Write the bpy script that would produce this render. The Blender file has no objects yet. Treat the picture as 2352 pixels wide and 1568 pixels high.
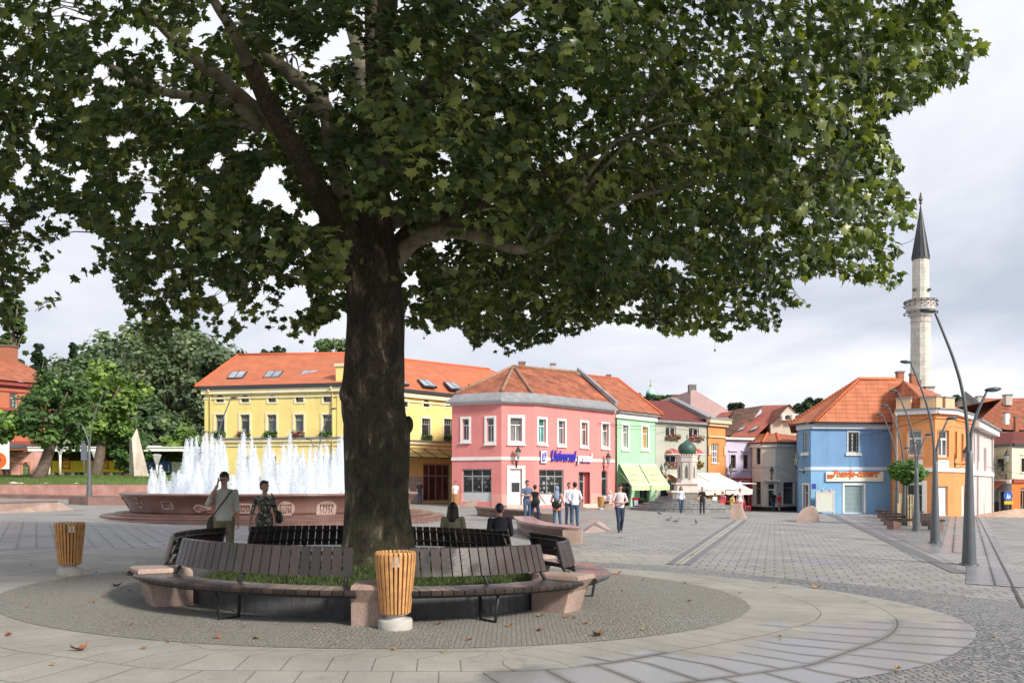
import bpy, bmesh, math, random
import numpy as np
from mathutils import Vector, Matrix, noise as mnoise
random.seed(7); RNG = np.random.default_rng(11)
S = bpy.context.scene
# ---------------------------------------------------------------- camera
F = 1900.0; HZ = 1108.0; CX = 1176.0; EYE = 1.73; W0 = 2352.0
cam = bpy.data.cameras.new('camera'); camo = bpy.data.objects.new('camera', cam)
S.collection.objects.link(camo); S.camera = camo
camo.location = (0, 0, EYE); camo.rotation_euler = (math.radians(90), 0, 0)
cam.sensor_width = 36; cam.lens = F / W0 * 36; cam.shift_y = (HZ - 784) / W0
cam.clip_start = 0.1; cam.clip_end = 3000
# ---------------------------------------------------------------- world
wd = bpy.data.worlds.new('World'); S.world = wd; wd.use_nodes = True
nt = wd.node_tree; nt.nodes.clear()
def wn(t, **k):
    n = nt.nodes.new(t)
    for a, b in k.items(): setattr(n, a, b)
    return n
SUN_EL, SUN_ROT = math.radians(33), math.radians(132)
out = wn('ShaderNodeOutputWorld'); bg = wn('ShaderNodeBackground'); bg2 = wn('ShaderNodeBackground')
sky = wn('ShaderNodeTexSky', sky_type='NISHITA', sun_disc=False, sun_elevation=SUN_EL, sun_rotation=SUN_ROT)
bg.inputs[1].default_value = 0.10
nt.links.new(sky.outputs[0], bg.inputs[0])
tc = wn('ShaderNodeTexCoord'); sep = wn('ShaderNodeSeparateXYZ'); nt.links.new(tc.outputs['Generated'], sep.inputs[0])
ad = wn('ShaderNodeMath', operation='ADD'); ad.inputs[1].default_value = 0.22
mx_ = wn('ShaderNodeMath', operation='MAXIMUM'); mx_.inputs[1].default_value = 0.0
nt.links.new(sep.outputs[2], mx_.inputs[0]); nt.links.new(mx_.outputs[0], ad.inputs[0])
dx = wn('ShaderNodeMath', operation='DIVIDE'); dy = wn('ShaderNodeMath', operation='DIVIDE')
nt.links.new(sep.outputs[0], dx.inputs[0]); nt.links.new(ad.outputs[0], dx.inputs[1])
nt.links.new(sep.outputs[1], dy.inputs[0]); nt.links.new(ad.outputs[0], dy.inputs[1])
cb = wn('ShaderNodeCombineXYZ'); nt.links.new(dx.outputs[0], cb.inputs[0]); nt.links.new(dy.outputs[0], cb.inputs[1])
cb.inputs[2].default_value = 3.7
nz = wn('ShaderNodeTexNoise'); nz.inputs['Scale'].default_value = 0.8; nz.inputs['Detail'].default_value = 7; nz.inputs['Roughness'].default_value = 0.52
nz.inputs['Distortion'].default_value = 0.5
nt.links.new(cb.outputs[0], nz.inputs['Vector'])
rp = wn('ShaderNodeValToRGB'); e = rp.color_ramp.elements
e[0].position = 0.36; e[0].color = (0.38, 0.41, 0.48, 1); e[1].position = 0.64; e[1].color = (0.72, 0.73, 0.76, 1)
m_ = e.new(0.46); m_.color = (0.48, 0.51, 0.58, 1); m2_ = e.new(0.53); m2_.color = (0.58, 0.59, 0.64, 1)
nt.links.new(nz.outputs[0], rp.inputs[0]); nt.links.new(rp.outputs[0], bg2.inputs[0]); bg2.inputs[1].default_value = 1.0
nz2 = wn('ShaderNodeTexNoise'); nz2.inputs['Scale'].default_value = 0.5; nz2.inputs['Detail'].default_value = 4
nt.links.new(cb.outputs[0], nz2.inputs['Vector'])
cov = wn('ShaderNodeMapRange'); cov.inputs[1].default_value = 0.3; cov.inputs[2].default_value = 0.42; cov.inputs[3].default_value = 0.75; cov.inputs[4].default_value = 1.0
nt.links.new(nz2.outputs[0], cov.inputs[0])
mxs = wn('ShaderNodeMixShader'); nt.links.new(cov.outputs[0], mxs.inputs[0])
nt.links.new(bg.outputs[0], mxs.inputs[1]); nt.links.new(bg2.outputs[0], mxs.inputs[2]); nt.links.new(mxs.outputs[0], out.inputs[0])
# ---------------------------------------------------------------- sun
sl = bpy.data.lights.new('sun', 'SUN'); sl.energy = 3.5; sl.angle = math.radians(10); sl.color = (1.0, 0.94, 0.84)
so = bpy.data.objects.new('sun', sl); S.collection.objects.link(so)
sd = Vector((math.sin(SUN_ROT) * math.cos(SUN_EL), math.cos(SUN_ROT) * math.cos(SUN_EL), math.sin(SUN_EL)))
so.rotation_euler = sd.to_track_quat('Z', 'Y').to_euler(); so.location = sd * 60
S.view_settings.view_transform = 'Standard'; S.view_settings.look = 'None'
S.view_settings.exposure = 0.62; S.view_settings.gamma = 1.0
S.cycles.max_bounces = 6; S.cycles.transparent_max_bounces = 24; S.cycles.diffuse_bounces = 4; S.cycles.glossy_bounces = 3
S.cycles.caustics_reflective = False; S.cycles.caustics_refractive = False
# ---------------------------------------------------------------- geometry of the ground
def sm(t): t = min(1, max(0, t)); return t * t * (3 - 2 * t)
def gz(X, Y):
    e_ = 0.0
    if Y > 55 and X > 12: e_ = 0.02 * min(Y - 55, 45) * sm((X - 12) / 8)
    return -0.02 * max(-45, min(45, X)) - e_
def G(x, y, lift=0.0):
    k = (x - CX) / F; s = (y - HZ) / F; D = 20.0
    for _ in range(40):
        D = D * 0.4 + 0.6 * min(400, max(1, (EYE - gz(k * D, D)) / max(s, 1e-4)))
    return Vector((k * D, D, gz(k * D, D) + lift))
def at(x, y, D): return Vector(((x - CX) / F * D, D, EYE - (y - HZ) / F * D))
def gx(x, D):
    X = (x - CX) / F * D
    return Vector((X, D, gz(X, D)))
# ---------------------------------------------------------------- mesh builder
class MB:
    def __init__(s): s.v = []; s.f = []; s.m = []; s.uv = []; s.sm = []
    def face(s, pts, m=0, uv=None, smooth=False):
        i = len(s.v); s.v.extend([tuple(p) for p in pts]); s.f.append(tuple(range(i, i + len(pts)))); s.m.append(m); s.uv.append(uv); s.sm.append(smooth)
    def mesh(s, V, Fc, m=0, smooth=False, uvs=None):
        i = len(s.v); s.v.extend([tuple(p) for p in V])
        for n, f in enumerate(Fc):
            s.f.append(tuple(i + q for q in f)); s.m.append(m); s.uv.append(None if uvs is None else [uvs[q] for q in f]); s.sm.append(smooth)
    def box(s, c, size, rot=None, m=0, bev=0.0):
        c = Vector(c); x, y, z = [a / 2 for a in size]
        R = rot if rot is not None else Matrix.Identity(3)
        if isinstance(R, (int, float)): R = Matrix.Rotation(R, 3, 'Z')
        if bev > 0:
            b = min(bev, x * .9, y * .9, z * .9); P = []; bm = bmesh.new(); bmesh.ops.create_cube(bm, size=2)
            for v in bm.verts: v.co = Vector((v.co.x * x, v.co.y * y, v.co.z * z))
            bmesh.ops.bevel(bm, geom=bm.edges[:], offset=b, segments=2, profile=.6, affect='EDGES')
            bm.verts.index_update()
            s.mesh([c + R @ v.co for v in bm.verts], [[v.index for v in f.verts] for f in bm.faces], m); bm.free(); return
        V = [c + R @ Vector((a * x, b * y, d * z)) for a in (-1, 1) for b in (-1, 1) for d in (-1, 1)]
        s.mesh(V, [(0, 1, 3, 2), (4, 6, 7, 5), (0, 4, 5, 1), (2, 3, 7, 6), (0, 2, 6, 4), (1, 5, 7, 3)], m)
    def prism(s, low, top, m=0, cap=True, mt=None):
        n = len(low); V = list(low) + list(top)
        s.mesh(V, [(i, (i + 1) % n, n + (i + 1) % n, n + i) for i in range(n)], m)
        if cap: s.mesh(top, [tuple(range(n))], m if mt is None else mt); s.mesh(low, [tuple(range(n - 1, -1, -1))], m)
    def tube(s, pts, rad, n=8, m=0, smooth=True, cap=True):
        pts = [Vector(p) for p in pts]
        if not hasattr(rad, '__len__'): rad = [rad] * len(pts)
        V = []; Fc = []; up = Vector((0, 0, 1)); prev = None
        for i, p in enumerate(pts):
            t = (pts[min(i + 1, len(pts) - 1)] - pts[max(i - 1, 0)])
            t = t.normalized() if t.length > 1e-9 else Vector((0, 0, 1))
            if prev is None:
                a = t.cross(up if abs(t.z) < .9 else Vector((1, 0, 0))).normalized()
            else:
                a = (prev - t * prev.dot(t)); a = a.normalized() if a.length > 1e-6 else t.orthogonal().normalized()
            prev = a; b = t.cross(a)
            for j in range(n):
                q = 2 * math.pi * j / n; V.append(p + (a * math.cos(q) + b * math.sin(q)) * rad[i])
        for i in range(len(pts) - 1):
            for j in range(n): Fc.append((i * n + j, i * n + (j + 1) % n, (i + 1) * n + (j + 1) % n, (i + 1) * n + j))
        if cap: Fc += [tuple(range(n - 1, -1, -1)), tuple((len(pts) - 1) * n + j for j in range(n))]
        s.mesh(V, Fc, m, smooth)
    def lathe(s, c, prof, n=24, m=0, smooth=True, a0=0.0, uvscale=None, flute=0.0):
        c = Vector(c); V = []; Fc = []
        for (r, z) in prof:
            for j in range(n):
                q = a0 + 2 * math.pi * j / n; rr = r * (1 + (flute if j % 2 else -flute))
                V.append(c + Vector((rr * math.cos(q), rr * math.sin(q), z)))
        for i in range(len(prof) - 1):
            for j in range(n): Fc.append((i * n + j, i * n + (j + 1) % n, (i + 1) * n + (j + 1) % n, (i + 1) * n + j))
        Fc += [tuple(range(n - 1, -1, -1)), tuple((len(prof) - 1) * n + j for j in range(n))]
        s.mesh(V, Fc, m, smooth)
    def ball(s, c, r, n=10, m=0, sc=(1, 1, 1), rot=None):
        c = Vector(c); prof = [(math.sin(math.pi * i / (n // 2 + 1)), -math.cos(math.pi * i / (n // 2 + 1))) for i in range(1, n // 2 + 1)]
        V = [Vector((0, 0, -1))]; R = rot if rot is not None else Matrix.Identity(3)
        for (a, z) in prof:
            for j in range(n): q = 2 * math.pi * j / n; V.append(Vector((a * math.cos(q), a * math.sin(q), z)))
        V.append(Vector((0, 0, 1))); L = len(prof); Fc = []
        for j in range(n):
            Fc.append((0, 1 + (j + 1) % n, 1 + j)); Fc.append((len(V) - 1, 1 + (L - 1) * n + j, 1 + (L - 1) * n + (j + 1) % n))
            for i in range(L - 1): Fc.append((1 + i * n + j, 1 + i * n + (j + 1) % n, 1 + (i + 1) * n + (j + 1) % n, 1 + (i + 1) * n + j))
        s.mesh([c + R @ Vector((p.x * r * sc[0], p.y * r * sc[1], p.z * r * sc[2])) for p in V], Fc, m, True)
    def build(s, name, mats, parent=None, **tags):
        me = bpy.data.meshes.new(name)
        o = bpy.data.objects.new(name, me); S.collection.objects.link(o)
        V = np.array(s.v, dtype=float) if s.v else np.zeros((0, 3))
        if parent is not None:
            V = V - np.array(wloc(parent)); o.parent = parent
        else:
            if 'origin' in tags:
                og = Vector(tags.pop('origin')); V = V - np.array(og); o.location = og
        me.from_pydata([tuple(p) for p in V], [], s.f)
        if not isinstance(mats, (list, tuple)): mats = [mats]
        for mt in mats: me.materials.append(mt)
        me.polygons.foreach_set('material_index', s.m); me.polygons.foreach_set('use_smooth', s.sm)
        if any(u is not None for u in s.uv):
            ul = me.uv_layers.new(name='UVMap'); dat = []
            for f, u in zip(s.f, s.uv):
                if u is None: u = [(0, 0)] * len(f)
                for q in u: dat.extend((q[0], q[1]))
            ul.data.foreach_set('uv', dat)
        me.update()
        for k, v_ in tags.items(): o[k] = v_
        return o
def wloc(o):
    l = Vector((0, 0, 0))
    while o is not None: l = l + Vector(o.location); o = o.parent
    return l
def empty(name, loc, label=None, cat=None, group=None):
    o = bpy.data.objects.new(name, None); S.collection.objects.link(o); o.location = loc; o.empty_display_size = .2
    tag(o, label, cat, group); return o
def tag(o, label=None, cat=None, group=None, kind=None):
    if label: o['label'] = label
    if cat: o['category'] = cat
    if group: o['group'] = group
    if kind: o['kind'] = kind
    return o
def copy_tree(o, parent=None):
    c = o.copy(); S.collection.objects.link(c)
    if parent is not None: c.parent = parent
    for ch in list(o.children): copy_tree(ch, c)
    return c
# ---------------------------------------------------------------- materials
MATS = {}
def N(t, ty, **k):
    n = t.nodes.new(ty)
    for a, b in k.items():
        if a in n.bl_rna.properties: setattr(n, a, b)
    return n
def L_(t, a, b): t.links.new(a, b)
def rgb(c): return (c[0], c[1], c[2], 1)
def newmat(name):
    m = bpy.data.materials.new(name); m.use_nodes = True; t = m.node_tree; b = t.nodes['Principled BSDF']
    return m, t, b
def mat(name, col, rough=.7, var=.12, scale=3.0, bump=0.0, bscale=30., metal=0., spec=.4, streak=0.0, sheen=0):
    """plain surface with soft colour variation, optional vertical streaking and bump"""
    if name in MATS: return MATS[name]
    m, t, b = newmat(name); tc = N(t, 'ShaderNodeTexCoord')
    n1 = N(t, 'ShaderNodeTexNoise'); n1.inputs['Scale'].default_value = scale; n1.inputs['Detail'].default_value = 6; n1.inputs['Roughness'].default_value = .62
    L_(t, tc.outputs['Object'], n1.inputs['Vector'])
    r = N(t, 'ShaderNodeValToRGB'); r.color_ramp.elements[0].position = .3; r.color_ramp.elements[1].position = .7
    r.color_ramp.elements[0].color = rgb([c * (1 - var) for c in col]); r.color_ramp.elements[1].color = rgb([min(1, c * (1 + var)) for c in col])
    L_(t, n1.outputs[0], r.inputs[0]); src = r.outputs[0]
    if streak > 0:
        mp = N(t, 'ShaderNodeMapping'); mp.inputs['Scale'].default_value = (3, 3, .25); L_(t, tc.outputs['Object'], mp.inputs['Vector'])
        n2 = N(t, 'ShaderNodeTexNoise'); n2.inputs['Scale'].default_value = 1.2; n2.inputs['Detail'].default_value = 5; L_(t, mp.outputs[0], n2.inputs['Vector'])
        r2 = N(t, 'ShaderNodeMapRange'); r2.inputs[1].default_value = .52; r2.inputs[2].default_value = .75; r2.inputs[3].default_value = 0; r2.inputs[4].default_value = streak
        L_(t, n2.outputs[0], r2.inputs[0]); mx = N(t, 'ShaderNodeMixRGB', blend_type='MULTIPLY'); mx.inputs[2].default_value = (.55, .52, .48, 1)
        L_(t, r2.outputs[0], mx.inputs[0]); L_(t, src, mx.inputs[1]); src = mx.outputs[0]
    L_(t, src, b.inputs['Base Color']); b.inputs['Roughness'].default_value = rough; b.inputs['Metallic'].default_value = metal
    b.inputs['Specular IOR Level'].default_value = spec
    if bump > 0:
        n3 = N(t, 'ShaderNodeTexNoise'); n3.inputs['Scale'].default_value = bscale; n3.inputs['Detail'].default_value = 4
        L_(t, tc.outputs['Object'], n3.inputs['Vector']); bp = N(t, 'ShaderNodeBump'); bp.inputs['Strength'].default_value = bump; bp.inputs['Distance'].default_value = .02
        L_(t, n3.outputs[0], bp.inputs['Height']); L_(t, bp.outputs[0], b.inputs['Normal'])
    MATS[name] = m; return m
def granite(name, col, polish=.5, dark=.5):
    if name in MATS: return MATS[name]
    m, t, b = newmat(name); tc = N(t, 'ShaderNodeTexCoord')
    v = N(t, 'ShaderNodeTexNoise'); v.inputs['Scale'].default_value = 90; v.inputs['Detail'].default_value = 3
    n = N(t, 'ShaderNodeTexNoise'); n.inputs['Scale'].default_value = 1.6; n.inputs['Detail'].default_value = 5
    L_(t, tc.outputs['Object'], v.inputs['Vector']); L_(t, tc.outputs['Object'], n.inputs['Vector'])
    r = N(t, 'ShaderNodeValToRGB'); r.color_ramp.elements[0].position = .38; r.color_ramp.elements[1].position = .6
    r.color_ramp.elements[0].color = rgb([c * dark for c in col]); r.color_ramp.elements[1].color = rgb([min(1, c * 1.2) for c in col]); L_(t, v.outputs[0], r.inputs[0])
    r2 = N(t, 'ShaderNodeValToRGB'); r2.color_ramp.elements[0].position = .35; r2.color_ramp.elements[1].position = .65
    r2.color_ramp.elements[0].color = (.72, .68, .66, 1); r2.color_ramp.elements[1].color = (1, 1, 1, 1); L_(t, n.outputs[0], r2.inputs[0])
    mx = N(t, 'ShaderNodeMixRGB', blend_type='MULTIPLY'); mx.inputs[0].default_value = 1; L_(t, r.outputs[0], mx.inputs[1]); L_(t, r2.outputs[0], mx.inputs[2])
    L_(t, mx.outputs[0], b.inputs['Base Color']); b.inputs['Roughness'].default_value = polish; MATS[name] = m; return m
def tiles(name, col, col2, w=.24, h=.33, mortar=(.16, .05, .03), rough=.8, bump=.6, off=.0, blotch=.35):
    """roof tiles / bricks laid out on the UV map, in metres"""
    if name in MATS: return MATS[name]
    m, t, b = newmat(name); uv = N(t, 'ShaderNodeUVMap'); br = N(t, 'ShaderNodeTexBrick'); br.offset = off
    for k, v in (('Color1', rgb(col)), ('Color2', rgb(col2)), ('Mortar', rgb(mortar)), ('Scale', 1.0), ('Mortar Size', .018), ('Mortar Smooth', .3), ('Bias', 0.0), ('Brick Width', w), ('Row Height', h)): br.inputs[k].default_value = v
    L_(t, uv.outputs[0], br.inputs['Vector'])
    n = N(t, 'ShaderNodeTexNoise'); n.inputs['Scale'].default_value = 1.1; n.inputs['Detail'].default_value = 6; L_(t, uv.outputs[0], n.inputs['Vector'])
    r = N(t, 'ShaderNodeValToRGB'); r.color_ramp.elements[0].position = .34; r.color_ramp.elements[1].position = .64
    r.color_ramp.elements[0].color = rgb([1 - blotch] * 3); r.color_ramp.elements[1].color = (1.0, 1.0, 1.0, 1); L_(t, n.outputs[0], r.inputs[0])
    mx = N(t, 'ShaderNodeMixRGB', blend_type='MULTIPLY'); mx.inputs[0].default_value = 1; L_(t, br.outputs[0], mx.inputs[1]); L_(t, r.outputs[0], mx.inputs[2])
    L_(t, mx.outputs[0], b.inputs['Base Color']); b.inputs['Roughness'].default_value = rough; b.inputs['Specular IOR Level'].default_value = .25
    sp = N(t, 'ShaderNodeSeparateXYZ'); L_(t, uv.outputs[0], sp.inputs[0])
    dv = N(t, 'ShaderNodeMath', operation='DIVIDE'); dv.inputs[1].default_value = h; L_(t, sp.outputs[1], dv.inputs[0])
    fr = N(t, 'ShaderNodeMath', operation='FRACT'); L_(t, dv.outputs[0], fr.inputs[0])
    iv = N(t, 'ShaderNodeMath', operation='SUBTRACT'); iv.inputs[0].default_value = 1; L_(t, fr.outputs[0], iv.inputs[1])
    bp = N(t, 'ShaderNodeBump'); bp.inputs['Strength'].default_value = bump; bp.inputs['Distance'].default_value = .05
    L_(t, iv.outputs[0], bp.inputs['Height']); L_(t, bp.outputs[0], b.inputs['Normal'])
    MATS[name] = m; return m
def paving(name, c1, c2, joint, w, h, msize=.012, wet=.5, off=.5, wetbias=0.0, wscale=.35, darkwet=.55, moss=0.0, jrough=.75, lin=None, coat=0.0):
    """slabs or setts on the UV map in metres, with rain still standing on part of them"""
    if name in MATS: return MATS[name]
    m, t, b = newmat(name); uv = N(t, 'ShaderNodeUVMap'); tc = N(t, 'ShaderNodeTexCoord'); br = N(t, 'ShaderNodeTexBrick'); br.offset = off
    for k, v in (('Color1', rgb(c1)), ('Color2', rgb(c2)), ('Mortar', rgb(joint)), ('Scale', 1.0), ('Mortar Size', msize), ('Mortar Smooth', .2), ('Bias', 0.0), ('Brick Width', w), ('Row Height', h)): br.inputs[k].default_value = v
    L_(t, uv.outputs[0], br.inputs['Vector'])
    n = N(t, 'ShaderNodeTexNoise'); n.inputs['Scale'].default_value = .9; n.inputs['Detail'].default_value = 8; n.inputs['Roughness'].default_value = .65; L_(t, tc.outputs['Object'], n.inputs['Vector'])
    r = N(t, 'ShaderNodeValToRGB'); r.color_ramp.elements[0].position = .3; r.color_ramp.elements[1].position = .7
    r.color_ramp.elements[0].color = (.74, .73, .7, 1); r.color_ramp.elements[1].color = (1.08, 1.06, 1.03, 1); L_(t, n.outputs[0], r.inputs[0])
    mx = N(t, 'ShaderNodeMixRGB', blend_type='MULTIPLY'); mx.inputs[0].default_value = 1; L_(t, br.outputs[0], mx.inputs[1]); L_(t, r.outputs[0], mx.inputs[2])
    gr = N(t, 'ShaderNodeTexNoise'); gr.inputs['Scale'].default_value = 60; gr.inputs['Detail'].default_value = 4; L_(t, tc.outputs['Object'], gr.inputs['Vector'])
    gr2 = N(t, 'ShaderNodeMapRange'); gr2.inputs[1].default_value = .3; gr2.inputs[2].default_value = .7; gr2.inputs[3].default_value = .82; gr2.inputs[4].default_value = 1.12; L_(t, gr.outputs[0], gr2.inputs[0])
    mg = N(t, 'ShaderNodeMixRGB', blend_type='MULTIPLY'); mg.inputs[0].default_value = 1; L_(t, mx.outputs[0], mg.inputs[1]); L_(t, gr2.outputs[0], mg.inputs[2])
    # wetness
    mp = N(t, 'ShaderNodeMapping'); mp.inputs['Location'].default_value = (3.1, 1.7, 0); L_(t, tc.outputs['Object'], mp.inputs['Vector'])
    wn_ = N(t, 'ShaderNodeTexNoise'); wn_.inputs['Scale'].default_value = wscale; wn_.inputs['Detail'].default_value = 5; wn_.inputs['Roughness'].default_value = .55; L_(t, mp.outputs[0], wn_.inputs['Vector'])
    sp = N(t, 'ShaderNodeSeparateXYZ'); L_(t, tc.outputs['Object'], sp.inputs[0])
    sx = N(t, 'ShaderNodeMath', operation='MULTIPLY_ADD'); sx.inputs[1].default_value = lin[0] if lin else wetbias; L_(t, sp.outputs[0], sx.inputs[0]); L_(t, wn_.outputs[0], sx.inputs[2])
    if lin:
        sy_ = N(t, 'ShaderNodeMath', operation='MULTIPLY_ADD'); sy_.inputs[1].default_value = lin[1]; sy_.inputs[2].default_value = lin[2]; L_(t, sp.outputs[1], sy_.inputs[0]); s2_ = N(t, 'ShaderNodeMath', operation='ADD'); L_(t, sx.outputs[0], s2_.inputs[0]); L_(t, sy_.outputs[0], s2_.inputs[1]); sx = s2_
    wr = N(t, 'ShaderNodeMapRange'); wr.inputs[1].default_value = 1 - wet - .03; wr.inputs[2].default_value = 1 - wet + .05; L_(t, sx.outputs[0], wr.inputs[0])
    nb = N(t, 'ShaderNodeMath', operation='SUBTRACT'); nb.inputs[0].default_value = 1; L_(t, br.outputs['Fac'], nb.inputs[1])
    wj = N(t, 'ShaderNodeMath', operation='MULTIPLY'); L_(t, wr.outputs[0], wj.inputs[0]); L_(t, nb.outputs[0], wj.inputs[1])
    dk = N(t, 'ShaderNodeMixRGB', blend_type='MULTIPLY'); dk.inputs[2].default_value = (darkwet, darkwet, darkwet * 1.06, 1); L_(t, wr.outputs[0], dk.inputs[0]); L_(t, mg.outputs[0], dk.inputs[1])
    L_(t, dk.outputs[0], b.inputs['Base Color'])
    rr = N(t, 'ShaderNodeMapRange'); rr.inputs[3].default_value = jrough; rr.inputs[4].default_value = .30; L_(t, wj.outputs[0], rr.inputs[0]); L_(t, rr.outputs[0], b.inputs['Roughness'])
    b.inputs['Specular IOR Level'].default_value = .32
    if coat > 0:      # water film lying inside each slab, thinning toward its joints
        b2 = N(t, 'ShaderNodeTexBrick'); b2.offset = off
        for k, v in (('Scale', 1.0), ('Mortar Size', .10), ('Mortar Smooth', 1.0), ('Brick Width', w), ('Row Height', h)): b2.inputs[k].default_value = v
        L_(t, uv.outputs[0], b2.inputs['Vector']); iv = N(t, 'ShaderNodeMath', operation='SUBTRACT'); iv.inputs[0].default_value = 1; L_(t, b2.outputs['Fac'], iv.inputs[1]); cm = N(t, 'ShaderNodeMath', operation='MULTIPLY'); L_(t, iv.outputs[0], cm.inputs[0]); L_(t, wr.outputs[0], cm.inputs[1]); cq = N(t, 'ShaderNodeMath', operation='MULTIPLY'); cq.inputs[1].default_value = coat; L_(t, cm.outputs[0], cq.inputs[0]); L_(t, cq.outputs[0], b.inputs['Coat Weight']); b.inputs['Coat Roughness'].default_value = .27; b.inputs['Coat IOR'].default_value = 4.0; b.inputs['Specular IOR Level'].default_value = .25; rr.inputs[4].default_value = .55
    bp = N(t, 'ShaderNodeBump'); bp.inputs['Strength'].default_value = .5; bp.inputs['Distance'].default_value = .012
    hh = N(t, 'ShaderNodeMath', operation='MULTIPLY_ADD'); hh.inputs[1].default_value = .15; L_(t, gr.outputs[0], hh.inputs[0]); L_(t, nb.outputs[0], hh.inputs[2])
    L_(t, hh.outputs[0], bp.inputs['Height']); L_(t, bp.outputs[0], b.inputs['Normal'])
    MATS[name] = m; return m
def cobble(name, c1, c2, joint, size=.1, wet=.25, sand=0.0):
    if name in MATS: return MATS[name]
    m, t, b = newmat(name); tc = N(t, 'ShaderNodeTexCoord')
    vo = N(t, 'ShaderNodeTexVoronoi', feature='DISTANCE_TO_EDGE'); vo.inputs['Scale'].default_value = 1 / size; vo.inputs['Randomness'].default_value = .55
    vc = N(t, 'ShaderNodeTexVoronoi'); vc.inputs['Scale'].default_value = 1 / size; vc.inputs['Randomness'].default_value = .55
    L_(t, tc.outputs['Object'], vo.inputs['Vector']); L_(t, tc.outputs['Object'], vc.inputs['Vector'])
    r = N(t, 'ShaderNodeValToRGB'); r.color_ramp.elements[0].color = rgb(c1); r.color_ramp.elements[1].color = rgb(c2)
    s1 = N(t, 'ShaderNodeSeparateColor'); L_(t, vc.outputs['Color'], s1.inputs[0]); L_(t, s1.outputs[0], r.inputs[0])
    e = N(t, 'ShaderNodeMapRange'); e.inputs[1].default_value = .03; e.inputs[2].default_value = .14; L_(t, vo.outputs['Distance'], e.inputs[0])
    mj = N(t, 'ShaderNodeMixRGB'); mj.inputs[1].default_value = rgb(joint); L_(t, e.outputs[0], mj.inputs[0]); L_(t, r.outputs[0], mj.inputs[2])
    n = N(t, 'ShaderNodeTexNoise'); n.inputs['Scale'].default_value = .7; n.inputs['Detail'].default_value = 8; n.inputs['Roughness'].default_value = .7; L_(t, tc.outputs['Object'], n.inputs['Vector'])
    src = mj.outputs[0]
    if sand > 0:
        nr = N(t, 'ShaderNodeMapRange'); nr.inputs[1].default_value = .36; nr.inputs[2].default_value = .6; nr.inputs[4].default_value = sand; L_(t, n.outputs[0], nr.inputs[0])
        ms = N(t, 'ShaderNodeMixRGB'); ms.inputs[2].default_value = (.245, .235, .205, 1); L_(t, nr.outputs[0], ms.inputs[0]); L_(t, src, ms.inputs[1]); src = ms.outputs[0]
    g = N(t, 'ShaderNodeTexNoise'); g.inputs['Scale'].default_value = 45; g.inputs['Detail'].default_value = 5; g.inputs['Roughness'].default_value = .75; L_(t, tc.outputs['Object'], g.inputs['Vector'])
    g2 = N(t, 'ShaderNodeMapRange'); g2.inputs[1].default_value = .3; g2.inputs[2].default_value = .7; g2.inputs[3].default_value = .6; g2.inputs[4].default_value = 1.35; L_(t, g.outputs[0], g2.inputs[0])
    mg = N(t, 'ShaderNodeMixRGB', blend_type='MULTIPLY'); mg.inputs[0].default_value = 1; L_(t, src, mg.inputs[1]); L_(t, g2.outputs[0], mg.inputs[2])
    L_(t, mg.outputs[0], b.inputs['Base Color']); b.inputs['Roughness'].default_value = .72 if wet < .3 else .45; b.inputs['Specular IOR Level'].default_value = .35
    bp = N(t, 'ShaderNodeBump'); bp.inputs['Strength'].default_value = .7; bp.inputs['Distance'].default_value = .02
    hh = N(t, 'ShaderNodeMath', operation='MULTIPLY_ADD'); hh.inputs[1].default_value = .5; L_(t, g.outputs[0], hh.inputs[0]); L_(t, e.outputs[0], hh.inputs[2])
    L_(t, hh.outputs[0], bp.inputs['Height']); L_(t, bp.outputs[0], b.inputs['Normal'])
    MATS[name] = m; return m
def glass(name='window_glass', col=(.03, .035, .04), alpha=1.0):
    if name in MATS: return MATS[name]
    m, t, b = newmat(name); tc = N(t, 'ShaderNodeTexCoord'); n = N(t, 'ShaderNodeTexNoise'); n.inputs['Scale'].default_value = .7
    L_(t, tc.outputs['Object'], n.inputs['Vector']); r = N(t, 'ShaderNodeValToRGB')
    r.color_ramp.elements[0].position = .35; r.color_ramp.elements[1].position = .65
    r.color_ramp.elements[0].color = rgb([c * .5 for c in col]); r.color_ramp.elements[1].color = rgb([c * 1.5 for c in col]); L_(t, n.outputs[0], r.inputs[0])
    L_(t, r.outputs[0], b.inputs['Base Color']); b.inputs['Roughness'].default_value = .06; b.inputs['Alpha'].default_value = alpha; b.inputs['Specular IOR Level'].default_value = .7
    MATS[name] = m; return m
WHITE = mat('white_paint', (.78, .77, .73), .6, .05, 2, streak=.25)
DARKMET = mat('dark_metal', (.055, .06, .065), .45, .15, 6, metal=.3)
GREYMET = mat('grey_painted_metal', (.13, .14, .15), .42, .1, 4, metal=.35, streak=.3)
BLACK = mat('black_iron', (.02, .02, .02), .5, .1)
GLASS = glass()
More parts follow.
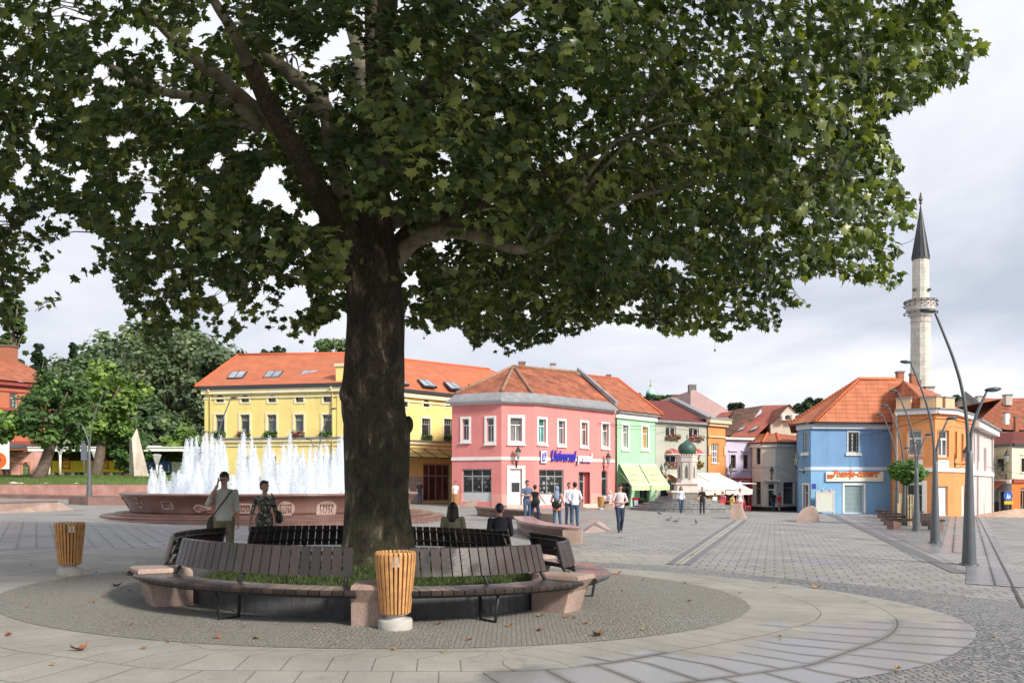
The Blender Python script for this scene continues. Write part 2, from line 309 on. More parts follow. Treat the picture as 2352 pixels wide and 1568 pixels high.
# ---------------------------------------------------------------- ground sheets
def strip_sheet(name, rings, material, label=None, uvf=None, z=.004):
    """quads between successive rows of ground points"""
    b = MB()
    for a, c in zip(rings[:-1], rings[1:]):
        for i in range(len(a) - 1):
            q = [a[i], a[i + 1], c[i + 1], c[i]]; P = [Vector((p[0], p[1], gz(p[0], p[1]) + z)) for p in q]
            b.face(P, 0, [uvf(p[0], p[1]) if uvf else (p[0], p[1]) for p in q])
    o = b.build(name, material); o['kind'] = 'structure'
    if label: o['label'] = label
    return o
def poly_sheet(name, pts, material, z=.004, uvf=None):
    """a filled outline laid on the ground (split into a fine grid so that it follows the slope)"""
    bm = bmesh.new(); vs = [bm.verts.new((p[0], p[1], 0)) for p in pts]; f = bm.faces.new(vs)
    for ax in (0, 1):
        lo = min(p[ax] for p in pts); hi = max(p[ax] for p in pts); st = 3.0 if ax == 0 else 4.0
        q = math.floor(lo / st) * st + st
        while q < hi:
            co = [0, 0, 0]; no = [0, 0, 0]; co[ax] = q; no[ax] = 1
            bmesh.ops.bisect_plane(bm, geom=bm.verts[:] + bm.edges[:] + bm.faces[:], plane_co=co, plane_no=no); q += st
    bmesh.ops.triangulate(bm, faces=bm.faces[:]); bm.verts.index_update(); b = MB()
    V = [Vector((v.co.x, v.co.y, gz(v.co.x, v.co.y) + z)) for v in bm.verts]
    uvs = [uvf(v.x, v.y) if uvf else (v.x, v.y) for v in V]
    Fc = []
    for f in bm.faces:
        f.normal_update(); i = [v.index for v in f.verts]; Fc.append(i if f.normal.z > 0 else i[::-1])
    b.mesh(V, Fc, 0, False, uvs); bm.free()
    o = b.build(name, material); o['kind'] = 'structure'; return o
TC = Vector((-2.05, 12.4, 0)); TC2 = (-1.95, 12.9)
def ell(r, a, sx=.95, sy=.80): return (TC.x + r * sx * math.sin(a), TC.y - r * sy * math.cos(a))
def polar(X, Y):
    dx, dy = X - TC2[0], Y - TC2[1]; r = math.hypot(dx, dy * 1.15); return (math.atan2(dx, -dy) * 7.0, r - 5.5)
PAVER = paving('square_setts', (.32, .315, .31), (.275, .27, .265), (.16, .16, .16), .40, .40, .020, wet=.44, off=.5, darkwet=.82)
XS = [-600, -200, -80, -45] + list(range(-42, 46, 3)) + [80, 200, 600]
YS = [-60, -20, 0] + list(range(4, 104, 4)) + [130, 200, 400, 900]
ang = math.radians(-17.6); ca, sa = math.cos(ang), math.sin(ang)
strip_sheet('ground', [[(x, y) for x in XS] for y in YS], PAVER, uvf=lambda X, Y: (X * ca + Y * sa, -X * sa + Y * ca), z=0)
SLAB = paving('pale_slabs', (.37, .36, .335), (.34, .33, .31), (.17, .165, .155), .56, .95, .009, wet=.5, off=.5, wscale=.8, darkwet=.55, lin=(.07, -.10, .74), coat=1.0)
ringpx = [(1401, 1305), (1540, 1314), (1676, 1327), (1850, 1347), (2026, 1375), (2150, 1402), (2226, 1430), (2250, 1460), (2201, 1500), (2126, 1530), (2010, 1552), (1926, 1566)]
rp_ = [G(x, y) for x, y in ringpx]
slab_out = [(p.x, p.y) for p in rp_] + [(1.2, 6.0), (-1.5, 5.2), (-5, 5.2), (-9, 6.8), (-12.2, 10), (-12.8, 14), (-11.8, 18.2), (-9, 19.6), (-6, 19.9), (-3, 19.6), (0, 18.4)]
def smoothloop(P, it=2):
    for _ in range(it):
        Q = []
        for i in range(len(P)):
            a, b = P[i], P[(i + 1) % len(P)]
            Q += [(a[0] * .75 + b[0] * .25, a[1] * .75 + b[1] * .25), (a[0] * .25 + b[0] * .75, a[1] * .25 + b[1] * .75)]
        P = Q
    return P
band_out = [(p.x, p.y) for p in [G(1301, 1290), G(1526, 1300), G(1776, 1325), G(2026, 1347), G(2200, 1367), G(2351, 1384)]] + [(9, 10.5), (14, 7), (14, 2), (-2, 2), (-5, 5.4), (-9, 7), (-12, 12), (-10, 18), (-3, 19.4)]
COB = cobble('grey_cobbles', (.18, .18, .18), (.29, .285, .28), (.09, .09, .09), .085, .5)
COBS = cobble('sandy_cobbles', (.22, .215, .20), (.32, .31, .285), (.18, .17, .15), .055, .2, sand=.65)
poly_sheet('cobbled_band', smoothloop(band_out, 1), COB, .004)
poly_sheet('slab_ring', smoothloop(slab_out, 2), SLAB, .009, polar)
poly_sheet('cobbled_circle', [(TC2[0] + 5.5 * math.sin(a), TC2[1] - 4.5 * math.cos(a)) for a in np.linspace(0, 2 * math.pi, 72, endpoint=False)], COBS, .014)
MATS['dark_joint'] = mat('dark_joint', (.07, .065, .06), .8)
# drain strip, slab path and cobbled plot on the right
STRIP = mat('dark_strip', (.11, .11, .115), .45, .2, 8)
def line_sheet(name, a, b_, w0, w1, material, z=.006, shift=0.0, px=True, n=24, bow=0.0):
    A, B = G(*a), G(*b_); d = (B - A); d.z = 0; d.normalize(); nn = Vector((-d.y, d.x, 0)); R = []
    for i in range(n + 1):
        t = i / n; p = A.lerp(B, t) + nn * (bow * 4 * t * (1 - t)); w = w0 + (w1 - w0) * t; R.append([(p + nn * (shift - w / 2)).to_2d(), (p + nn * (shift + w / 2)).to_2d()])
    L0 = (B - A).length
    return strip_sheet(name, R[::-1] if False else R, material, z=z, uvf=lambda X, Y: ((X - A.x) * nn.x + (Y - A.y) * nn.y, (X - A.x) * d.x + (Y - A.y) * d.y))
PATH = paving('path_slabs', (.33, .33, .34), (.29, .29, .30), (.13, .13, .13), 2.2, .38, .02, wet=.56, off=.0, wscale=.3, darkwet=.6, coat=.9)
PALE = paving('pale_strip_slabs', (.37, .36, .335), (.33, .32, .30), (.16, .15, .14), .9, .9, .015, wet=.35, off=.0, wscale=.5)
line_sheet('drainage_strip', (2205, 1316), (1902, 1181), .34, .34, STRIP, .012)
line_sheet('slab_path', (2190, 1294), (1928, 1180), 1.3, 1.3, PATH, .008)
cp = [G(x, y) for x, y in ((2180, 1282), (2060, 1228), (1975, 1187), (2060, 1178), (2185, 1178), (2196, 1215), (2190, 1262))]
poly_sheet('cobbled_plot', [(p.x, p.y) for p in cp], COB, .005)
line_sheet('slab_path', (2286, 1345), (2236, 1182), .95, .95, PATH, .010); line_sheet('slab_path', (2188, 1268), (2196, 1182), .6, .6, PATH, .009)
line_sheet('paving_joint', (2351, 1396), (2238, 1182), .05, .05, MATS['dark_joint'], .014)
line_sheet('pale_strip', (1557, 1296), (1702, 1194), .26, .26, PALE, .010)
line_sheet('dark_strip', (1538, 1296), (1690, 1194), .16, .16, STRIP, .011)
line_sheet('dark_strip', (1577, 1297), (1713, 1194), .16, .16, STRIP, .011)
WETP = paving('wet_setts', (.30, .30, .31), (.25, .25, .265), (.15, .15, .15), .80, .40, .02, wet=.60, off=.5, wscale=.45, darkwet=.7, coat=.55)
wp = [G(x, y) for x, y in ((-60, 1196), (180, 1200), (330, 1206), (415, 1214), (405, 1240), (395, 1262), (0, 1266), (-60, 1266))]
poly_sheet('wet_paving', [(p.x, p.y) for p in wp], WETP, .004, lambda X, Y: (X * .87 + Y * .5, -X * .5 + Y * .87))
bb = [G(x, y) for x, y in ((1301, 1288), (1526, 1298), (1560, 1273), (1335, 1266))]
poly_sheet('pale_paving', [(p.x, p.y) for p in bb], SLAB, .003)
# ================================================================ facades
def crop(ox, oy, s): return lambda x, y: ((ox + x / s) * .60494, (oy + y / s) * .60494)
c1, c2, c3, c4, c5, c6 = crop(0, 1250, 1.96), crop(700, 1250, 1.96), crop(1450, 1300, 1.96), crop(2200, 1350, 2.24), crop(2700, 1400, 2.6133), crop(3250, 1300, 1.743)
def cr(c, x0, y0, x1, y1): a = c(x0, y0); b = c(x1, y1); return (a[0], a[1], b[0], b[1])
class Fac:
    def __init__(s, xa, Da, xb, Db):
        s.A = Vector(((xa - CX) / F * Da, Da)); s.B = Vector(((xb - CX) / F * Db, Db)); d = s.B - s.A; s.L = d.length; s.e = d / s.L
        s.n = Vector((s.e.y, -s.e.x)); s.xa, s.xb = xa, xb
        if s.n.dot(-s.A) < 0: s.n = -s.n
    def uz(s, x, y):
        k = (x - CX) / F; d = s.B - s.A; t = (s.A.x - k * s.A.y) / (k * d.y - d.x); D = s.A.y + t * d.y
        return t * s.L, EYE - (y - HZ) / F * D
    def P(s, u, z, d=0.0):
        q = s.A + s.e * u + s.n * d; return Vector((q.x, q.y, z))
    def rect(s, r):
        u0, _ = s.uz(r[0], 0); u1, _ = s.uz(r[2], 0); xm = (r[0] + r[2]) / 2
        return (u0, s.uz(xm, r[3])[1], u1, s.uz(xm, r[1])[1])     # u0,z0,u1,z1
    def base(s): return min(gz(s.A.x, s.A.y), gz(s.B.x, s.B.y))
def slab(mb, f, u0, u1, z0, z1, d0, d1, m=0):
    a = [f.P(u0, z0, d0), f.P(u1, z0, d0), f.P(u1, z0, d1), f.P(u0, z0, d1)]; b = [Vector((p.x, p.y, z1)) for p in a]
    mb.prism(a, b, m)
def wall(mb, f, ztop, holes=(), m=0, z0=None, u0=0.0, u1=None, depth=.22):
    """wall sheet with rectangular openings (u0,z0,u1,z1[,arch]) and their reveals"""
    z0 = f.base() - .6 if z0 is None else z0; u1 = f.L if u1 is None else u1
    H = [h for h in holes]
    us = sorted(set([u0, u1] + [min(u1, max(u0, q)) for h in H for q in (h[0], h[2])])); zs = sorted(set([z0, ztop] + [min(ztop, max(z0, q)) for h in H for q in (h[1], h[3])]))
    for i in range(len(us) - 1):
        for j in range(len(zs) - 1):
            cu, cz = (us[i] + us[i + 1]) / 2, (zs[j] + zs[j + 1]) / 2
            if us[i + 1] - us[i] < 1e-5 or zs[j + 1] - zs[j] < 1e-5: continue
            if any(h[0] < cu < h[2] and h[1] < cz < h[3] for h in H): continue
            mb.face([f.P(us[i], zs[j]), f.P(us[i + 1], zs[j]), f.P(us[i + 1], zs[j + 1]), f.P(us[i], zs[j + 1])], m)
    for h in H:
        a, b, c, d = h[:4]; q = -depth
        mb.face([f.P(a, b), f.P(a, d), f.P(a, d, q), f.P(a, b, q)], m); mb.face([f.P(c, b), f.P(c, b, q), f.P(c, d, q), f.P(c, d)], m)
        mb.face([f.P(a, d), f.P(c, d), f.P(c, d, q), f.P(a, d, q)], m); mb.face([f.P(a, b), f.P(a, b, q), f.P(c, b, q), f.P(c, b)], m)
        if len(h) > 4 and h[4] > 0:      # segmental arch: fill the top corners
            n = 8
            for i in range(n):
                ua, ub = a + (c - a) * i / n, a + (c - a) * (i + 1) / n
                za, zb = [d - h[4] * (2 * abs((u - (a + c) / 2) / (c - a))) ** 2 for u in (ua, ub)]
                mb.face([f.P(ua, za, .002), f.P(ub, zb, .002), f.P(ub, d + .001, .002), f.P(ua, d + .001, .002)], m)
PANES = [glass('pane_dark', (.025, .03, .035)), glass('pane_curtained', (.20, .20, .19)), glass('pane_grey', (.08, .09, .10)), glass('pane_shop', (.10, .14, .15))]
def window(f, parent, r, name='window', trim=.12, tm=None, fm=None, pane=None, tf=.33, nl=1, nu=0, sill=True, proud=.05, depth=.16, bar=.05, hood=False, nt=1, arch=0, bottom=True):
    """window as a part (surround + frame), its pane and sill as sub-parts"""
    u0, z0, u1, z1 = r[:4]; tm = tm or WHITE; fm = fm or WHITE; b = MB(); e = .003
    if trim > 0:
        slab(b, f, u0 - trim, u0 - e, z0, z1 + trim, .002, proud, 0); slab(b, f, u1 + e, u1 + trim, z0, z1 + trim, .002, proud, 0)
        slab(b, f, u0 - e, u1 + e, z1 + e, z1 + trim - .004, .003, proud - .004, 0)
        if bottom: slab(b, f, u0 - trim - .001, u1 + trim + .001, z0 - trim, z0 - e, .003, proud - .006, 0)
    w = bar; q0, q1 = -depth - .03, -depth + .03
    slab(b, f, u0, u0 + w, z0, z1, q0, q1, 1); slab(b, f, u1 - w, u1, z0, z1, q0, q1, 1); slab(b, f, u0 + w, u1 - w, z0, z0 + w, q0, q1, 1); slab(b, f, u0 + w, u1 - w, z1 - w, z1, q0, q1, 1)
    zt = z1 - (z1 - z0) * tf if tf else z1 - w
    if tf: slab(b, f, u0 + w, u1 - w, zt - w * .6, zt + w * .6, q0, q1 + .01, 1)
    for i in range(nl): c = u0 + (u1 - u0) * (i + 1) / (nl + 1); slab(b, f, c - w * .45, c + w * .45, z0 + w, zt - w * .6, q0 + .003, q1 - .004, 1)
    for i in range(nu): c = u0 + (u1 - u0) * (i + 1) / (nu + 1); slab(b, f, c - w * .4, c + w * .4, zt + w * .6, z1 - w, q0 + .003, q1 - .004, 1)
    for i in range(1, nt): c = z0 + (zt - z0) * i / nt; slab(b, f, u0 + w, u1 - w, c - w * .3, c + w * .3, q0 + .005, q1 - .008, 1)
    if hood: slab(b, f, u0 - trim * 1.6, u1 + trim * 1.6, z1 + .32, z1 + .44, .002, .14, 0)
    o = b.build(name, [tm, fm], parent)
    p = MB(); p.face([f.P(u0, z0, -depth - .035), f.P(u1, z0, -depth - .035), f.P(u1, z1, -depth - .035), f.P(u0, z1, -depth - .035)])
    p.build('pane', pane if pane is not None else random.choice(PANES[:3]), o)
    if sill and trim > 0:
        s_ = MB(); slab(s_, f, u0 - trim * 1.15, u1 + trim * 1.15, z0 - .09 - (trim if bottom else 0), z0 - .012 - (trim if bottom else 0), .004, proud + .07); s_.build('sill', tm, o)
    elif sill:
        s_ = MB(); slab(s_, f, u0 - .06, u1 + .06, z0 - .07, z0 - .005, -.1, .08); s_.build('sill', tm, o)
    return o
def roofpoly(mb, pts, m=0, thick=0.0):
    pts = [Vector(p) for p in pts]; n = Vector((0, 0, 0))
    for i in range(len(pts)): n += pts[i].cross(pts[(i + 1) % len(pts)])
    n.normalize()
    if n.z < 0: n = -n; pts = pts[::-1]
    e = Vector((0, 0, 1)).cross(n); e = e.normalized() if e.length > 1e-4 else Vector((1, 0, 0)); s_ = n.cross(e)
    o_ = pts[0]; mb.face(pts, m, [((p - o_).dot(e), (p - o_).dot(s_)) for p in pts])
    return (pts[0], n, s_, e)
def onplane(pl, x, y, lift=.0):
    o_, n = pl[0], pl[1]; d = Vector(((x - CX) / F, 1, -(y - HZ) / F)); c = Vector((0, 0, EYE)); t = (o_ - c).dot(n) / d.dot(n)
    return c + d * t + n * lift
def skylight(parent, pl, quad, split=True, cols=None):
    """roof window from four corners on the roof plane"""
    P0 = [onplane(pl, x, y) for x, y in quad]; n = pl[1]; b = MB()
    b.prism([p - n * .05 for p in P0], [p + n * .10 for p in P0], 0); g = MB(); c = sum(P0, Vector()) / 4
    o = b.build('skylight', DARKMET, parent)
    Q = [c + (p - c) * .86 + n * .112 for p in P0]
    if split:
        for s0, s1 in ((0, .46), (.54, 1)):
            g.face([Q[0].lerp(Q[3], s0), Q[0].lerp(Q[3], s1), Q[1].lerp(Q[2], s1), Q[1].lerp(Q[2], s0)])
    else: g.face(Q)
    g.build('pane', glass('skylight_glass', (.25, .28, .32)), o)
def chimney(parent, c, w, d, z0, z1, m, cap=None, rot=0.0, name='chimney'):
    b = MB(); b.box((c[0], c[1], (z0 + z1) / 2), (w, d, z1 - z0), rot, 0); b.box((c[0], c[1], z1 + .05), (w * 1.18, d * 1.18, .14), rot, 1)
    if cap: 
        for s_ in (-1, 1): b.box((c[0] + s_ * w * .42, c[1], z1 + .25), (.1, d, .26), rot, 1)
        b.box((c[0], c[1], z1 + .43), (w * 1.2, d * 1.2, .09), rot, 1)
    return b.build(name, [m, mat('chimney_cap', (.18, .17, .16), .8)] if True else m, parent)
def drainpipe(parent, f, u, z0, z1, m=None, d=.12, r=.06):
    b = MB(); b.tube([f.P(u, z1, d + .35), f.P(u, z1 - .25, d), f.P(u, z0, d)], r, 8); return b.build('drainpipe', m or GREYMET, parent)
def textmesh(txt, size, m, name, parent=None, M=None, shear=0.0, ext=.02, off=0.0, sx=1.0, align='LEFT'):
    cu = bpy.data.curves.new(name, 'FONT'); cu.body = txt; cu.size = size; cu.shear = shear; cu.extrude = ext; cu.offset = off; cu.align_x = align; cu.resolution_u = 3
    t = bpy.data.objects.new('t', cu); S.collection.objects.link(t); dg = bpy.context.evaluated_depsgraph_get(); dg.update()
    me = bpy.data.meshes.new_from_object(t.evaluated_get(dg)); bpy.data.objects.remove(t); bpy.data.curves.remove(cu)
    me.name = name; o = bpy.data.objects.new(name, me); S.collection.objects.link(o); me.materials.clear(); me.materials.append(m)
    Mx = (M or Matrix.Identity(4)) @ Matrix.Diagonal((sx, 1, 1, 1))
    if parent is not None: Mx = Matrix.Translation(-wloc(parent)) @ Mx; o.parent = parent
    me.transform(Mx); return o
def facM(f, u, z, d):
    p = f.P(u, z, d); e = Vector((f.e.x, f.e.y, 0)); n = Vector((f.n.x, f.n.y, 0)); up = Vector((0, 0, 1))
    M = Matrix((e, up, n)).transposed().to_4x4(); M.translation = p; return M
def band(mb, fs, z0, z1, proud, m=0, ext=True):
    for i, f in enumerate(fs):
        slab(mb, f, -proud * .5 if ext and i == 0 else 0.0, f.L + (proud * .45 if i < len(fs) - 1 or ext else 0), z0 + .0015 * i, z1 - .0015 * i, .0, proud - .002 * i, m)
def plaster(name, c, st=.22): return mat(name, tuple(q * .93 for q in c), .85, .09, .7, .15, 40, spec=.2, streak=st)
TILE_O = tiles('orange_roof_tiles', (.50, .17, .085), (.40, .13, .07), .3, .38, (.20, .05, .03), blotch=.35)
TILE_B = tiles('bright_orange_tiles', (.54, .18, .09), (.47, .155, .08), .24, .30, (.35, .08, .04), blotch=.18, bump=.35)
TILE_V = tiles('weathered_tiles', (.50, .16, .08), (.34, .12, .075), .28, .36, (.17, .06, .04), blotch=.5)
TILE_R = tiles('dark_red_roofing', (.22, .045, .035), (.18, .04, .03), .4, .5, (.12, .03, .025), blotch=.3, bump=.3)
TILE_N = tiles('brown_roof_tiles', (.20, .10, .06), (.12, .065, .045), .28, .34, (.06, .035, .025), blotch=.5)
BRICK = tiles('chimney_brick', (.38, .15, .08), (.30, .11, .06), .3, .11, (.3, .27, .23), bump=.2)
BRICKP = mat('brick_plain', (.36, .14, .08), .85, .3, 7, .4, 20)
EAVE = mat('grey_sheet_metal', (.27, .27, .28), .55, .2, 2, metal=.2, streak=.4)
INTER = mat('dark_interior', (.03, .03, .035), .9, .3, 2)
def body(mb, chain, back, ztop, m=0):
    """side and back walls that close the footprint: chain = facades left to right, back = list of world (x,y) from right to left"""
    pts = [chain[-1].B] + [Vector(p) for p in back] + [chain[0].A]
    for a, c in zip(pts[:-1], pts[1:]):
        mb.face([(a.x, a.y, -3), (c.x, c.y, -3), (c.x, c.y, ztop), (a.x, a.y, ztop)], m)
def flowerbox(f, u0, u1, z, col, label):
    """planter on the sill with leaves and blossoms"""
    c = f.P((u0 + u1) / 2, z, .18); e = empty('flower_box', c, label, 'flower box', 'window boxes with flowers')
    b = MB(); slab(b, f, u0, u1, z, z + .16, .06, .26); b.build('planter', mat('planter_brown', (.12, .07, .05), .7), e)
    g = MB()
    for i in range(150):
        u = random.uniform(u0 - .05, u1 + .05); hh = random.gauss(0, .11); p = f.P(u, z + .2 + hh * .8 + random.uniform(-.08, .12), random.uniform(.04, .34))
        q = Matrix.Rotation(random.uniform(0, 6.3), 3, 'Z') @ Matrix.Rotation(random.uniform(-1.2, 1.2), 3, 'X'); s_ = random.uniform(.06, .11)
        m = 0 if random.random() < .55 else 1
        g.face([p + q @ Vector(v) * s_ for v in ((-1, -.6, 0), (0, -1, .3), (1, .2, 0), (.2, 1, .3), (-.9, .5, 0))], m)
    g.build('flowers', [mat('geranium_leaf', (.07, .16, .035), .6, .4, 30), mat('bloom_' + col[0], col[1], .6, .2, 30)], e); return e
# ---------------------------------------------------------------- yellow building
YEL = plaster('yellow_plaster', (.84, .69, .26)); CREAMT = plaster('cream_trim', (.80, .74, .50), .2)
y1 = Fac(470, 61.9, 795, 59.6); y2 = Fac(795, 59.6, 1125, 70.5)
yb = empty('yellow_building', (y1.A.x, y1.A.y, y1.base()), 'long yellow three storey building with orange roof and skylights behind the fountain', 'building')
holesA = []; winA = []
for cx in (265, 452, 652, 856, 1062):
    r = y1.rect(cr(c2, cx - 27, 489, cx + 31, 541)); winA.append((r, 's')); holesA.append(r + (.16,))
for cx in (266, 452, 652, 855, 1063):
    r = y1.rect(cr(c2, cx - 34, 634, cx + 34, 790)); winA.append((r, 'l')); holesA.append(r)
for cx in (266, 452, 650, 855, 1063):
    r = y1.rect(cr(c2, cx - 34, 944, cx + 34, 1120)); winA.append((r, 'g')); holesA.append(r)
zc = 8.62; b = MB(); wall(b, y1, zc, holesA)
holesB = []; winB = []
for x0, x1 in ((165, 190), (307, 352), (470, 515)):
    r = y2.rect(cr(c3, x0, 428, x1, 478)); winB.append((r, 's')); holesB.append(r + (.16,))
for x0, x1, ty in ((168, 192, 570), (295, 358, 565), (460, 520, 568)):
    r = y2.rect(cr(c3, x0, ty, x1, ty + 160)); winB.append((r, 'l')); holesB.append(r)
rsh = y2.rect(cr(c3, 308, 902, 512, 1178)); holesB.append(rsh)
rsh2 = y2.rect(cr(c3, 168, 880, 190, 1060)); holesB.append(rsh2); winB.append((rsh2, 'g'))
wall(b, y2, zc, holesB); ybk = [(10, 83), (-18, 76), (-25, 74)]; body(b, [y1, y2], ybk, zc)
b.build('wall', YEL, yb)
b = MB(); band(b, [y1, y2], 8.3, zc + .02, .28, 0); band(b, [y1, y2], 7.95, 8.08, .10, 0); band(b, [y1, y2], 4.72, 4.95, .16, 0); band(b, [y1, y2], 4.42, 4.52, .08, 0)
band(b, [y1, y2], 4.96, 5.04, .26, 1); band(b, [y1, y2], 8.66, 8.9, .42, 2)
for f, u in ((y1, .25), (y1, y1.L - .45), (y2, .45)): slab(b, f, u - .22, u + .22, -.6, 8.28, .003, .06, 3)
b.build('cornice', [CREAMT, EAVE, DARKMET, YEL], yb)
for f, ws in ((y1, winA), (y2, winB)):
    for i, (r, t) in enumerate(ws):
        if t == 's': window(f, yb, r, trim=.13, tm=CREAMT, fm=DARKMET, pane=glass('pane_brown', (.10, .085, .07)), tf=0, nl=0, sill=False, depth=.12, bottom=True)
        elif t == 'l': window(f, yb, r, trim=.15, tm=CREAMT, fm=mat('grey_frame', (.30, .31, .31), .5), tf=.27, nl=0, nu=3, depth=.16, pane=PANES[(0, 0, 2, 2, 0)[i % 5]])
        else: window(f, yb, r, trim=.15, tm=CREAMT, fm=MATS['grey_frame'], tf=.3, nl=1, nu=1, pane=PANES[2])
shopf = mat('grey_aluminium', (.36, .37, .37), .4, .08, metal=.4)
window(y2, yb, rsh, 'shop_window', trim=0, fm=shopf, tf=.32, nl=3, nu=3, depth=.2, pane=glass('pane_reddish', (.09, .04, .04)), sill=False, bar=.1)
b = MB(); slab(b, y2, rsh2[2] + .2, rsh[0] - .05, -1, 2.2, .002, .03); b.build('plinth', mat('grey_plinth', (.45, .44, .42), .8), yb)
# canopy of glass over the entrance
b = MB(); ua, za = y2.uz(*c3(160, 850)); ub, zb = y2.uz(*c3(518, 885)); z_ = (za + zb) / 2
b.face([y2.P(-.2, z_ + .55, .05), y2.P(ub, z_ + .55, .05), y2.P(ub, z_ + .1, 1.6), y2.P(-.2, z_ + .1, 1.6)], 0)
for i in range(8):
    u = -.2 + (ub + .2) * i / 7; b.tube([y2.P(u, z_ + .8, .05), y2.P(u, z_ + .14, 1.6)], .035, 6, 1); b.tube([y2.P(u, z_ + .5, .05), y2.P(u, z_ + .08, 1.55)], .03, 6, 1)
b.tube([y2.P(-.2, z_ + .08, 1.6), y2.P(ub, z_ + .08, 1.6)], .05, 6, 1)
b.build('canopy', [mat('smoked_canopy', (.30, .27, .10), .3, .1), DARKMET], yb)
zr = 12.05
def byz(x, y, z): D = (z - EYE) * F / (HZ - y); return Vector(((x - CX) / F * D, D, z))
R0 = byz(547, 815, zr); R1 = byz(800, 811.5, zr); R2 = byz(1124, 848, zr); ov = .45
def eav(f, u, z, o=ov): return f.P(u, z, o)
E0 = eav(y1, -.5, 8.88); E1 = y1.P(y1.L, 8.88, ov); E2 = eav(y2, y2.L + .6, 8.88)
b = MB(); plY1 = roofpoly(b, [E0, E1, R1, R0]); plY2 = roofpoly(b, [E1, E2, R2, R1]); bk1 = Vector((ybk[2][0] - .4, ybk[2][1], 8.88)); bk2 = Vector((ybk[0][0], ybk[0][1], 8.88))
roofpoly(b, [E0, R0, bk1]); roofpoly(b, [E2, bk2, R2]); roofpoly(b, [bk1, R0, R1, Vector((ybk[1][0], ybk[1][1], 8.88))]); roofpoly(b, [Vector((ybk[1][0], ybk[1][1], 8.88)), R1, R2, bk2])
yr = b.build('roof', TILE_B, yb)
b = MB()
for a_, c_ in ((R0, R1), (R1, R2), (E0, R0)): b.tube([a_, c_], .13, 8)
b.build('ridge_tiles', mat('ridge_orange', (.50, .12, .05), .8, .2), yr)
for q in ([(315, 372), (350, 322), (472, 320), (432, 370)], [(580, 368), (622, 318), (742, 316), (706, 366)], [(845, 362), (885, 313), (1003, 311), (968, 360)]):
    skylight(yb, plY1, [c2(*p) for p in q])
for q in ([(312, 330), (260, 280), (345, 285), (412, 338)], [(512, 350), (456, 298), (535, 303), (606, 356)], [(168, 318), (120, 272), (160, 290), (205, 320)], [(680, 350), (640, 318), (680, 320), (720, 350)]):
    skylight(yb, plY2, [c3(*p) for p in q])
b = MB(); tu, tz = y1.uz(785, 850); slab(b, y1, y1.L - .75, y1.L - .05, 8.9, 10.1, -.6, .1, 0); slab(b, y1, y1.L - .85, y1.L + .05, 10.1, 10.3, -.7, .2, 1); b.build('corner_pier', [YEL, CREAMT], yb)
drainpipe(yb, y1, y1.L - 1.0, .2, 8.6, YEL); drainpipe(yb, y1, .55, .2, 8.6, YEL)
for i, cx in enumerate((266, 452, 652, 855, 1063)):
    u0, z0, u1, z1 = y1.rect(cr(c2, cx - 42, 790, cx + 40, 820)); flowerbox(y1, u0, u1, z0 + .18, [('green', (.10, .20, .05)), ('pink', (.55, .12, .14))][i in (1, 3)], 'planter of green and reddish flowers on the %s upper window sill of the yellow building' % ['first', 'second', 'third', 'fourth', 'fifth'][i])
for i, (x0, x1) in enumerate(((293, 358), (460, 520))):
    u0, z0, u1, z1 = y2.rect(cr(c3, x0, 700, x1, 728)); flowerbox(y2, u0, u1, z0, ('green', (.10, .20, .05)), 'green planter on the %s window of the yellow wing beside the pink building' % ['left', 'right'][i])
# ---------------------------------------------------------------- pink building
PINK = plaster('pink_plaster', (.74, .265, .25)); PINKL = plaster('pink_plinth', (.78, .36, .31), .3)
p1 = Fac(1038, 58, 1152, 56.4); p2 = Fac(1152, 56.4, 1228, 57.1); p3 = Fac(1228, 57.1, 1410, 63.7)
pk = empty('pink_corner_building', (p2.A.x, p2.A.y, p2.base()), 'pink two storey corner building with white window surrounds and tiled hip roof', 'building')
zc = 7.3; H1 = [p1.rect(cr(c3, *q)) for q in ((600, 568, 648, 725), (780, 562, 834, 738))]; S1 = p1.rect(cr(c3, 597, 940, 815, 1183))
H2 = p2.rect(cr(c3, 955, 560, 1043, 735)); D2 = p2.rect(cr(c3, 953, 938, 1043, 1205))
H3 = [p3.rect(cr(c3, *q)) for q in ((1164, 570, 1218, 742), (1312, 583, 1360, 755), (1482, 595, 1528, 765))] + [p3.rect(cr(c4, 192, 582, 246, 772))]
S3 = p3.rect(cr(c3, 1170, 945, 1352, 1208)); D3 = p3.rect(cr(c3, 1464, 962, 1548, 1203)); S4 = p3.rect(cr(c4, 188, 980, 238, 1215))
b = MB(); wall(b, p1, zc, H1 + [S1]); wall(b, p2, zc, [H2, D2]); wall(b, p3, zc, H3 + [S3, D3, S4]); pbk = [(14, 76), (-2, 74)]; body(b, [p1, p2, p3], pbk, zc)
b.build('wall', PINK, pk)
b = MB(); band(b, [p1, p2, p3], 7.12, 7.34, .16); band(b, [p1, p2, p3], 3.28, 3.5, .06); b.build('cornice', WHITE, pk)
b = MB()
for f in (p1, p2, p3):
    hs = {0: [S1], 1: [D2], 2: [S3, D3, S4]}[[p1, p2, p3].index(f)]; cut = sorted([(h[0] - .03, h[2] + .03) for h in hs]); u = 0.0
    for a_, c_ in cut + [(f.L, f.L)]:
        if a_ > u + .05: slab(b, f, u, a_, -1, .95, .002, .035)
        u = c_
b.build('plinth', PINKL, pk)
zE = 7.36; zT = 7.95; rgz = 10.45
b = MB(); es = []
fs = [p1, p2, p3]
lo = [p1.P(-.3, zE, .38), p1.P(p1.L, zE, .38).lerp(p2.P(0, zE, .38), .5), p2.P(p2.L, zE, .38).lerp(p3.P(0, zE, .38), .5), p3.P(p3.L, zE, .45)]
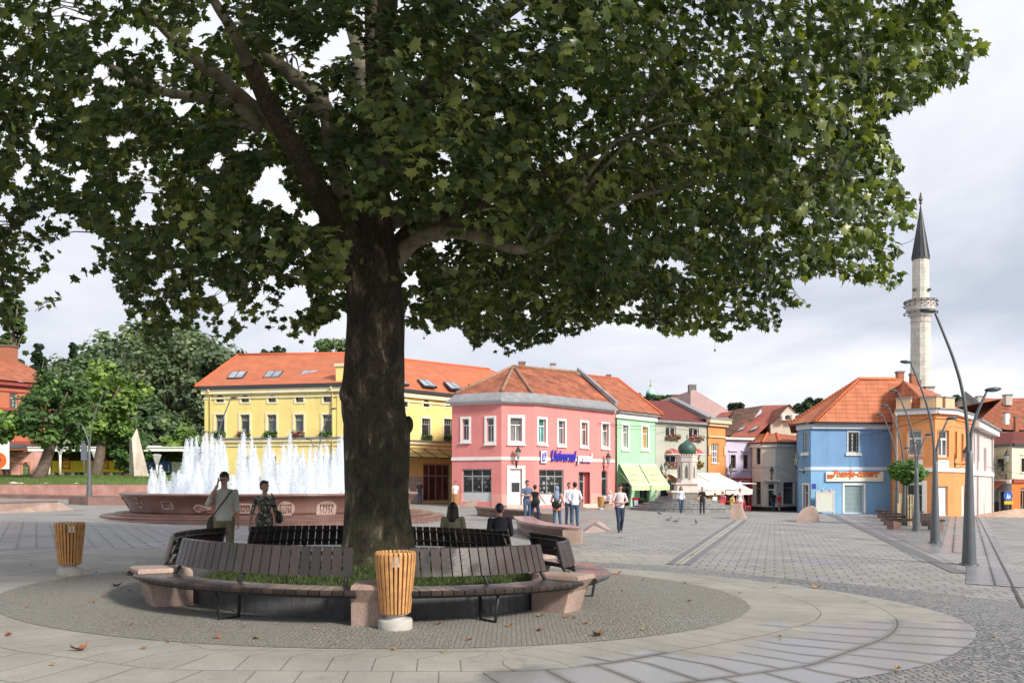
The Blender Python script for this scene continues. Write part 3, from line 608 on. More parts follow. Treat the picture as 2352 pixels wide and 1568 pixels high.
hi = [p1.P(.1, zT, -.35), p1.P(p1.L, zT, -.35).lerp(p2.P(0, zT, -.35), .5), p2.P(p2.L, zT, -.35).lerp(p3.P(0, zT, -.35), .5), p3.P(p3.L, zT, -.35)]
for i in range(3): b.face([lo[i], lo[i + 1], hi[i + 1], hi[i]], 0); b.face([lo[i] - Vector((0, 0, .14)), lo[i + 1] - Vector((0, 0, .14)), lo[i + 1], lo[i]], 0)
Lb = [Vector((pbk[1][0], pbk[1][1], zE)), hi[0]]; b.face([lo[0], hi[0], Vector((pbk[1][0], pbk[1][1], zE)) + Vector((-.3, 0, 0))], 0)
b.build('eaves', EAVE, pk)
K0 = byz(1179.6, 842, rgz); K1 = byz(1325, 856, rgz)
b = MB(); roofpoly(b, [hi[0], hi[1], K0]); plP2 = roofpoly(b, [hi[1], hi[2], K0]); plP3 = roofpoly(b, [hi[2], hi[3], K1, K0])
bl = Vector((pbk[1][0], pbk[1][1], zE)); br_ = Vector((pbk[0][0], pbk[0][1], zE)); roofpoly(b, [hi[0], K0, bl]); roofpoly(b, [bl, K0, K1, br_])
rf = b.build('roof', TILE_V, pk); b = MB()
for a_ in (hi[0], hi[1], hi[2], K1): b.tube([K0 + Vector((0, 0, .04)), a_ + Vector((0, 0, .06))], .12, 8)
b.build('ridge_tiles', mat('mossy_ridge', (.28, .17, .11), .9, .4, 5), rf)
def chim_at(parent, x0, x1, ytop, D, zb, m, cap=False):
    w = (x1 - x0) / F * D; p = at((x0 + x1) / 2, ytop, D); chimney(parent, (p.x, p.y), w / 1.1, w / 1.1, zb, p.z - (.45 if cap else .1), m, cap)
x_, y_ = c3(1040, 145); chim_at(pk, c3(1016, 0)[0], c3(1068, 0)[0], y_, K0.y + .6, 9.3, BRICKP)
x_, y_ = c3(1270, 158); chim_at(pk, c3(1252, 0)[0], c3(1293, 0)[0], y_, 65, 9.2, mat('pale_render', (.5, .47, .42), .9, .2))
b = MB(); n3 = Vector((p3.n.x, p3.n.y, 0)); e3 = Vector((p3.e.x, p3.e.y, 0)); a_ = [hi[3] + n3 * .5 + Vector((0, 0, -.25)), K1 + Vector((0, 0, .12)), br_]
for q0, q1 in ((a_[0], a_[1]),): b.prism([q0, q0 + e3 * .35, q1 + e3 * .35, q1], [q + Vector((0, 0, .3)) for q in (q0, q0 + e3 * .35, q1 + e3 * .35, q1)], 0)
b.build('parapet', EAVE, pk)
tealp = glass('pane_teal', (.04, .22, .20)); brownp = glass('pane_brown_curtain', (.22, .13, .09))
for i, r in enumerate(H1): window(p1, pk, r, trim=.16, tf=.3, nl=1, pane=PANES[i % 2 * 2])
window(p2, pk, H2, trim=.2, tf=.3, nl=1, pane=PANES[1])
for r, p_ in zip(H3, (tealp, PANES[2], brownp, PANES[1])): window(p3, pk, r, trim=.16, tf=.3, nl=1, pane=p_)
def shop(f, parent, r, nl, tf, interior=True, base=.55, frame=None, cols=None):
    """glazed shopfront with a lit-through pane, a solid base panel and goods on shelves behind"""
    u0, z0, u1, z1 = r; zb = z0 + base
    fm = frame or shopf; o = window(f, parent, (u0, zb, u1, z1), 'shop_window', trim=0, fm=fm, tf=tf, nl=nl, nu=nl, depth=.12, bar=.07, sill=False, pane=glass('shop_glass', (.05, .06, .06), .35))
    if base > 0.05:
        b = MB(); slab(b, f, u0, u1, z0, zb, -.2, -.08); b.build('base_panel', mat('pale_grey_panel', (.52, .54, .56), .5, .05), o)
    b = MB(); q = -1.3; e_ = .01
    b.face([f.P(u0 - .3, z0, q), f.P(u1 + .3, z0, q), f.P(u1 + .3, z1 + .2, q), f.P(u0 - .3, z1 + .2, q)]); b.face([f.P(u0 - .3, z0, q), f.P(u0 - .3, z0, -.25), f.P(u0 - .3, z1 + .2, -.25), f.P(u0 - .3, z1 + .2, q)]); b.face([f.P(u1 + .3, z0, q), f.P(u1 + .3, z0, -.25), f.P(u1 + .3, z1 + .2, -.25), f.P(u1 + .3, z1 + .2, q)])
    b.face([f.P(u0 - .3, z1 + .2, q), f.P(u1 + .3, z1 + .2, q), f.P(u1 + .3, z1 + .2, -.25), f.P(u0 - .3, z1 + .2, -.25)]); b.face([f.P(u0 - .3, z0, q), f.P(u1 + .3, z0, q), f.P(u1 + .3, z0, -.25), f.P(u0 - .3, z0, -.25)])
    b.build('interior', mat('shop_interior', (.16, .15, .14), .9, .2), o)
    if interior:
        b = MB(); zt = z1 - (z1 - zb) * tf
        for k in range(4):
            z_ = zb + .05 + (zt - zb) * k / 4; slab(b, f, u0 + .03, u1 - .03, z_ - .03, z_, -.9, -.35, 0); u = u0 + .1
            while u < u1 - .2:
                w = random.uniform(.08, .3); h = random.uniform(.12, (zt - zb) / 4 * .85)
                if random.random() < .85: slab(b, f, u, u + w * .85, z_ + .002, z_ + h, -.75, -.45 + random.uniform(-.1, .08), random.choice((1, 2, 3, 4, 1, 2)))
                u += w
        b.build('goods', [DARKMET, mat('goods_white', (.7, .7, .68)), mat('goods_dark', (.06, .06, .07)), mat('goods_green', (.25, .42, .38)), mat('goods_tan', (.42, .34, .26))], o)
    return o
shop(p1, pk, S1, 2, .3, base=.6); shop(p3, pk, S3, 2, .27, base=.75); shop(p3, pk, S4, 0, .3, base=.2)
dr = window(p2, pk, D2, 'door', trim=.22, tf=.32, nl=0, depth=.15, bar=.14, pane=PANES[0], sill=False, bottom=False)
b = MB(); slab(b, p2, D2[0] + .14, D2[2] - .14, D2[1] + .14, D2[1] + .85, -.17, -.13); slab(b, p2, D2[0] + .14, D2[2] - .14, D2[3] - .95, D2[3] - .14, -.17, -.13); b.build('panel', WHITE, dr)
b = MB(); slab(b, p2, D2[0] - .45, D2[2] + .4, -.7, D2[1] - .02, .03, .75); b.build('doorstep', mat('stone_step', (.52, .46, .38), .8, .15), pk)
b = MB(); slab(b, p3, D3[0] - .15, D3[2] + .2, -.9, D3[1] + .05, .04, .55); slab(b, p3, D3[0] - .25, D3[2] + .9, -.9, D3[1] - .18, .04, .9, 0); b.build('doorstep', MATS['stone_step'], pk)
# recessed doorway with an open glass leaf
b = MB(); u0, z0, u1, z1 = D3; q = -.5
for P4 in ([(u0, z0, q), (u1, z0, q), (u1, z1, q), (u0, z1, q)], [(u0, z0, 0), (u0, z0, q), (u0, z1, q), (u0, z1, 0)], [(u1, z0, 0), (u1, z0, q), (u1, z1, q), (u1, z1, 0)], [(u0, z1, 0), (u1, z1, 0), (u1, z1, q), (u0, z1, q)], [(u0, z0, 0), (u1, z0, 0), (u1, z0, q), (u0, z0, q)]):
    b.face([f_ for f_ in (p3.P(a, z, d) for a, z, d in P4)])
for h in ():pass
b.build('doorway', PINK, pk)
window(p3, pk, (u0 + .02, z0 + .1, u1 - .35, z1 - .02), 'door', trim=0, fm=shopf, tf=.3, nl=1, nu=1, depth=.36, bar=.06, sill=False, pane=PANES[0])
# sign: plate with page emblem and running lettering
sg = empty('shop_sign', p3.P(1.2, 3.9, .1), 'blue and white script lettering with a white emblem plate on the pink wall', 'sign')
ra = p3.rect(cr(c3, 1174, 808, 1216, 895)); b = MB(); slab(b, p3, ra[0], ra[2], ra[1], ra[3], .07, .16, 0); slab(b, p3, ra[0] - .03, ra[2] + .03, ra[1] - .03, ra[3] + .03, .05, .13, 1); b.build('emblem_plate', [mat('sign_white', (.82, .82, .84), .4), mat('sign_edge', (.2, .18, .3), .5)], sg)
BLUE = mat('sign_blue', (.035, .03, .42), .35, .05); b = MB(); w_ = ra[2] - ra[0]; h_ = ra[3] - ra[1]
def pq(a, c): return p3.P(ra[0] + w_ * a, ra[1] + h_ * c, .175)
for (a, c, d_, e_) in ((.2, .78, .78, .86), (.2, .62, .78, .70), (.2, .46, .8, .54), (.2, .1, .2, .8), (.78, .52, .82, .86), (.3, .28, .75, .32), (.3, .2, .75, .24), (.3, .12, .6, .15)):
    dx_ = .04
    b.tube([pq(a, c), pq(d_, e_)], .022 if c < .4 and a > .25 else .04, 6)
b.build('emblem', BLUE, sg)
u0, z0 = p3.uz(*c3(1250, 878)); u1, _ = p3.uz(*c3(1438, 878)); u2, _ = p3.uz(*c3(1552, 885))
o = textmesh('Universal', 1.05, BLUE, 'lettering', sg, facM(p3, u0, z0 + .02, .14), .3, .04, .022); wd_ = max(v.co.x for v in o.data.vertices) - 0
def fit(txt, f, ua, ub, z, size, m, nm, par, d=.14, shear=.3, off=.02, ext=.03):
    o = textmesh(txt, size, m, nm, None, None, shear, ext, off * 1.5); xs = [v.co.x for v in o.data.vertices]; s_ = (ub - ua) / (max(xs) - min(xs))
    o.data.transform(Matrix.Translation(-wloc(par)) @ facM(f, ua, z, d) @ Matrix.Diagonal((s_, 1, 1, 1)) @ Matrix.Translation((-min(xs), 0, 0))); o.parent = par; return o
bpy.data.objects.remove(o)
fit('Universal', p3, u0, u1 - .02, z0 + .02, 1.05, BLUE, 'lettering', sg); fit('promel', p3, u1 + .07, u2 + .04, z0 - .05, .85, BLUE, 'lettering', sg, .12, .3, .02); fit('promel', p3, u1 + .03, u2, z0 + .0, .85, MATS['sign_white'], 'lettering', sg, .2, .3, .02)  # blue promel is an offset copy serving as the white word's shadow
def lantern(f, u, z, label, arm=.55, side=0, s=1.0):
    s *= .72; arm *= .8
    """wall lantern on an iron bracket"""
    p = f.P(u, z, arm); e = empty('wall_lantern', f.P(u, z, 0), label, 'lantern', 'old style wall lanterns')
    b = MB(); b.tube([f.P(u, z - .25, 0), f.P(u, z - .25, arm), f.P(u, z - .02, arm)], .035 * s, 6); b.tube([f.P(u, z - .65, 0), f.P(u, z - .5, arm * .5), f.P(u, z - .25, arm * .9)], .025 * s, 6); b.box(f.P(u, z - .4, .02), (.1, .1, .5)); b.build('bracket', BLACK, e)
    b = MB(); b.lathe(p, [(.09 * s, 0), (.24 * s, .62 * s)], 6, 0, False); b.build('glass', glass('lantern_glass', (.35, .36, .33), .8), e)
    b = MB(); b.lathe(p, [(.31 * s, .62 * s), (.30 * s, .68 * s), (.13 * s, .92 * s), (.12 * s, 1.02 * s), (.03 * s, 1.1 * s), (.02 * s, 1.25 * s)], 6, 0, False); b.lathe(p, [(.12 * s, -.06 * s), (.1 * s, 0)], 6)
    for j in range(6): q = 2 * math.pi * j / 6; b.tube([p + Vector((.09 * s * math.cos(q), .09 * s * math.sin(q), 0)), p + Vector((.245 * s * math.cos(q), .245 * s * math.sin(q), .62 * s))], .016 * s, 4)
    b.build('cap', mat('green_black_iron', (.03, .05, .045), .5, .2), e); return e
u, z = p2.uz(*c3(1000, 850)); lantern(p2, u, z - .1, 'green black lantern above the white corner door of the pink building')
u, z = p3.uz(*c4(205, 915)); lantern(p3, u, z, 'lantern at the right end of the pink wall beside the green house')
# ---------------------------------------------------------------- green house
GRN = plaster('green_plaster', (.38, .66, .42)); g1 = Fac(1411.5, 63.9, 1505, 68.4)
gh = empty('green_house', (g1.A.x, g1.A.y, g1.base()), 'narrow mint green two storey house with orange roof beside the pink building', 'house')
H = [g1.rect(cr(c4, 366, 590, 412, 780)), g1.rect(cr(c4, 532, 605, 582, 785))]; DG = g1.rect(cr(c4, 345, 1080, 435, 1295)); DG2 = g1.rect(cr(c4, 507, 1100, 590, 1290))
b = MB(); wall(b, g1, 7.2, H + [DG, DG2]); body(b, [g1], [(13.6, 79), (11.4, 76)], 7.2); b.build('wall', GRN, gh)
b = MB(); slab(b, g1, 0, g1.L + .1, 6.75, 7.15, 0, .18); slab(b, g1, -.02, g1.L + .25, 7.15, 7.3, 0, .4, 1); b.build('cornice', [WHITE, EAVE], gh)
for i, r in enumerate(H): window(g1, gh, r, trim=.2, tf=.32, nl=1, pane=[PANES[1], glass('pane_ochre', (.3, .17, .05))][i])
shop(g1, gh, DG, 1, .2, False, .1); window(g1, gh, DG2, 'door', trim=.05, fm=shopf, tf=.15, nl=1, pane=PANES[0], sill=False)
b = MB(); V0 = byz(1336, 861, 11.0); V1 = byz(*c4(325, 195), 11.0); plG = roofpoly(b, [g1.P(0, 7.32, .5), g1.P(g1.L + .35, 7.32, .5), V1, V0]); bb_ = Vector((13.6, 79, 7.3)); roofpoly(b, [g1.P(g1.L + .35, 7.32, .5), bb_, V1]); roofpoly(b, [V0, V1, bb_, Vector((11.4, 76, 7.3))])
r_ = b.build('roof', TILE_O, gh); b = MB(); b.tube([V0, V1, g1.P(g1.L + .35, 7.38, .5)], .12, 8); b.build('ridge_tiles', MATS['ridge_orange'], r_)
chim_at(gh, c4(227, 0)[0], c4(268, 0)[0], c4(0, 162)[1], V1.y - .3, 10.3, mat('dark_chimney', (.08, .06, .05), .9)); drainpipe(gh, g1, .08, -.4, 7.2, mat('brown_pipe', (.16, .09, .08), .6))
AWN = mat('lime_awning', (.50, .74, .33), .8, .05, 1.5)
for k, (xa, xb, yb0) in enumerate((((330, 920), (490, 922), [(445, 1105), (602, 1100)]), ((498, 924), (640, 925), [(612, 1105), (768, 1100)]))):
    (ua, za), (ub, zb) = g1.uz(*c4(*xa)), g1.uz(*c4(*xb)); e = empty('awning', g1.P((ua + ub) / 2, za, .1), 'lime green fabric awning, %s panel over the green shopfront' % ['left', 'right'][k], 'awning', 'lime green shop awnings')
    prj = 2.3; zf = 1.95; nx = 8; b = MB(); T = [g1.P(ua + (ub - ua) * i / nx, za, .12) for i in range(nx + 1)]; dl = (g1.uz(*c4(*yb0[0]))[0] - ua) * 0
    D_ = g1.P(ua, 0).y - prj * .7; q0 = at(*c4(*yb0[0]), D_); q1 = at(*c4(*yb0[1]), D_ + 1.6); B_ = [q0.lerp(Vector((q1.x, q1.y, q0.z)), i / nx) + Vector((0, 0, .02 * math.sin(i * math.pi / nx) * -1)) for i in range(nx + 1)]
    for i in range(nx):
        b.face([T[i], B_[i], B_[i + 1], T[i + 1]], 0); v = Vector((0, 0, -.32 - .03 * (i % 2))); v2 = Vector((0, 0, -.32 - .03 * ((i + 1) % 2))); b.face([B_[i], B_[i] + v, B_[i + 1] + v2, B_[i + 1]], 0)
    b.build('fabric', AWN, e); b = MB(); b.tube([B_[0], B_[-1]], .035, 6); b.tube([T[0], T[-1]], .06, 6); b.tube([T[0] + Vector((0, 0, -.6)), B_[0]], .03, 6); b.tube([T[-1] + Vector((0, 0, -.6)), B_[-1]], .03, 6); b.build('frame', WHITE, e)
    # faint printed emblem: two scrolls and a word
    b = MB(); c_ = (T[4] + B_[4]) / 2; eu = (T[-1] - T[0]).normalized(); ev = (T[4] - B_[4]).normalized(); nn = eu.cross(ev); nn = nn if nn.z > 0 else -nn
    for s_ in (1, -1):
        arc = [c_ + eu * (.85 * math.cos(a)) + ev * (s_ * (.35 + .32 * math.sin(a))) + nn * .02 for a in np.linspace(.25, 2.9, 14)]; b.tube(arc, .022, 5)
    b.tube([c_ + eu * (.55 * (i / 12 - .5) * 2) + ev * (.09 * math.sin(i * 1.9)) + nn * .02 for i in range(13)], .025, 5)
    b.build('print', mat('olive_print', (.30, .42, .16), .8), e)
# ---------------------------------------------------------------- sage grey house
SAGE = plaster('sage_grey_plaster', (.44, .44, .38)); s1 = Fac(1505.5, 69.2, 1626, 73.2)
gy = empty('grey_house', (s1.A.x, s1.A.y, s1.base()), 'grey two storey house with dark red roof, flower boxes and red arched window awnings', 'house')
H = [s1.rect(cr(c4, *q)) for q in ((733, 603, 822, 690), (931, 613, 1016, 700), (733, 842, 830, 930), (935, 842, 1018, 930))]; zc = 6.95
SG = s1.rect(cr(c4, 690, 1130, 1085, 1235)); b = MB(); wall(b, s1, zc, H + [SG]); body(b, [s1], [(21, 84), (14, 80)], zc); b.build('wall', SAGE, gy)
b = MB(); slab(b, s1, -.1, s1.L + .1, 6.8, zc + .06, 0, .35); b.build('gutter', EAVE, gy)
for r in H: window(s1, gy, r, trim=0, tm=SAGE, fm=mat('white_frame', (.6, .6, .56), .6), tf=0, nl=1, pane=PANES[0], sill=False, depth=.14, bar=.09)
shop(s1, gy, SG, 3, .1, False, .1)
b = MB(); a_, b_2 = c4(578, 380), c4(765, 382); Z = 10.2; V0 = byz(*a_, Z); V1 = byz(*b_2, Z); e0 = s1.P(-.2, zc + .06, .4); e1 = s1.P(s1.L, zc + .06, .4)
roofpoly(b, [e0, e1, V1, V0]); roofpoly(b, [V0, V1, Vector((21, 86, 7)), Vector((14, 82, 7))]); b.build('roof', TILE_R, gy)
b = MB(); q = [V1, e1]; up = Vector((0, 0, .35)); rt = Vector((s1.e.x, s1.e.y, 0)) * 1.0
b.prism([V1, e1, e1 + rt * .9, V1 + rt], [p + up for p in (V1, e1, e1 + rt * .9, V1 + rt)]); b.build('parapet', EAVE, gy)
chim_at(gy, c4(777, 0)[0], c4(838, 0)[0], c4(0, 333)[1], V1.y + 1, 9, BRICKP)
RA = mat('red_awning', (.42, .09, .08), .7, .1)
for k, (x0, x1) in enumerate(((726, 834), (935, 1024))):
    u0, z0, u1, z1 = s1.rect(cr(c4, x0, 790, x1, 838)); e = empty('awning', s1.P((u0 + u1) / 2, z0, .02), 'small red half dome awning over the %s lower window of the grey house' % ['left', 'right'][k], 'awning', 'red half dome awnings')
    b = MB(); n = 6; cu = (u0 + u1) / 2; ru = (u1 - u0) / 2; rows = []
    for i in range(n + 1):
        th = math.pi / 2 * i / n; rows.append([s1.P(cu + ru * math.cos(a) * math.cos(th) if False else cu + ru * math.cos(a), z0 + (z1 - z0) * math.sin(th) * math.sin(a), .05 + .9 * math.cos(th) * math.sin(a)) for a in np.linspace(0, math.pi, 13)])
    for i in range(n):
        for j in range(12): b.face([rows[i][j], rows[i][j + 1], rows[i + 1][j + 1], rows[i + 1][j]], 0, None, True)
    b.build('fabric', RA, e); b = MB()
    for j in (0, 3, 6, 9, 12): b.tube([rows[i][j] + Vector((0, -.02, .01)) for i in range(n + 1)], .03, 5)
    b.tube([p + Vector((0, 0, -.02)) for p in rows[0]], .05, 5); b.build('frame', WHITE, e)
for k, (q, c, t) in enumerate((((732, 690, 840, 712), ('red', (.42, .10, .10)), 'green and dull red flower box on the upper left window'), ((930, 700, 1035, 722), ('rose', (.85, .22, .30)), 'bright pink flower box on the upper right window'), ((732, 925, 832, 948), ('rose', (.85, .22, .30)), 'pink and green flower box under the left red awning'), ((995, 925, 1035, 948), ('yellow', (.6, .3, .08)), 'small green flower box under the right red awning'))):
    u0, z0, u1, z1 = s1.rect(cr(c4, *q)); flowerbox(s1, u0, u1, z0, c, t + ' of the grey house')
u, z = s1.uz(*c4(703, 965)); lantern(s1, u, z - .1, 'lantern on the grey house just above the lime green awning')
# ---------------------------------------------------------------- narrow orange house
ORG = plaster('orange_plaster', (.70, .29, .10)); o1 = Fac(1626.5, 73.0, 1666, 74.8)
oh = empty('orange_house', (o1.A.x, o1.A.y, o1.base()), 'narrow ornate orange house between the grey and the lilac house', 'house')
H = [o1.rect(cr(c4, 1124, 745, 1182, 912))]; b = MB(); wall(b, o1, 7.3, H); body(b, [o1], [(21.3, 84), (20, 84)], 7.3); b.build('wall', ORG, oh)
window(o1, oh, H[0], trim=0, tf=.4, nl=2, nu=2, nt=2, pane=PANES[2], bar=.09)
b = MB(); slab(b, o1, -.3, o1.L + .35, 7.0, 7.32, 0, .45); slab(b, o1, -.1, o1.L + .15, 6.75, 7.0, 0, .25); slab(b, o1, -.05, o1.L + .1, 5.75, 5.88, 0, .14)
for u in (.12, o1.L - .22): slab(b, o1, u - .1, u + .15, 4.2, 5.0, 0, .12)
b.build('cornice', [plaster('peach_trim', (.78, .55, .38), .2)], oh)
b = MB(); slab(b, o1, -.3, o1.L + .4, 7.325, 7.5, -6, .5); b.build('roof', EAVE, oh)
# ---------------------------------------------------------------- lilac house
LIL = plaster('lilac_plaster', (.58, .55, .70)); l1 = Fac(1667, 79.0, 1727.5, 80.2); zc = 6.05
lh = empty('lilac_house', (l1.A.x, l1.A.y, l1.base()), 'pale lilac two storey house with red and brown tiled roof and dark red shopfront', 'house')
H = [l1.rect(cr(c5, *q)) for q in ((192, 852, 242, 985), (316, 852, 366, 988))]; SH = l1.rect(cr(c5, 175, 1200, 372, 1370)); b = MB(); wall(b, l1, zc, H + [SH]); body(b, [l1], [(28, 92), (20, 90)], zc); b.build('wall', LIL, lh)
for r in H: window(l1, lh, r, trim=.13, tm=plaster('lilac_trim', (.58, .55, .66), .2), fm=mat('brown_frame', (.09, .06, .05), .6), tf=.35, nl=1, pane=PANES[0], hood=True)
b = MB(); slab(b, l1, -.2, l1.L + .1, 5.85, zc + .02, 0, .3); b.build('cornice', plaster('white_trim', (.70, .69, .70), .2), lh)
b = MB(); r = l1.rect(cr(c5, 160, 1082, 388, 1185)); slab(b, l1, r[0], r[2], r[1], r[3], .01, .25, 0); slab(b, l1, r[0], r[2], -2.2, r[1], .008, .06, 0) if False else None
slab(b, l1, .02, SH[0] - .02, -2.2, r[1] - .01, .004, .06, 0); slab(b, l1, SH[2] + .02, l1.L - .15, -2.2, r[1] - .01, .004, .06, 0); b.build('sign_board', mat('wine_red', (.42, .05, .045), .5, .1), lh)
fit('Café SLASTIČARNA', l1, r[0] + .15, r[2] - .25, r[3] - .62, .62, mat('sign_pink', (.62, .42, .40), .5), 'lettering', lh, .27, 0, .004); fit('Amir', l1, (r[0] + r[2]) / 2 + .3, r[2] - .6, r[1] + .25, .45, MATS['sign_pink'], 'lettering', lh, .27, .2, .004)
shop(l1, lh, SH, 2, .1, False, .1, mat('wine_frame', (.22, .035, .03), .5))
Z = 10.6; b = MB(); A0 = l1.P(.2, 6.1, .35); A1 = l1.P(l1.L + .05, 6.1, .35); RT = byz(*c5(772, 356), Z); RL = byz(*c5(515, 362), Z); ML = byz(*c5(320, 540), 7.9)
plL = roofpoly(b, [A0, A1, RT, RL]); r_ = b.build('roof', tiles('red_clay_roof', (.33, .10, .065), (.29, .085, .055), .3, .36, (.24, .055, .035), blotch=.25, bump=.3), lh)
for q in (((250, 627), (290, 594), (352, 572), (318, 606)), ((375, 625), (418, 590), (480, 570), (440, 604))): skylight(lh, plL, [c5(*p) for p in q], False)
u, z = l1.uz(*c5(162, 1020)); lantern(l1, .25, z - .1, 'lantern between the lilac house and the narrow orange house', s=1.1)
u, z = 0, 0; drainpipe(lh, l1, l1.L - .06, -1, 5.9, BLACK)
# brown tiled roof behind on the left, its own low house
bh = empty('brown_roofed_house', at(1680, 1000, 84), 'house behind the lilac one, only its weathered brown tiled roof showing', 'house')
b = MB(); q = [at(*c5(128, 660), 82), at(*c5(300, 660), 82), at(*c5(515, 362), 90), at(*c5(420, 378), 90.5), at(*c5(240, 402), 90), at(*c5(128, 500), 87)]; roofpoly(b, [q[0], q[1], q[2], q[4]]); roofpoly(b, [q[0], q[4], at(*c5(128, 480), 91)]); b.build('roof', TILE_N, bh)
b = MB(); b.prism([at(*c5(135, 668), 82.3), at(*c5(290, 668), 82.3), at(*c5(500, 400), 90.5), at(*c5(150, 480), 90)], [at(*c5(135, 668), 82.3) - Vector((0, 0, 7)), at(*c5(290, 668), 82.3) - Vector((0, 0, 7)), at(*c5(500, 400), 90.5) - Vector((0, 0, 9)), at(*c5(150, 480), 90) - Vector((0, 0, 9))]); b.build('wall', LIL, bh)
# ---------------------------------------------------------------- cream house
CRM = plaster('cream_plaster', (.86, .83, .72)); k1 = Fac(1727.5, 80.0, 1750, 78.6); k2 = Fac(1750, 78.6, 1781, 78.4); k3 = Fac(1781, 78.4, 1850, 80); zc = 5.45
kh = empty('cream_corner_house', (k2.A.x, k2.A.y, k2.base()), 'cream corner house with orange hipped roof left of the blue building', 'house')
K1H = [k1.rect(cr(c5, 447, 785, 490, 945)), k1.rect(cr(c5, 436, 1118, 496, 1345))]; K2D = k2.rect(cr(c5, 560, 1128, 640, 1372)); K3H = k3.rect(cr(c5, 713, 1122, 822, 1342))
b = MB(); wall(b, k1, zc, K1H); wall(b, k2, zc, [K2D]); wall(b, k3, zc, [K3H]); body(b, [k1, k2, k3], [(33, 90), (24, 90)], zc); b.build('wall', CRM, kh)
window(k1, kh, K1H[0], trim=0, fm=MATS['brown_frame'], tf=.3, nl=0, pane=PANES[0]); window(k1, kh, K1H[1], 'shop_window', trim=.1, fm=MATS['grey_frame'], tf=.3, nl=0, pane=PANES[2], sill=False)
window(k2, kh, K2D, 'door', trim=.08, fm=WHITE, tf=.28, nl=0, pane=PANES[0], sill=False, bar=.12, bottom=False); window(k3, kh, K3H, 'shop_window', trim=.06, fm=MATS['grey_frame'], tf=.25, nl=0, pane=PANES[2], sill=False)
b = MB(); band(b, [k1, k2, k3], 5.12, zc, .22, 0); band(b, [k1, k2, k3], zc, zc + .12, .4, 1); band(b, [k1, k2, k3], -3, -.55, .05, 2)
slab(b, k2, K2D[0] - .4, K2D[2] + .4, K2D[3] + .12, K2D[3] + .3, 0, .3, 0); b.build('cornice', [WHITE, BLACK, mat('black_plinth', (.03, .03, .03), .6)], kh)
Z = 8.7; rf0 = byz(*c5(620, 525), Z); rf1 = byz(*c5(900, 540), Z); b = MB(); e0 = k1.P(-.3, zc + .12, .5); e1 = k2.P(0, zc + .12, .5); e2 = k3.P(0, zc + .12, .5); e3_ = k3.P(k3.L, zc + .12, .5)
roofpoly(b, [e0, e1, rf0]); roofpoly(b, [e1, e2, rf0]); roofpoly(b, [e2, e3_, rf1, rf0]); roofpoly(b, [e0, rf0, Vector((24, 90, 5.5))]); roofpoly(b, [Vector((24, 90, 5.5)), rf0, rf1, Vector((34, 90, 5.5))]); r_ = b.build('roof', TILE_O, kh)
b = MB(); [b.tube([rf0, q], .13, 8) for q in (e0, e1, e2)]; b.build('ridge_tiles', MATS['ridge_orange'], r_)
u, z = k2.uz(*c5(595, 1055)); lantern(k2, u, z, 'lantern over the door of the cream corner house')
# gabled house behind with two air conditioners
gb = empty('gabled_house', at(*c5(760, 530), 86), 'cream gable wall with two air conditioning units behind the cream house', 'house')
b = MB(); G_ = [at(*c5(590, 540), 84.5), at(*c5(772, 362), 84.5), at(*c5(880, 478), 84.5), at(*c5(880, 560), 84.5)]; G_[0].z = G_[3].z; bk = Vector((.5, 9, 0)); b.prism(G_, [p + bk for p in G_]); b.prism([Vector((p.x, p.y, -2)) for p in (G_[0], G_[3], G_[3] + bk, G_[0] + bk)], [Vector((p.x, p.y, G_[0].z)) for p in (G_[0], G_[3], G_[3] + bk, G_[0] + bk)]); b.build('wall', plaster('gable_cream', (.60, .57, .46)), gb)
b = MB(); up = Vector((0, -.2, .12)); roofpoly(b, [G_[1] + up, G_[0] + up, G_[0] + bk, G_[1] + bk]); roofpoly(b, [G_[1] + up, G_[2] + up + Vector((.5, 0, -.5)), G_[2] + bk, G_[1] + bk]); b.build('roof', MATS['red_clay_roof'], gb)
for k, (x0, x1) in enumerate(((692, 757), (792, 858))):
    r0, r1 = at(*c5(x0, 512), 84.2), at(*c5(x1, 450), 84.2); e = empty('air_conditioner', r0, 'white outdoor air conditioning unit, %s of two on the gable' % ['left', 'right'][k], 'air conditioner', 'air conditioning units on the gable')
    b = MB(); b.box(((r0.x + r1.x) / 2, 84.1, (r0.z + r1.z) / 2), (r1.x - r0.x, .6, r1.z - r0.z), m=0, bev=.05); b.build('housing', WHITE, e); b = MB(); c_ = Vector(((r0.x + r1.x) / 2 + .2, 83.78, (r0.z + r1.z) / 2))
    b.tube([c_, c_ + Vector((0, -.04, 0))], .23, 20, 0, False); b.tube([c_ + Vector((0, -.04, 0)), c_ + Vector((0, -.07, 0))], .07, 12, 0); b.build('fan_grille', DARKMET, e)
# ---------------------------------------------------------------- blue building
BLU = plaster('blue_plaster', (.19, .34, .56)); BLU2 = plaster('light_blue_plaster', (.23, .43, .65))
b1 = Fac(1834, 67.4, 1862.6, 65.5); b2 = Fac(1862.6, 65.5, 2054, 66.2); zc = 6.35
bl_ = empty('blue_building', (b2.A.x, b2.A.y, b2.base()), 'blue two storey corner building with orange hip roof and white band', 'building')
HB1 = [b1.rect(cr(c5, 912, 628, 958, 828)), b1.rect(cr(c5, 918, 1150, 968, 1392))]
HB2 = [b2.rect(cr(c5, 1357, 625, 1462, 832)), b2.rect(cr(c5, 1322, 1152, 1512, 1430))]
b = MB(); zb = 2.83
for f, hs in ((b1, HB1), (b2, HB2)):
    wall(b, f, zc, [h for h in hs if h[3] > zb], 0, z0=zb); wall(b, f, zb, [h for h in hs if h[3] <= zb], 1)
body(b, [b1, b2], [(33, 80), (27.5, 80)], zc); b.build('wall', [BLU, BLU2], bl_)
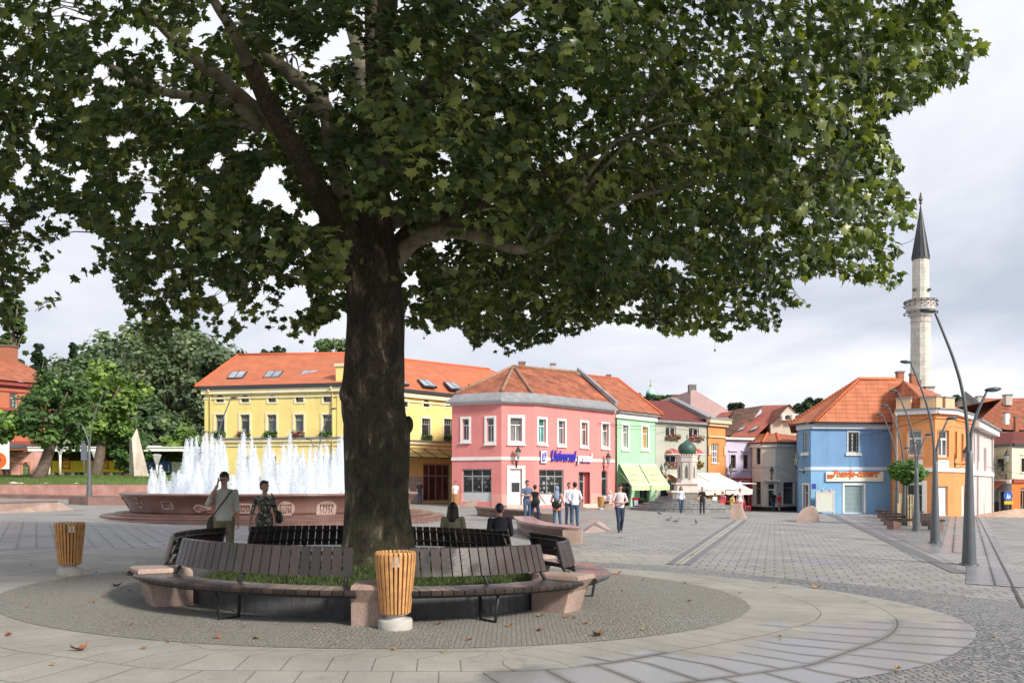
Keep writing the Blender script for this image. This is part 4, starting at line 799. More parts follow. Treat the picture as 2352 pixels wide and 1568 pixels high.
b = MB(); band(b, [b1, b2], 6.0, zc + .02, .22, 0, False); band(b, [b1, b2], 2.72, 2.98, .07, 0, False); band(b, [b1, b2], zc + .02, zc + .16, .55, 1); b.build('cornice', [plaster('pale_blue_trim', (.62, .68, .76), .2), DARKMET], bl_)
window(b1, bl_, HB1[0], trim=0, tf=0, nl=1, pane=PANES[2]); window(b1, bl_, HB1[1], 'door', trim=.16, tf=.32, nl=0, pane=glass('pane_warm', (.30, .10, .04)), sill=False, bottom=False)
o = window(b2, bl_, HB2[0], trim=.06, tf=0, nl=1, pane=PANES[0], bar=.11); b = MB(); u0, z0, u1, z1 = HB2[0]
for i in range(5): u = u0 + (u1 - u0) * (i + .5) / 5; slab(b, b2, u - .014, u + .014, z0 + .02, z1 - .02, -.05, -.02)
for i in range(1, 5): z = z0 + (z1 - z0) * i / 5; slab(b, b2, u0, u1, z - .02, z + .02, -.055, -.025)
b.build('iron_bars', BLACK, o); b = MB(); slab(b, b2, u0 - .2, u1 + .2, z0 - .22, z0 - .02, .002, .12); b.build('sill', WHITE, o)
b = MB(); u0, z0, u1, z1 = HB1[0]; slab(b, b1, u0 - .2, u1 + .2, z0 - .25, z0 - .03, .002, .12); b.build('sill', WHITE, bl_)
o = window(b2, bl_, HB2[1], 'shutter', trim=.16, tf=0, nl=0, pane=tiles('roller_shutter', (.25, .36, .38), (.23, .34, .36), 9, .12, (.14, .2, .21), .5, .4, blotch=.15), sill=False, bottom=False, depth=.12)
u0, z0, u1, z1 = HB2[1]; b = MB()
for i in range(22): z = z0 + (z1 - z0) * i / 22; slab(b, b2, u0 + .05, u1 - .05, z + .01, z + (z1 - z0) / 22 - .012, -.13, -.11)
b.build('slats', mat('shutter_grey', (.27, .37, .39), .45, .06), o)
b = MB(); u_, z_ = b2.uz(*c5(1020, 1163)); slab(b, b2, u_ - .16, u_ + .16, z_ - .2, z_ + .2, .005, .03); b.build('house_number_plate', mat('number_blue', (.03, .05, .3), .4), bl_)
Z = 10.0; T0 = byz(*c5(1472, 97), Z); T1 = byz(*c6(262, 240), Z); b = MB(); e0 = b1.P(-.5, zc + .16, .6); e1 = b2.P(-.05, zc + .16, .65); e2 = b2.P(b2.L + .2, zc + .16, .65)
roofpoly(b, [e0, e1, T0]); plB = roofpoly(b, [e1, e2, T1 + Vector((.6, 0, 0)), T0]); roofpoly(b, [e0, T0, Vector((27, 80, 6.5))]); roofpoly(b, [Vector((27, 80, 6.5)), T0, T1, Vector((34, 80, 6.5))])
r_ = b.build('roof', tiles('bright_clay_tiles', (.58, .21, .11), (.52, .18, .095), .9, .34, (.34, .09, .05), blotch=.22, bump=.9), bl_); b = MB(); b.tube([e0, T0, T1], .14, 8); b.tube([e1, T0], .12, 8)
for a_, c_ in ((e0, T0), (e1, T0)):
    for i in range(26): p = a_.lerp(c_, (i + .5) / 26); b.tube([p, p.lerp(c_, .018)], [.17, .13], 8)
b.build('ridge_tiles', mat('ridge_bright', (.58, .17, .07), .8, .3, 9), r_)
sn = empty('shop_sign', b2.P(3, 2.4, .1), 'long cream signboard with orange lettering on the blue wall', 'sign')
r = b2.rect((c5(1133, 0)[0], c5(0, 1022)[1], c6(175, 0)[0], c5(0, 1115)[1])); b = MB(); slab(b, b2, r[0], r[2], r[1], r[3], .02, .16, 0); slab(b, b2, r[0] + .06, r[2] - .06, r[1] + .06, r[3] - .06, .162, .17, 1); b.build('board', [WHITE, mat('cream_board', (.80, .74, .58), .5, .05)], sn)
OL = mat('orange_lettering', (.62, .13, .02), .5, .1); uu = lambda x: b2.uz(c5(x, 0)[0], 1100)[0]; u6 = lambda x: b2.uz(c6(x, 0)[0], 1100)[0]
fit('DOO', b2, uu(1145), uu(1197), r[3] - .5, .42, OL, 'lettering', sn, .19, 0, .02); fit('Posavlje', b2, uu(1200), uu(1415), r[1] + .36, .80, OL, 'lettering', sn, .19, .35, .012)
fit('-comerc·', b2, uu(1418), u6(147), r[1] + .38, .80, OL, 'lettering', sn, .19, .3, .018)
mb_ = empty('map_board', gx(c5(1130, 0)[0], 64.6), 'upright town map on a grey framed board in front of the blue wall', 'map board')
m, t, bb2 = newmat('town_map'); uvn = N(t, 'ShaderNodeTexCoord'); vo = N(t, 'ShaderNodeTexVoronoi', feature='DISTANCE_TO_EDGE'); vo.inputs['Scale'].default_value = 9; L_(t, uvn.outputs['Object'], vo.inputs['Vector']); nn_ = N(t, 'ShaderNodeTexNoise'); nn_.inputs['Scale'].default_value = 1.6; L_(t, uvn.outputs['Object'], nn_.inputs['Vector'])
r1 = N(t, 'ShaderNodeValToRGB'); r1.color_ramp.elements[0].color = (.40, .55, .38, 1); r1.color_ramp.elements[0].position = .35; r1.color_ramp.elements[1].color = (.52, .49, .47, 1); r1.color_ramp.elements[1].position = .5; q_ = r1.color_ramp.elements.new(.68); q_.color = (.55, .38, .33, 1); L_(t, nn_.outputs[0], r1.inputs[0])
mr = N(t, 'ShaderNodeMapRange'); mr.inputs[1].default_value = .0; mr.inputs[2].default_value = .06; L_(t, vo.outputs['Distance'], mr.inputs[0]); mm = N(t, 'ShaderNodeMixRGB'); mm.inputs[1].default_value = (.66, .65, .62, 1); L_(t, mr.outputs[0], mm.inputs[0]); L_(t, r1.outputs[0], mm.inputs[2]); L_(t, mm.outputs[0], bb2.inputs['Base Color'])
fm_ = Fac(c5(1037, 0)[0], 64.7, c5(1222, 0)[0], 64.9); r = fm_.rect((c5(1037, 0)[0], c5(0, 1208)[1], c5(1222, 0)[0], c5(0, 1418)[1])); b = MB(); slab(b, fm_, .12, fm_.L - .12, r[1] + .12, r[3] - .12, -.02, .03); b.build('map', m, mb_)
b = MB(); slab(b, fm_, 0, fm_.L, r[3] - .12, r[3], -.06, .06); slab(b, fm_, 0, fm_.L, r[1], r[1] + .12, -.06, .06); slab(b, fm_, 0, .12, r[1] - .6, r[3] - .12, -.055, .055); slab(b, fm_, fm_.L - .12, fm_.L, r[1] - .6, r[3] - .12, -.055, .055)
for u in (.5, fm_.L - .4): b.tube([fm_.P(u, r[3], .1), fm_.P(u, r[3] + .2, .15)], .06, 8)
b.build('frame', mat('light_grey_metal', (.5, .5, .52), .4), mb_)
u, z = b1.uz(*c5(925, 985)); lantern(b1, u, z + .25, 'green capped lantern on the left corner of the blue building', arm=.9, s=1.35)
# ---------------------------------------------------------------- orange corner building on the right
ORA = plaster('bright_orange_plaster', (.74, .315, .125)); q1 = Fac(2057, 64.2, 2148, 62.6); q2 = Fac(2148, 62.6, 2190, 63.6); q3 = Fac(2190, 63.6, 2231, 69); zc = 7.25
ob = empty('orange_corner_building', (q2.A.x, q2.A.y, q2.base()), 'orange two storey corner building with white trim and low parapet, right of the blue building', 'building')
HQ1 = [q1.rect(cr(c6, 342, 577, 440, 750)), q1.rect(cr(c6, 340, 940, 438, 1135))]; HQ2 = [q2.rect(cr(c6, 543, 580, 612, 755)), q2.rect(cr(c6, 543, 950, 608, 1145))]
HQ1b = [q1.rect(cr(c6, 362, 577, 440, 750))]
HQ3 = [q3.rect(cr(c6, 655, 590, 664, 765)), q3.rect(cr(c6, 698, 605, 707, 785)), q3.rect(cr(c6, 700, 945, 716, 1150))]
b = MB(); wall(b, q1, zc, HQ1); wall(b, q2, zc, HQ2); wall(b, q3, zc, HQ3); body(b, [q1, q2, q3], [(40, 80), (34, 80)], zc); b.build('wall', ORA, ob)
b = MB(); fs = [q1, q2, q3]; PCH = plaster('peach_parapet', (.78, .52, .32), .25); band(b, fs, 6.95, zc + .02, .3, 0, False); band(b, fs, 6.6, 6.72, .1, 2, False); band(b, fs, 2.55, 2.85, .12, 0, False); band(b, fs, zc + .02, zc + .14, .42, 3, False)
for f, ua, ub in ((q1, .05, 1.1), (q1, q1.L - 1.0, q1.L), (q2, 0, .7), (q2, q2.L - 1.1, q2.L)): slab(b, f, ua, ub, zc + .145, zc + .95, -.3, .1, 1); slab(b, f, ua - .05, ub + .05, zc + .95, zc + 1.05, -.35, .16, 3)
for f, hs in ((q1, HQ1[:1]), (q2, HQ2[:1])):
    for h in hs: slab(b, f, h[0], h[2], h[1] - .95, h[1] - .22, .003, .03, 0)
b.build('cornice', [WHITE, PCH, ORA, EAVE], ob)
window(q1, ob, HQ1[0], trim=.08, tm=ORA, tf=.33, nl=1, pane=PANES[1], bar=.12); window(q2, ob, HQ2[0], trim=.08, tm=ORA, tf=.33, nl=1, pane=PANES[2], bar=.12)
window(q1, ob, HQ1[1], 'door', trim=.3, tf=.35, nl=1, pane=PANES[0], sill=False, bottom=False, fm=mat('teal_grey_frame', (.28, .38, .38), .5)); window(q2, ob, HQ2[1], 'shutter', trim=0, tf=0, nl=0, pane=mat('white_shutter', (.66, .66, .65), .5, .04), sill=False)
for h in HQ3[:2]: window(q3, ob, h, trim=.05, tm=ORA, fm=mat('dull_frame', (.45, .25, .1), .6), tf=0, nl=0, pane=PANES[0], sill=False)
b = MB(); slab(b, q3, HQ3[2][0], HQ3[2][2], HQ3[2][1], HQ3[2][3], -.12, -.05); b.build('door', WHITE, ob)
b = MB(); P4 = [q1.P(0, 7.4, -.3), q2.P(0, 7.4, -.3), q2.P(q2.L, 7.4, -.3), q3.P(q3.L, 7.4, -.3)]; RZ = 9.7; W0_, W1_ = byz(*c6(312, 250), RZ), byz(*c6(560, 345), 9.3)
roofpoly(b, [P4[0], P4[1], W0_]); roofpoly(b, [P4[1], P4[2], W1_, W0_]); roofpoly(b, [P4[2], P4[3], W1_]); roofpoly(b, [P4[0], W0_, Vector((34, 80, 7.3))]); roofpoly(b, [W0_, W1_, Vector((41, 80, 7.3)), Vector((34, 80, 7.3))]); roofpoly(b, [W1_, P4[3], Vector((41, 80, 7.3))]); b.build('roof', TILE_O, ob)
for k, (x0, x1, yt, m_) in enumerate(((268, 312, 192, BRICKP), (358, 398, 205, BRICKP), (400, 428, 250, BRICKP), (447, 507, 293, MATS['pale_render']))):
    chim_at(ob if k else bl_, c6(x0, 0)[0], c6(x1, 0)[0], c6(0, yt)[1], 69.5 + k * .7, 8.2, m_)
u, z = q3.uz(*c6(668, 800)); lantern(q3, .35, z + .2, 'dark capped lantern on the corner of the orange building beside the lamp post', arm=1.0, s=1.35)
drainpipe(ob, q1, .1, -1.5, 7.0, MATS['light_grey_metal'])
# pale pink row receding behind
PPK = plaster('pale_pink_plaster', (.66, .56, .55)); w1 = Fac(2231, 69.2, 2280, 84); zc = 6.9
pw = empty('pale_pink_house', (w1.A.x, w1.A.y, w1.base()), 'pale pink house running back along the side street from the orange building', 'house')
HW = [w1.rect(cr(c6, a, y0, c, y1_)) for a, y0, c, y1_ in ((778, 560, 783, 790), (805, 570, 812, 790), (846, 700, 850, 850), (855, 700, 859, 850))]
b = MB(); wall(b, w1, zc, HW); body(b, [w1], [(52, 92), (41, 80)], zc); b.build('wall', PPK, pw)
for h in HW: window(w1, pw, h, trim=.1, tf=0, nl=0, pane=PANES[2], sill=False, tm=PPK)
b = MB(); slab(b, w1, .02, w1.L + .3, 6.4, zc + .02, 0, .6, 0); slab(b, w1, .02, w1.L, 2.35, 2.75, 0, .15, 0); slab(b, w1, w1.L - 1.1, w1.L + .05, -3, 6.4, .0, .1, 2); slab(b, w1, .02, w1.L + .35, zc + .022, zc + .17, -.2, .8, 1); b.build('cornice', [WHITE, EAVE, plaster('ivory_plaster', (.74, .70, .58))], pw)
b = MB(); roofpoly(b, [w1.P(0, 7.05, .7), w1.P(w1.L + .3, 7.05, .7), Vector((53, 90, 9.4)), Vector((45, 76, 9.4))]); roofpoly(b, [Vector((45, 76, 9.4)), Vector((53, 90, 9.4)), w1.P(w1.L, 7, -8), w1.P(0, 7, -8)]); b.build('roof', TILE_O, pw)
drainpipe(pw, w1, 3.5, -2, 6.8, MATS['light_grey_metal']); drainpipe(pw, w1, w1.L - 1.3, -2, 6.8, MATS['light_grey_metal'])
u, z = w1.uz(*c6(905, 800)); lantern(w1, w1.L - .3, z + .1, 'lantern at the far end of the pale pink house', arm=1.6, s=1.5)
# far right houses
SG2 = plaster('sage_far_plaster', (.50, .49, .36)); r1_ = Fac(c6(893, 0)[0], 92, c6(1032, 0)[0], 88); r2_ = Fac(c6(1032, 0)[0], 88, 2420, 92)
fr = empty('sage_corner_house', (r1_.A.x, r1_.A.y, r1_.base()), 'sage and cream corner house with an orange shopfront at the far right', 'house'); zc = r1_.uz(*c6(960, 672))[1]
def rr(f, *q): return f.rect(cr(c6, *q))
HR1 = [rr(r1_, 932, 768, 982, 852), rr(r1_, 952, 985, 1000, 1140)]; HR2 = [rr(r2_, 1092, 765, 1120, 855), rr(r2_, 1088, 960, 1130, 1110)]; zsp = r2_.uz(*c6(1080, 915))[1]
b = MB(); CR2 = plaster('pale_cream_plaster', (.70, .68, .50)); ORS = mat('shop_orange', (.72, .16, .03), .6, .1)
zs1 = r1_.uz(*c6(960, 915))[1]; wall(b, r1_, zc, HR1[:1], 0, z0=zs1); wall(b, r1_, zs1, HR1[1:], 1); wall(b, r2_, zc, HR2[:1], 2, z0=zsp); wall(b, r2_, zsp, HR2[1:], 3); body(b, [r1_, r2_], [(63, 105), (48, 105)], zc); b.build('wall', [SG2, plaster('grey_far_plaster', (.42, .42, .42)), CR2, ORS], fr)
window(r1_, fr, HR1[0], trim=.08, tf=0, nl=1, pane=PANES[0], fm=MATS['brown_frame'], tm=SG2, hood=True); window(r1_, fr, HR1[1], 'door', trim=.05, tf=.2, nl=0, pane=PANES[0], fm=MATS['brown_frame'], sill=False)
window(r2_, fr, HR2[0], trim=.08, tf=0, nl=1, pane=PANES[0], fm=MATS['brown_frame'], tm=CR2, hood=True); shop(r2_, fr, HR2[1], 1, .1, True, .1, mat('tan_frame', (.5, .36, .2), .6))
b = MB(); band(b, [r1_, r2_], zc - .3, zc, .3, 0, False); slab(b, r1_, 0, r1_.L, zs1 - .25, zs1 + .15, 0, .2, 2); slab(b, r2_, 0, r2_.L, zsp - .2, zsp + .2, 0, .22, 1); slab(b, r1_, 0, HR1[1][0] - .1, -3.5, HR1[1][1] + 1.4, 0, .06, 3); slab(b, r1_, HR1[1][2] + .1, r1_.L, -3.5, HR1[1][1] + 1.4, 0, .06, 3)
b.build('cornice', [DARKMET, mat('rust_band', (.30, .07, .04), .7), WHITE, mat('dark_brown_base', (.09, .05, .04), .7)], fr)
b = MB(); kc = (r1_.P(r1_.L, zc, .5) + r2_.P(0, zc, .5)) / 2; roofpoly(b, [r1_.P(-.5, zc, .5), kc, at(*c6(1045, 590), 95), at(*c6(900, 600), 97)]); roofpoly(b, [kc, r2_.P(r2_.L, zc, .5), at(2420, 986, 98), at(*c6(1045, 590), 95)]); b.build('roof', TILE_R, fr)
u, z = r1_.uz(*c6(900, 975)); b = MB(); zz = r1_.uz(*c6(950, 975))[1]; ua, ub = r1_.uz(*c6(900, 0))[0], r1_.uz(*c6(1008, 0))[0]
b_ = MB(); roofpoly(b_, [r1_.P(ua, zz, 1.5), r1_.P(ub, zz, 1.5), r1_.P(ub, zz + 1.1, .05), r1_.P(ua, zz + 1.1, .05)]); o = b_.build('porch_roof', TILE_O, fr); b_ = MB(); slab(b_, r1_, ua, ub, zz - .18, zz - .02, 1.3, 1.5); b_.build('beam', MATS['brown_frame'], o)
u, z = r1_.uz(*c6(985, 870)); lantern(r1_, r1_.L - 1.0, z + .1, 'green lantern on the sage corner house', arm=.9, s=1.4)
# tiled roofs behind on the right
def backhouse(label, pts, D, m, wallm, depth=7, side=1):
    """house behind whose roof slope faces the square: pts = eave left, eave right, ridge right, ridge left (photo px)"""
    e0, e1 = at(*pts[0], D), at(*pts[1], D); t1, t0 = at(*pts[2], D + depth), at(*pts[3], D + depth); hh = empty('tiled_house', (e0.x, e0.y, 0), label, 'house', 'tiled houses behind the square')
    b = MB(); roofpoly(b, [e0, e1, t1, t0]); f0, f1 = e0 + Vector((1, 2 * depth, 0)), e1 + Vector((1, 2 * depth, 0)); roofpoly(b, [t0, t1, f1, f0]); b.build('roof', m, hh)
    b = MB(); zb = min(e0.z, e1.z) - .02; q = [e0, e1, f1, f0]; b.prism([Vector((p.x, p.y + (.3 if i < 2 else -.3), -3)) for i, p in enumerate(q)], [Vector((p.x, p.y + (.3 if i < 2 else -.3), zb)) for i, p in enumerate(q)]); b.face([e0, t0, f0]); b.face([e1, f1, t1]); b.build('wall', wallm, hh); return hh, (t0, t1)
h1, rg = backhouse('brick gabled house with orange tiles behind the pale pink house', [c6(860, 560), c6(945, 575), c6(912, 370), c6(722, 358)], 104, TILE_O, mat('red_brick_wall', (.22, .08, .05), .85, .3, 3), 8)
b = MB(); a_, c_ = at(*c6(722, 362), 103), at(*c6(925, 520), 100); d_ = Vector((0, 0, .8)); b.prism([a_, c_, c_ + Vector((.5, 1, 0)), a_ + Vector((.5, 1, 0))], [p + d_ for p in (a_, c_, c_ + Vector((.5, 1, 0)), a_ + Vector((.5, 1, 0)))]); b.build('parapet', EAVE, h1)
b = MB(); b.prism([at(*c6(670, 405), 102.5), at(*c6(722, 362), 102.5), at(*c6(930, 530), 101), at(*c6(670, 600), 102.5)], [p + Vector((0, 1, 0)) for p in (at(*c6(670, 405), 102.5), at(*c6(722, 362), 102.5), at(*c6(930, 530), 101), at(*c6(670, 600), 102.5))]); b.build('gable', tiles('gable_brick', (.27, .09, .055), (.2, .07, .045), .5, .25, (.2, .16, .13), bump=.2), h1)
for x0, x1, yt, D, zb in ((797, 830, 355, 108, 12),): chim_at(h1, c6(x0, 0)[0], c6(x1, 0)[0], c6(0, yt)[1], D, zb, MATS['pale_render'])
h2, rg = backhouse('long weathered tile roof with two chimneys at the far right edge', [c6(945, 575), (2460, 990), (2460, 912), c6(912, 370)], 104, TILE_V, SG2, 8)
for x0, x1, yt, D, zb, m_ in ((980, 1025, 345, 110, 12, MATS['pale_render']), (980, 1012, 462, 103.5, 9, WHITE), (1048, 1073, 488, 103, 8, BRICKP)): chim_at(h2, c6(x0, 0)[0], c6(x1, 0)[0], c6(0, yt)[1], D, zb, m_)
# pink gabled house behind the grey one
pg = empty('pink_gabled_house', at(1600, 960, 92), 'tall pale pink gable behind the grey and orange houses', 'house'); b = MB(); D = 92
Q = [c4(945, 560), c4(945, 300), c4(975, 287), c4(1265, 462), c4(1265, 560)]; fr_ = [at(*q, D) for q in Q]; b.prism(fr_, [p + Vector((-1.5, 12, 0)) for p in fr_]); b.build('wall', plaster('dusty_pink', (.60, .42, .40)), pg)
b = MB(); Q = [at(*c4(838, 560), 97), at(*c4(838, 365), 97), at(*c4(943, 305), 92.3), at(*c4(943, 560), 92.3)]; b.face(Q); b.build('side_wall', plaster('dusty_pink_shaded', (.56, .38, .37)), pg)  # side wall in a darker copy of the gable pink, shade put into its colour
b = MB(); b.box(at(*c4(958, 278), 92.5), (.8, .8, .8), m=0); b.build('chimney', MATS['chimney_cap'], pg)
b = MB(); roofpoly(b, [at(*c4(1160, 520), 88), at(*c4(1262, 520), 88), at(*c4(1325, 462), 93), at(*c4(1215, 475), 93)]); hh = empty('tiled_house', at(*c4(1200, 520), 88), 'small house with a red ribbed roof between pink gable and brown roof', 'house', 'tiled houses behind the square'); b.build('roof', MATS['red_clay_roof'], hh)
b = MB(); b.prism([Vector((p.x, p.y, -3)) for p in (at(*c4(1160, 520), 88), at(*c4(1262, 520), 88), at(*c4(1325, 462), 93), at(*c4(1215, 475), 93))], [Vector((p.x, p.y, at(*c4(1160, 524), 88).z)) for p in (at(*c4(1160, 520), 88), at(*c4(1262, 520), 88), at(*c4(1325, 462), 93), at(*c4(1215, 475), 93))]); b.build('wall', MATS['dusty_pink'], hh)
# ---------------------------------------------------------------- minaret
mc = crop(3380, 700, 1.96); D = 112.0; mp_ = at(2114.5, 1150, D); zz = lambda y: EYE - (mc(0, y)[1] - HZ) / F * D; rr_ = lambda w: w / 1.96 * .60494 / 2 / F * D
mi = empty('minaret', (mp_.x, D, -2), 'tall pale stone minaret with a balcony and a black cone on top', 'minaret'); c_ = (mp_.x, D, 0)
STONE = tiles('minaret_stone', (.74, .70, .60), (.66, .62, .54), .8, .5, (.45, .43, .38), bump=.15, off=.5, blotch=.25)
def lathe_uv(mb, c, prof, n, m=0):
    c = Vector(c)
    for i in range(len(prof) - 1):
        for j in range(n):
            a0, a1 = 2 * math.pi * j / n, 2 * math.pi * (j + 1) / n; (r0, z0), (r1, z1) = prof[i], prof[i + 1]
            mb.face([c + Vector((r0 * math.cos(a0), r0 * math.sin(a0), z0)), c + Vector((r0 * math.cos(a1), r0 * math.sin(a1), z0)), c + Vector((r1 * math.cos(a1), r1 * math.sin(a1), z1)), c + Vector((r1 * math.cos(a0), r1 * math.sin(a0), z1))], m, [(a0 * r0, z0), (a1 * r0, z0), (a1 * r0, z1), (a0 * r0, z1)])
b = MB(); lathe_uv(b, c_, [(rr_(150), -3), (rr_(142), zz(1500)), (rr_(134), zz(1035))], 12); lathe_uv(b, c_, [(rr_(118), zz(870)), (rr_(112), zz(560))], 12); b.build('shaft', STONE, mi)
b = MB(); lathe_uv(b, c_, [(rr_(134), zz(1035)), (rr_(140), zz(1030)), (rr_(136), zz(995)), (rr_(150), zz(985)), (rr_(165), zz(965)), (rr_(195), zz(945)), (rr_(205), zz(940)), (rr_(200), zz(935)), (rr_(198), zz(880)), (rr_(208), zz(876)), (rr_(208), zz(868)), (rr_(185), zz(868)), (rr_(185), zz(930)), (rr_(100), zz(930))], 16)
b.build('balcony', mat('balcony_stone', (.50, .46, .42), .8, .15, 3, streak=.4), mi)
b = MB()
for j in range(16):
    a = 2 * math.pi * j / 16
    for zq in (905, 878, 960): p = Vector((mp_.x + rr_(228) * math.cos(a), D + rr_(228) * math.sin(a), zz(zq))); b.ball(p, .11, 6); b.tube([p, Vector((mp_.x + rr_(200) * math.cos(a), D + rr_(200) * math.sin(a), zz(zq) - .1))], .03, 4)
ring = [Vector((mp_.x + rr_(224) * math.cos(a), D + rr_(224) * math.sin(a), zz(868))) for a in np.linspace(0, 2 * math.pi, 25)]; b.tube(ring, .04, 5); b.build('lamp_string', BLACK, mi)
b = MB(); [b.box((mp_.x + sx_, D - .9, zz(795)), (.35, .5, .3)) for sx_ in (-1.25, .7)]; b.build('loudspeakers', DARKMET, mi)
b = MB(); b.lathe(c_, [(rr_(124), zz(562)), (rr_(122), zz(550)), (rr_(62), zz(350)), (rr_(5), zz(150))], 12, 0, False)
for j in range(12): a = 2 * math.pi * j / 12; b.tube([Vector((mp_.x + rr_(123) * math.cos(a), D + rr_(123) * math.sin(a), zz(550))), Vector((mp_.x, D, zz(155)))], .05, 4)
b.build('cone', mat('lead_cone', (.06, .065, .07), .5, .2, 1.5, metal=.4), mi)
b = MB(); b.tube([(mp_.x, D, zz(152)), (mp_.x, D, zz(60))], .07, 6)
for y, r in ((138, .22), (112, .3), (92, .2), (76, .15)): b.ball((mp_.x, D, zz(y)), r, 8)
b.build('finial', mat('bronze_finial', (.16, .15, .12), .4, .1, metal=.7), mi)
b = MB(); P_ = [at(mc(85, 446)[0], mc(85, 446)[1], 100), at(mc(140, 425)[0], mc(140, 430)[1], 106), at(mc(188, 396)[0], mc(188, 396)[1], D - 1)]; b.tube(P_, .035, 4); o = b.build('lightning_wire', BLACK, mi)
# ---------------------------------------------------------------- church dome far behind
D = 190; cx_, cy_ = c4(605, 330); p = at(cx_, cy_, D); ch = empty('church_tower', (p.x, D, -2), 'pale green church dome with a golden ball and cross above the roofs', 'church'); s_ = D / F * .27
b = MB(); w_ = 40 / 2.24 * .605 / F * D; b.lathe((p.x, D, p.z), [(w_ * 1.05, -1), (w_, 0), (w_ * .98, w_ * .45), (w_ * .75, w_ * .85), (w_ * .35, w_ * 1.15), (w_ * .2, w_ * 1.3), (w_ * .2, w_ * 1.7)], 16); b.build('dome', mat('copper_green', (.35, .60, .50), .6, .15, 2), ch)
b = MB(); b.lathe((p.x, D, -2), [(w_, 0), (w_, p.z + .6)], 8, 0, False); b.build('tower', CREAMT, ch)
b = MB(); b.ball((p.x, D, p.z + w_ * 1.95), w_ * .27, 10); b.box((p.x, D, p.z + w_ * 2.6), (.1, .1, w_ * 1.1)); b.box((p.x, D, p.z + w_ * 2.75), (w_ * .4, .1, .1)); b.build('golden_cross', mat('gold', (.65, .45, .12), .3, .1, metal=.8), ch)
# ---------------------------------------------------------------- left: red brick-coloured house, pink arcade, kiosks
RED = plaster('terracotta_plaster', (.46, .155, .085)); n1_ = Fac(-90, 92, 128, 100)
rh = empty('terracotta_house', (n1_.B.x, n1_.B.y, .5), 'tall terracotta red house with a tiled roof at the left edge behind the trees', 'house'); Hs = [n1_.rect(cr(c1, *q)) for q in ((75, 475, 125, 600), (215, 485, 262, 600), (60, 738, 104, 830), (362, 740, 400, 865), (-60, 475, -10, 600), (-60, 740, -10, 830))]; zc = n1_.uz(*c1(150, 405))[1]
b = MB(); wall(b, n1_, zc, Hs); body(b, [n1_], [(-67, 116), (-80, 112)], zc); b.build('wall', RED, rh)
for h in Hs: window(n1_, rh, h, trim=.06, tm=mat('dark_red_trim', (.28, .05, .04), .7), tf=.3, nl=1, pane=PANES[2])
b = MB()
for y, d, th in ((410, .5, .5), (432, .2, .2), (600, .2, .3), (468, .12, .12), (845, .25, .4)): z = n1_.uz(*c1(150, y))[1]; slab(b, n1_, -.2, n1_.L + .2, z - th / 2, z + th / 2, 0, d, 0)
slab(b, n1_, n1_.L - .5, n1_.L, -1, zc - .5, 0, .1, 1); b.build('cornice', [MATS['dark_red_trim'], mat('quoin_white', (.6, .55, .48), .8)], rh)
b = MB(); e0 = n1_.P(-2, zc + .2, .8); e1 = n1_.P(n1_.L + .5, zc + .2, .8); Tq = at(*c1(15, 168), 106); roofpoly(b, [e0, e1, Tq, at(-120, Tq.z * 0 + c1(0, 168)[1], 103)]); roofpoly(b, [e1, Vector((-66, 116, zc)), Tq]); b.build('roof', TILE_O, rh)
x_ = c1(62, 0)[0]; chim_at(rh, c1(14, 0)[0], c1(112, 0)[0], c1(0, 125)[1], 103, 14, BRICKP)
b = MB(); P4 = [at(*c1(q[0], q[1]), 99.6) for q in ((82, 320), (112, 320), (125, 342), (92, 340))]; b.prism(P4, [p + Vector((0, -.3, .1)) for p in P4]); b.build('skylight', DARKMET, rh)
PAR = plaster('pink_arcade_plaster', (.74, .40, .34)); a1_ = Fac(-60, 86, c1(262, 0)[0], 86); pa = empty('pink_arcade_building', (a1_.B.x, 86, .5), 'low pink building with arched doorways behind the lawn at the left', 'building')
Hs = [a1_.rect(cr(c1, 160, 990, 222, 1110)) + (.55,), a1_.rect(cr(c1, 12, 985, 82, 1110)) + (.55,)]; zc = a1_.uz(*c1(100, 895))[1]
b = MB(); wall(b, a1_, zc, Hs); body(b, [a1_], [(a1_.B.x, 92), (a1_.A.x, 92)], zc); b.build('wall', PAR, pa)
for i, h in enumerate(Hs): window(a1_, pa, h[:4], 'door', trim=.08, tm=mat('orange_trim', (.62, .22, .07), .7), fm=MATS['orange_trim'], tf=.35, nl=1, pane=[glass('pane_green', (.02, .16, .06)), PANES[0]][i], sill=False, bottom=False)
b = MB(); RT_ = mat('truss_red', (.16, .04, .035), .7); z0, z1 = a1_.uz(*c1(100, 912))[1], a1_.uz(*c1(100, 945))[1]
for z in (z0, z1): b.tube([a1_.P(0, z, 1.6), a1_.P(a1_.L, z - .0, 1.6)], .07, 5)
b.tube([a1_.P(a1_.L * .35, z1, 1.6), a1_.P(a1_.L, z1 - .9, 1.6)], .08, 5)
for i in range(12): u = a1_.L * i / 12; b.tube([a1_.P(u, z0, 1.6), a1_.P(u + a1_.L / 24, z1, 1.6), a1_.P(u + a1_.L / 12, z0, 1.6)], .045, 4)
b.build('truss', RT_, pa); b = MB(); z = a1_.uz(*c1(100, 880))[1]; slab(b, a1_, -2, a1_.L, z - .15, z + .25, .2, 2.6); b.build('canopy_roof', GREYMET, pa)
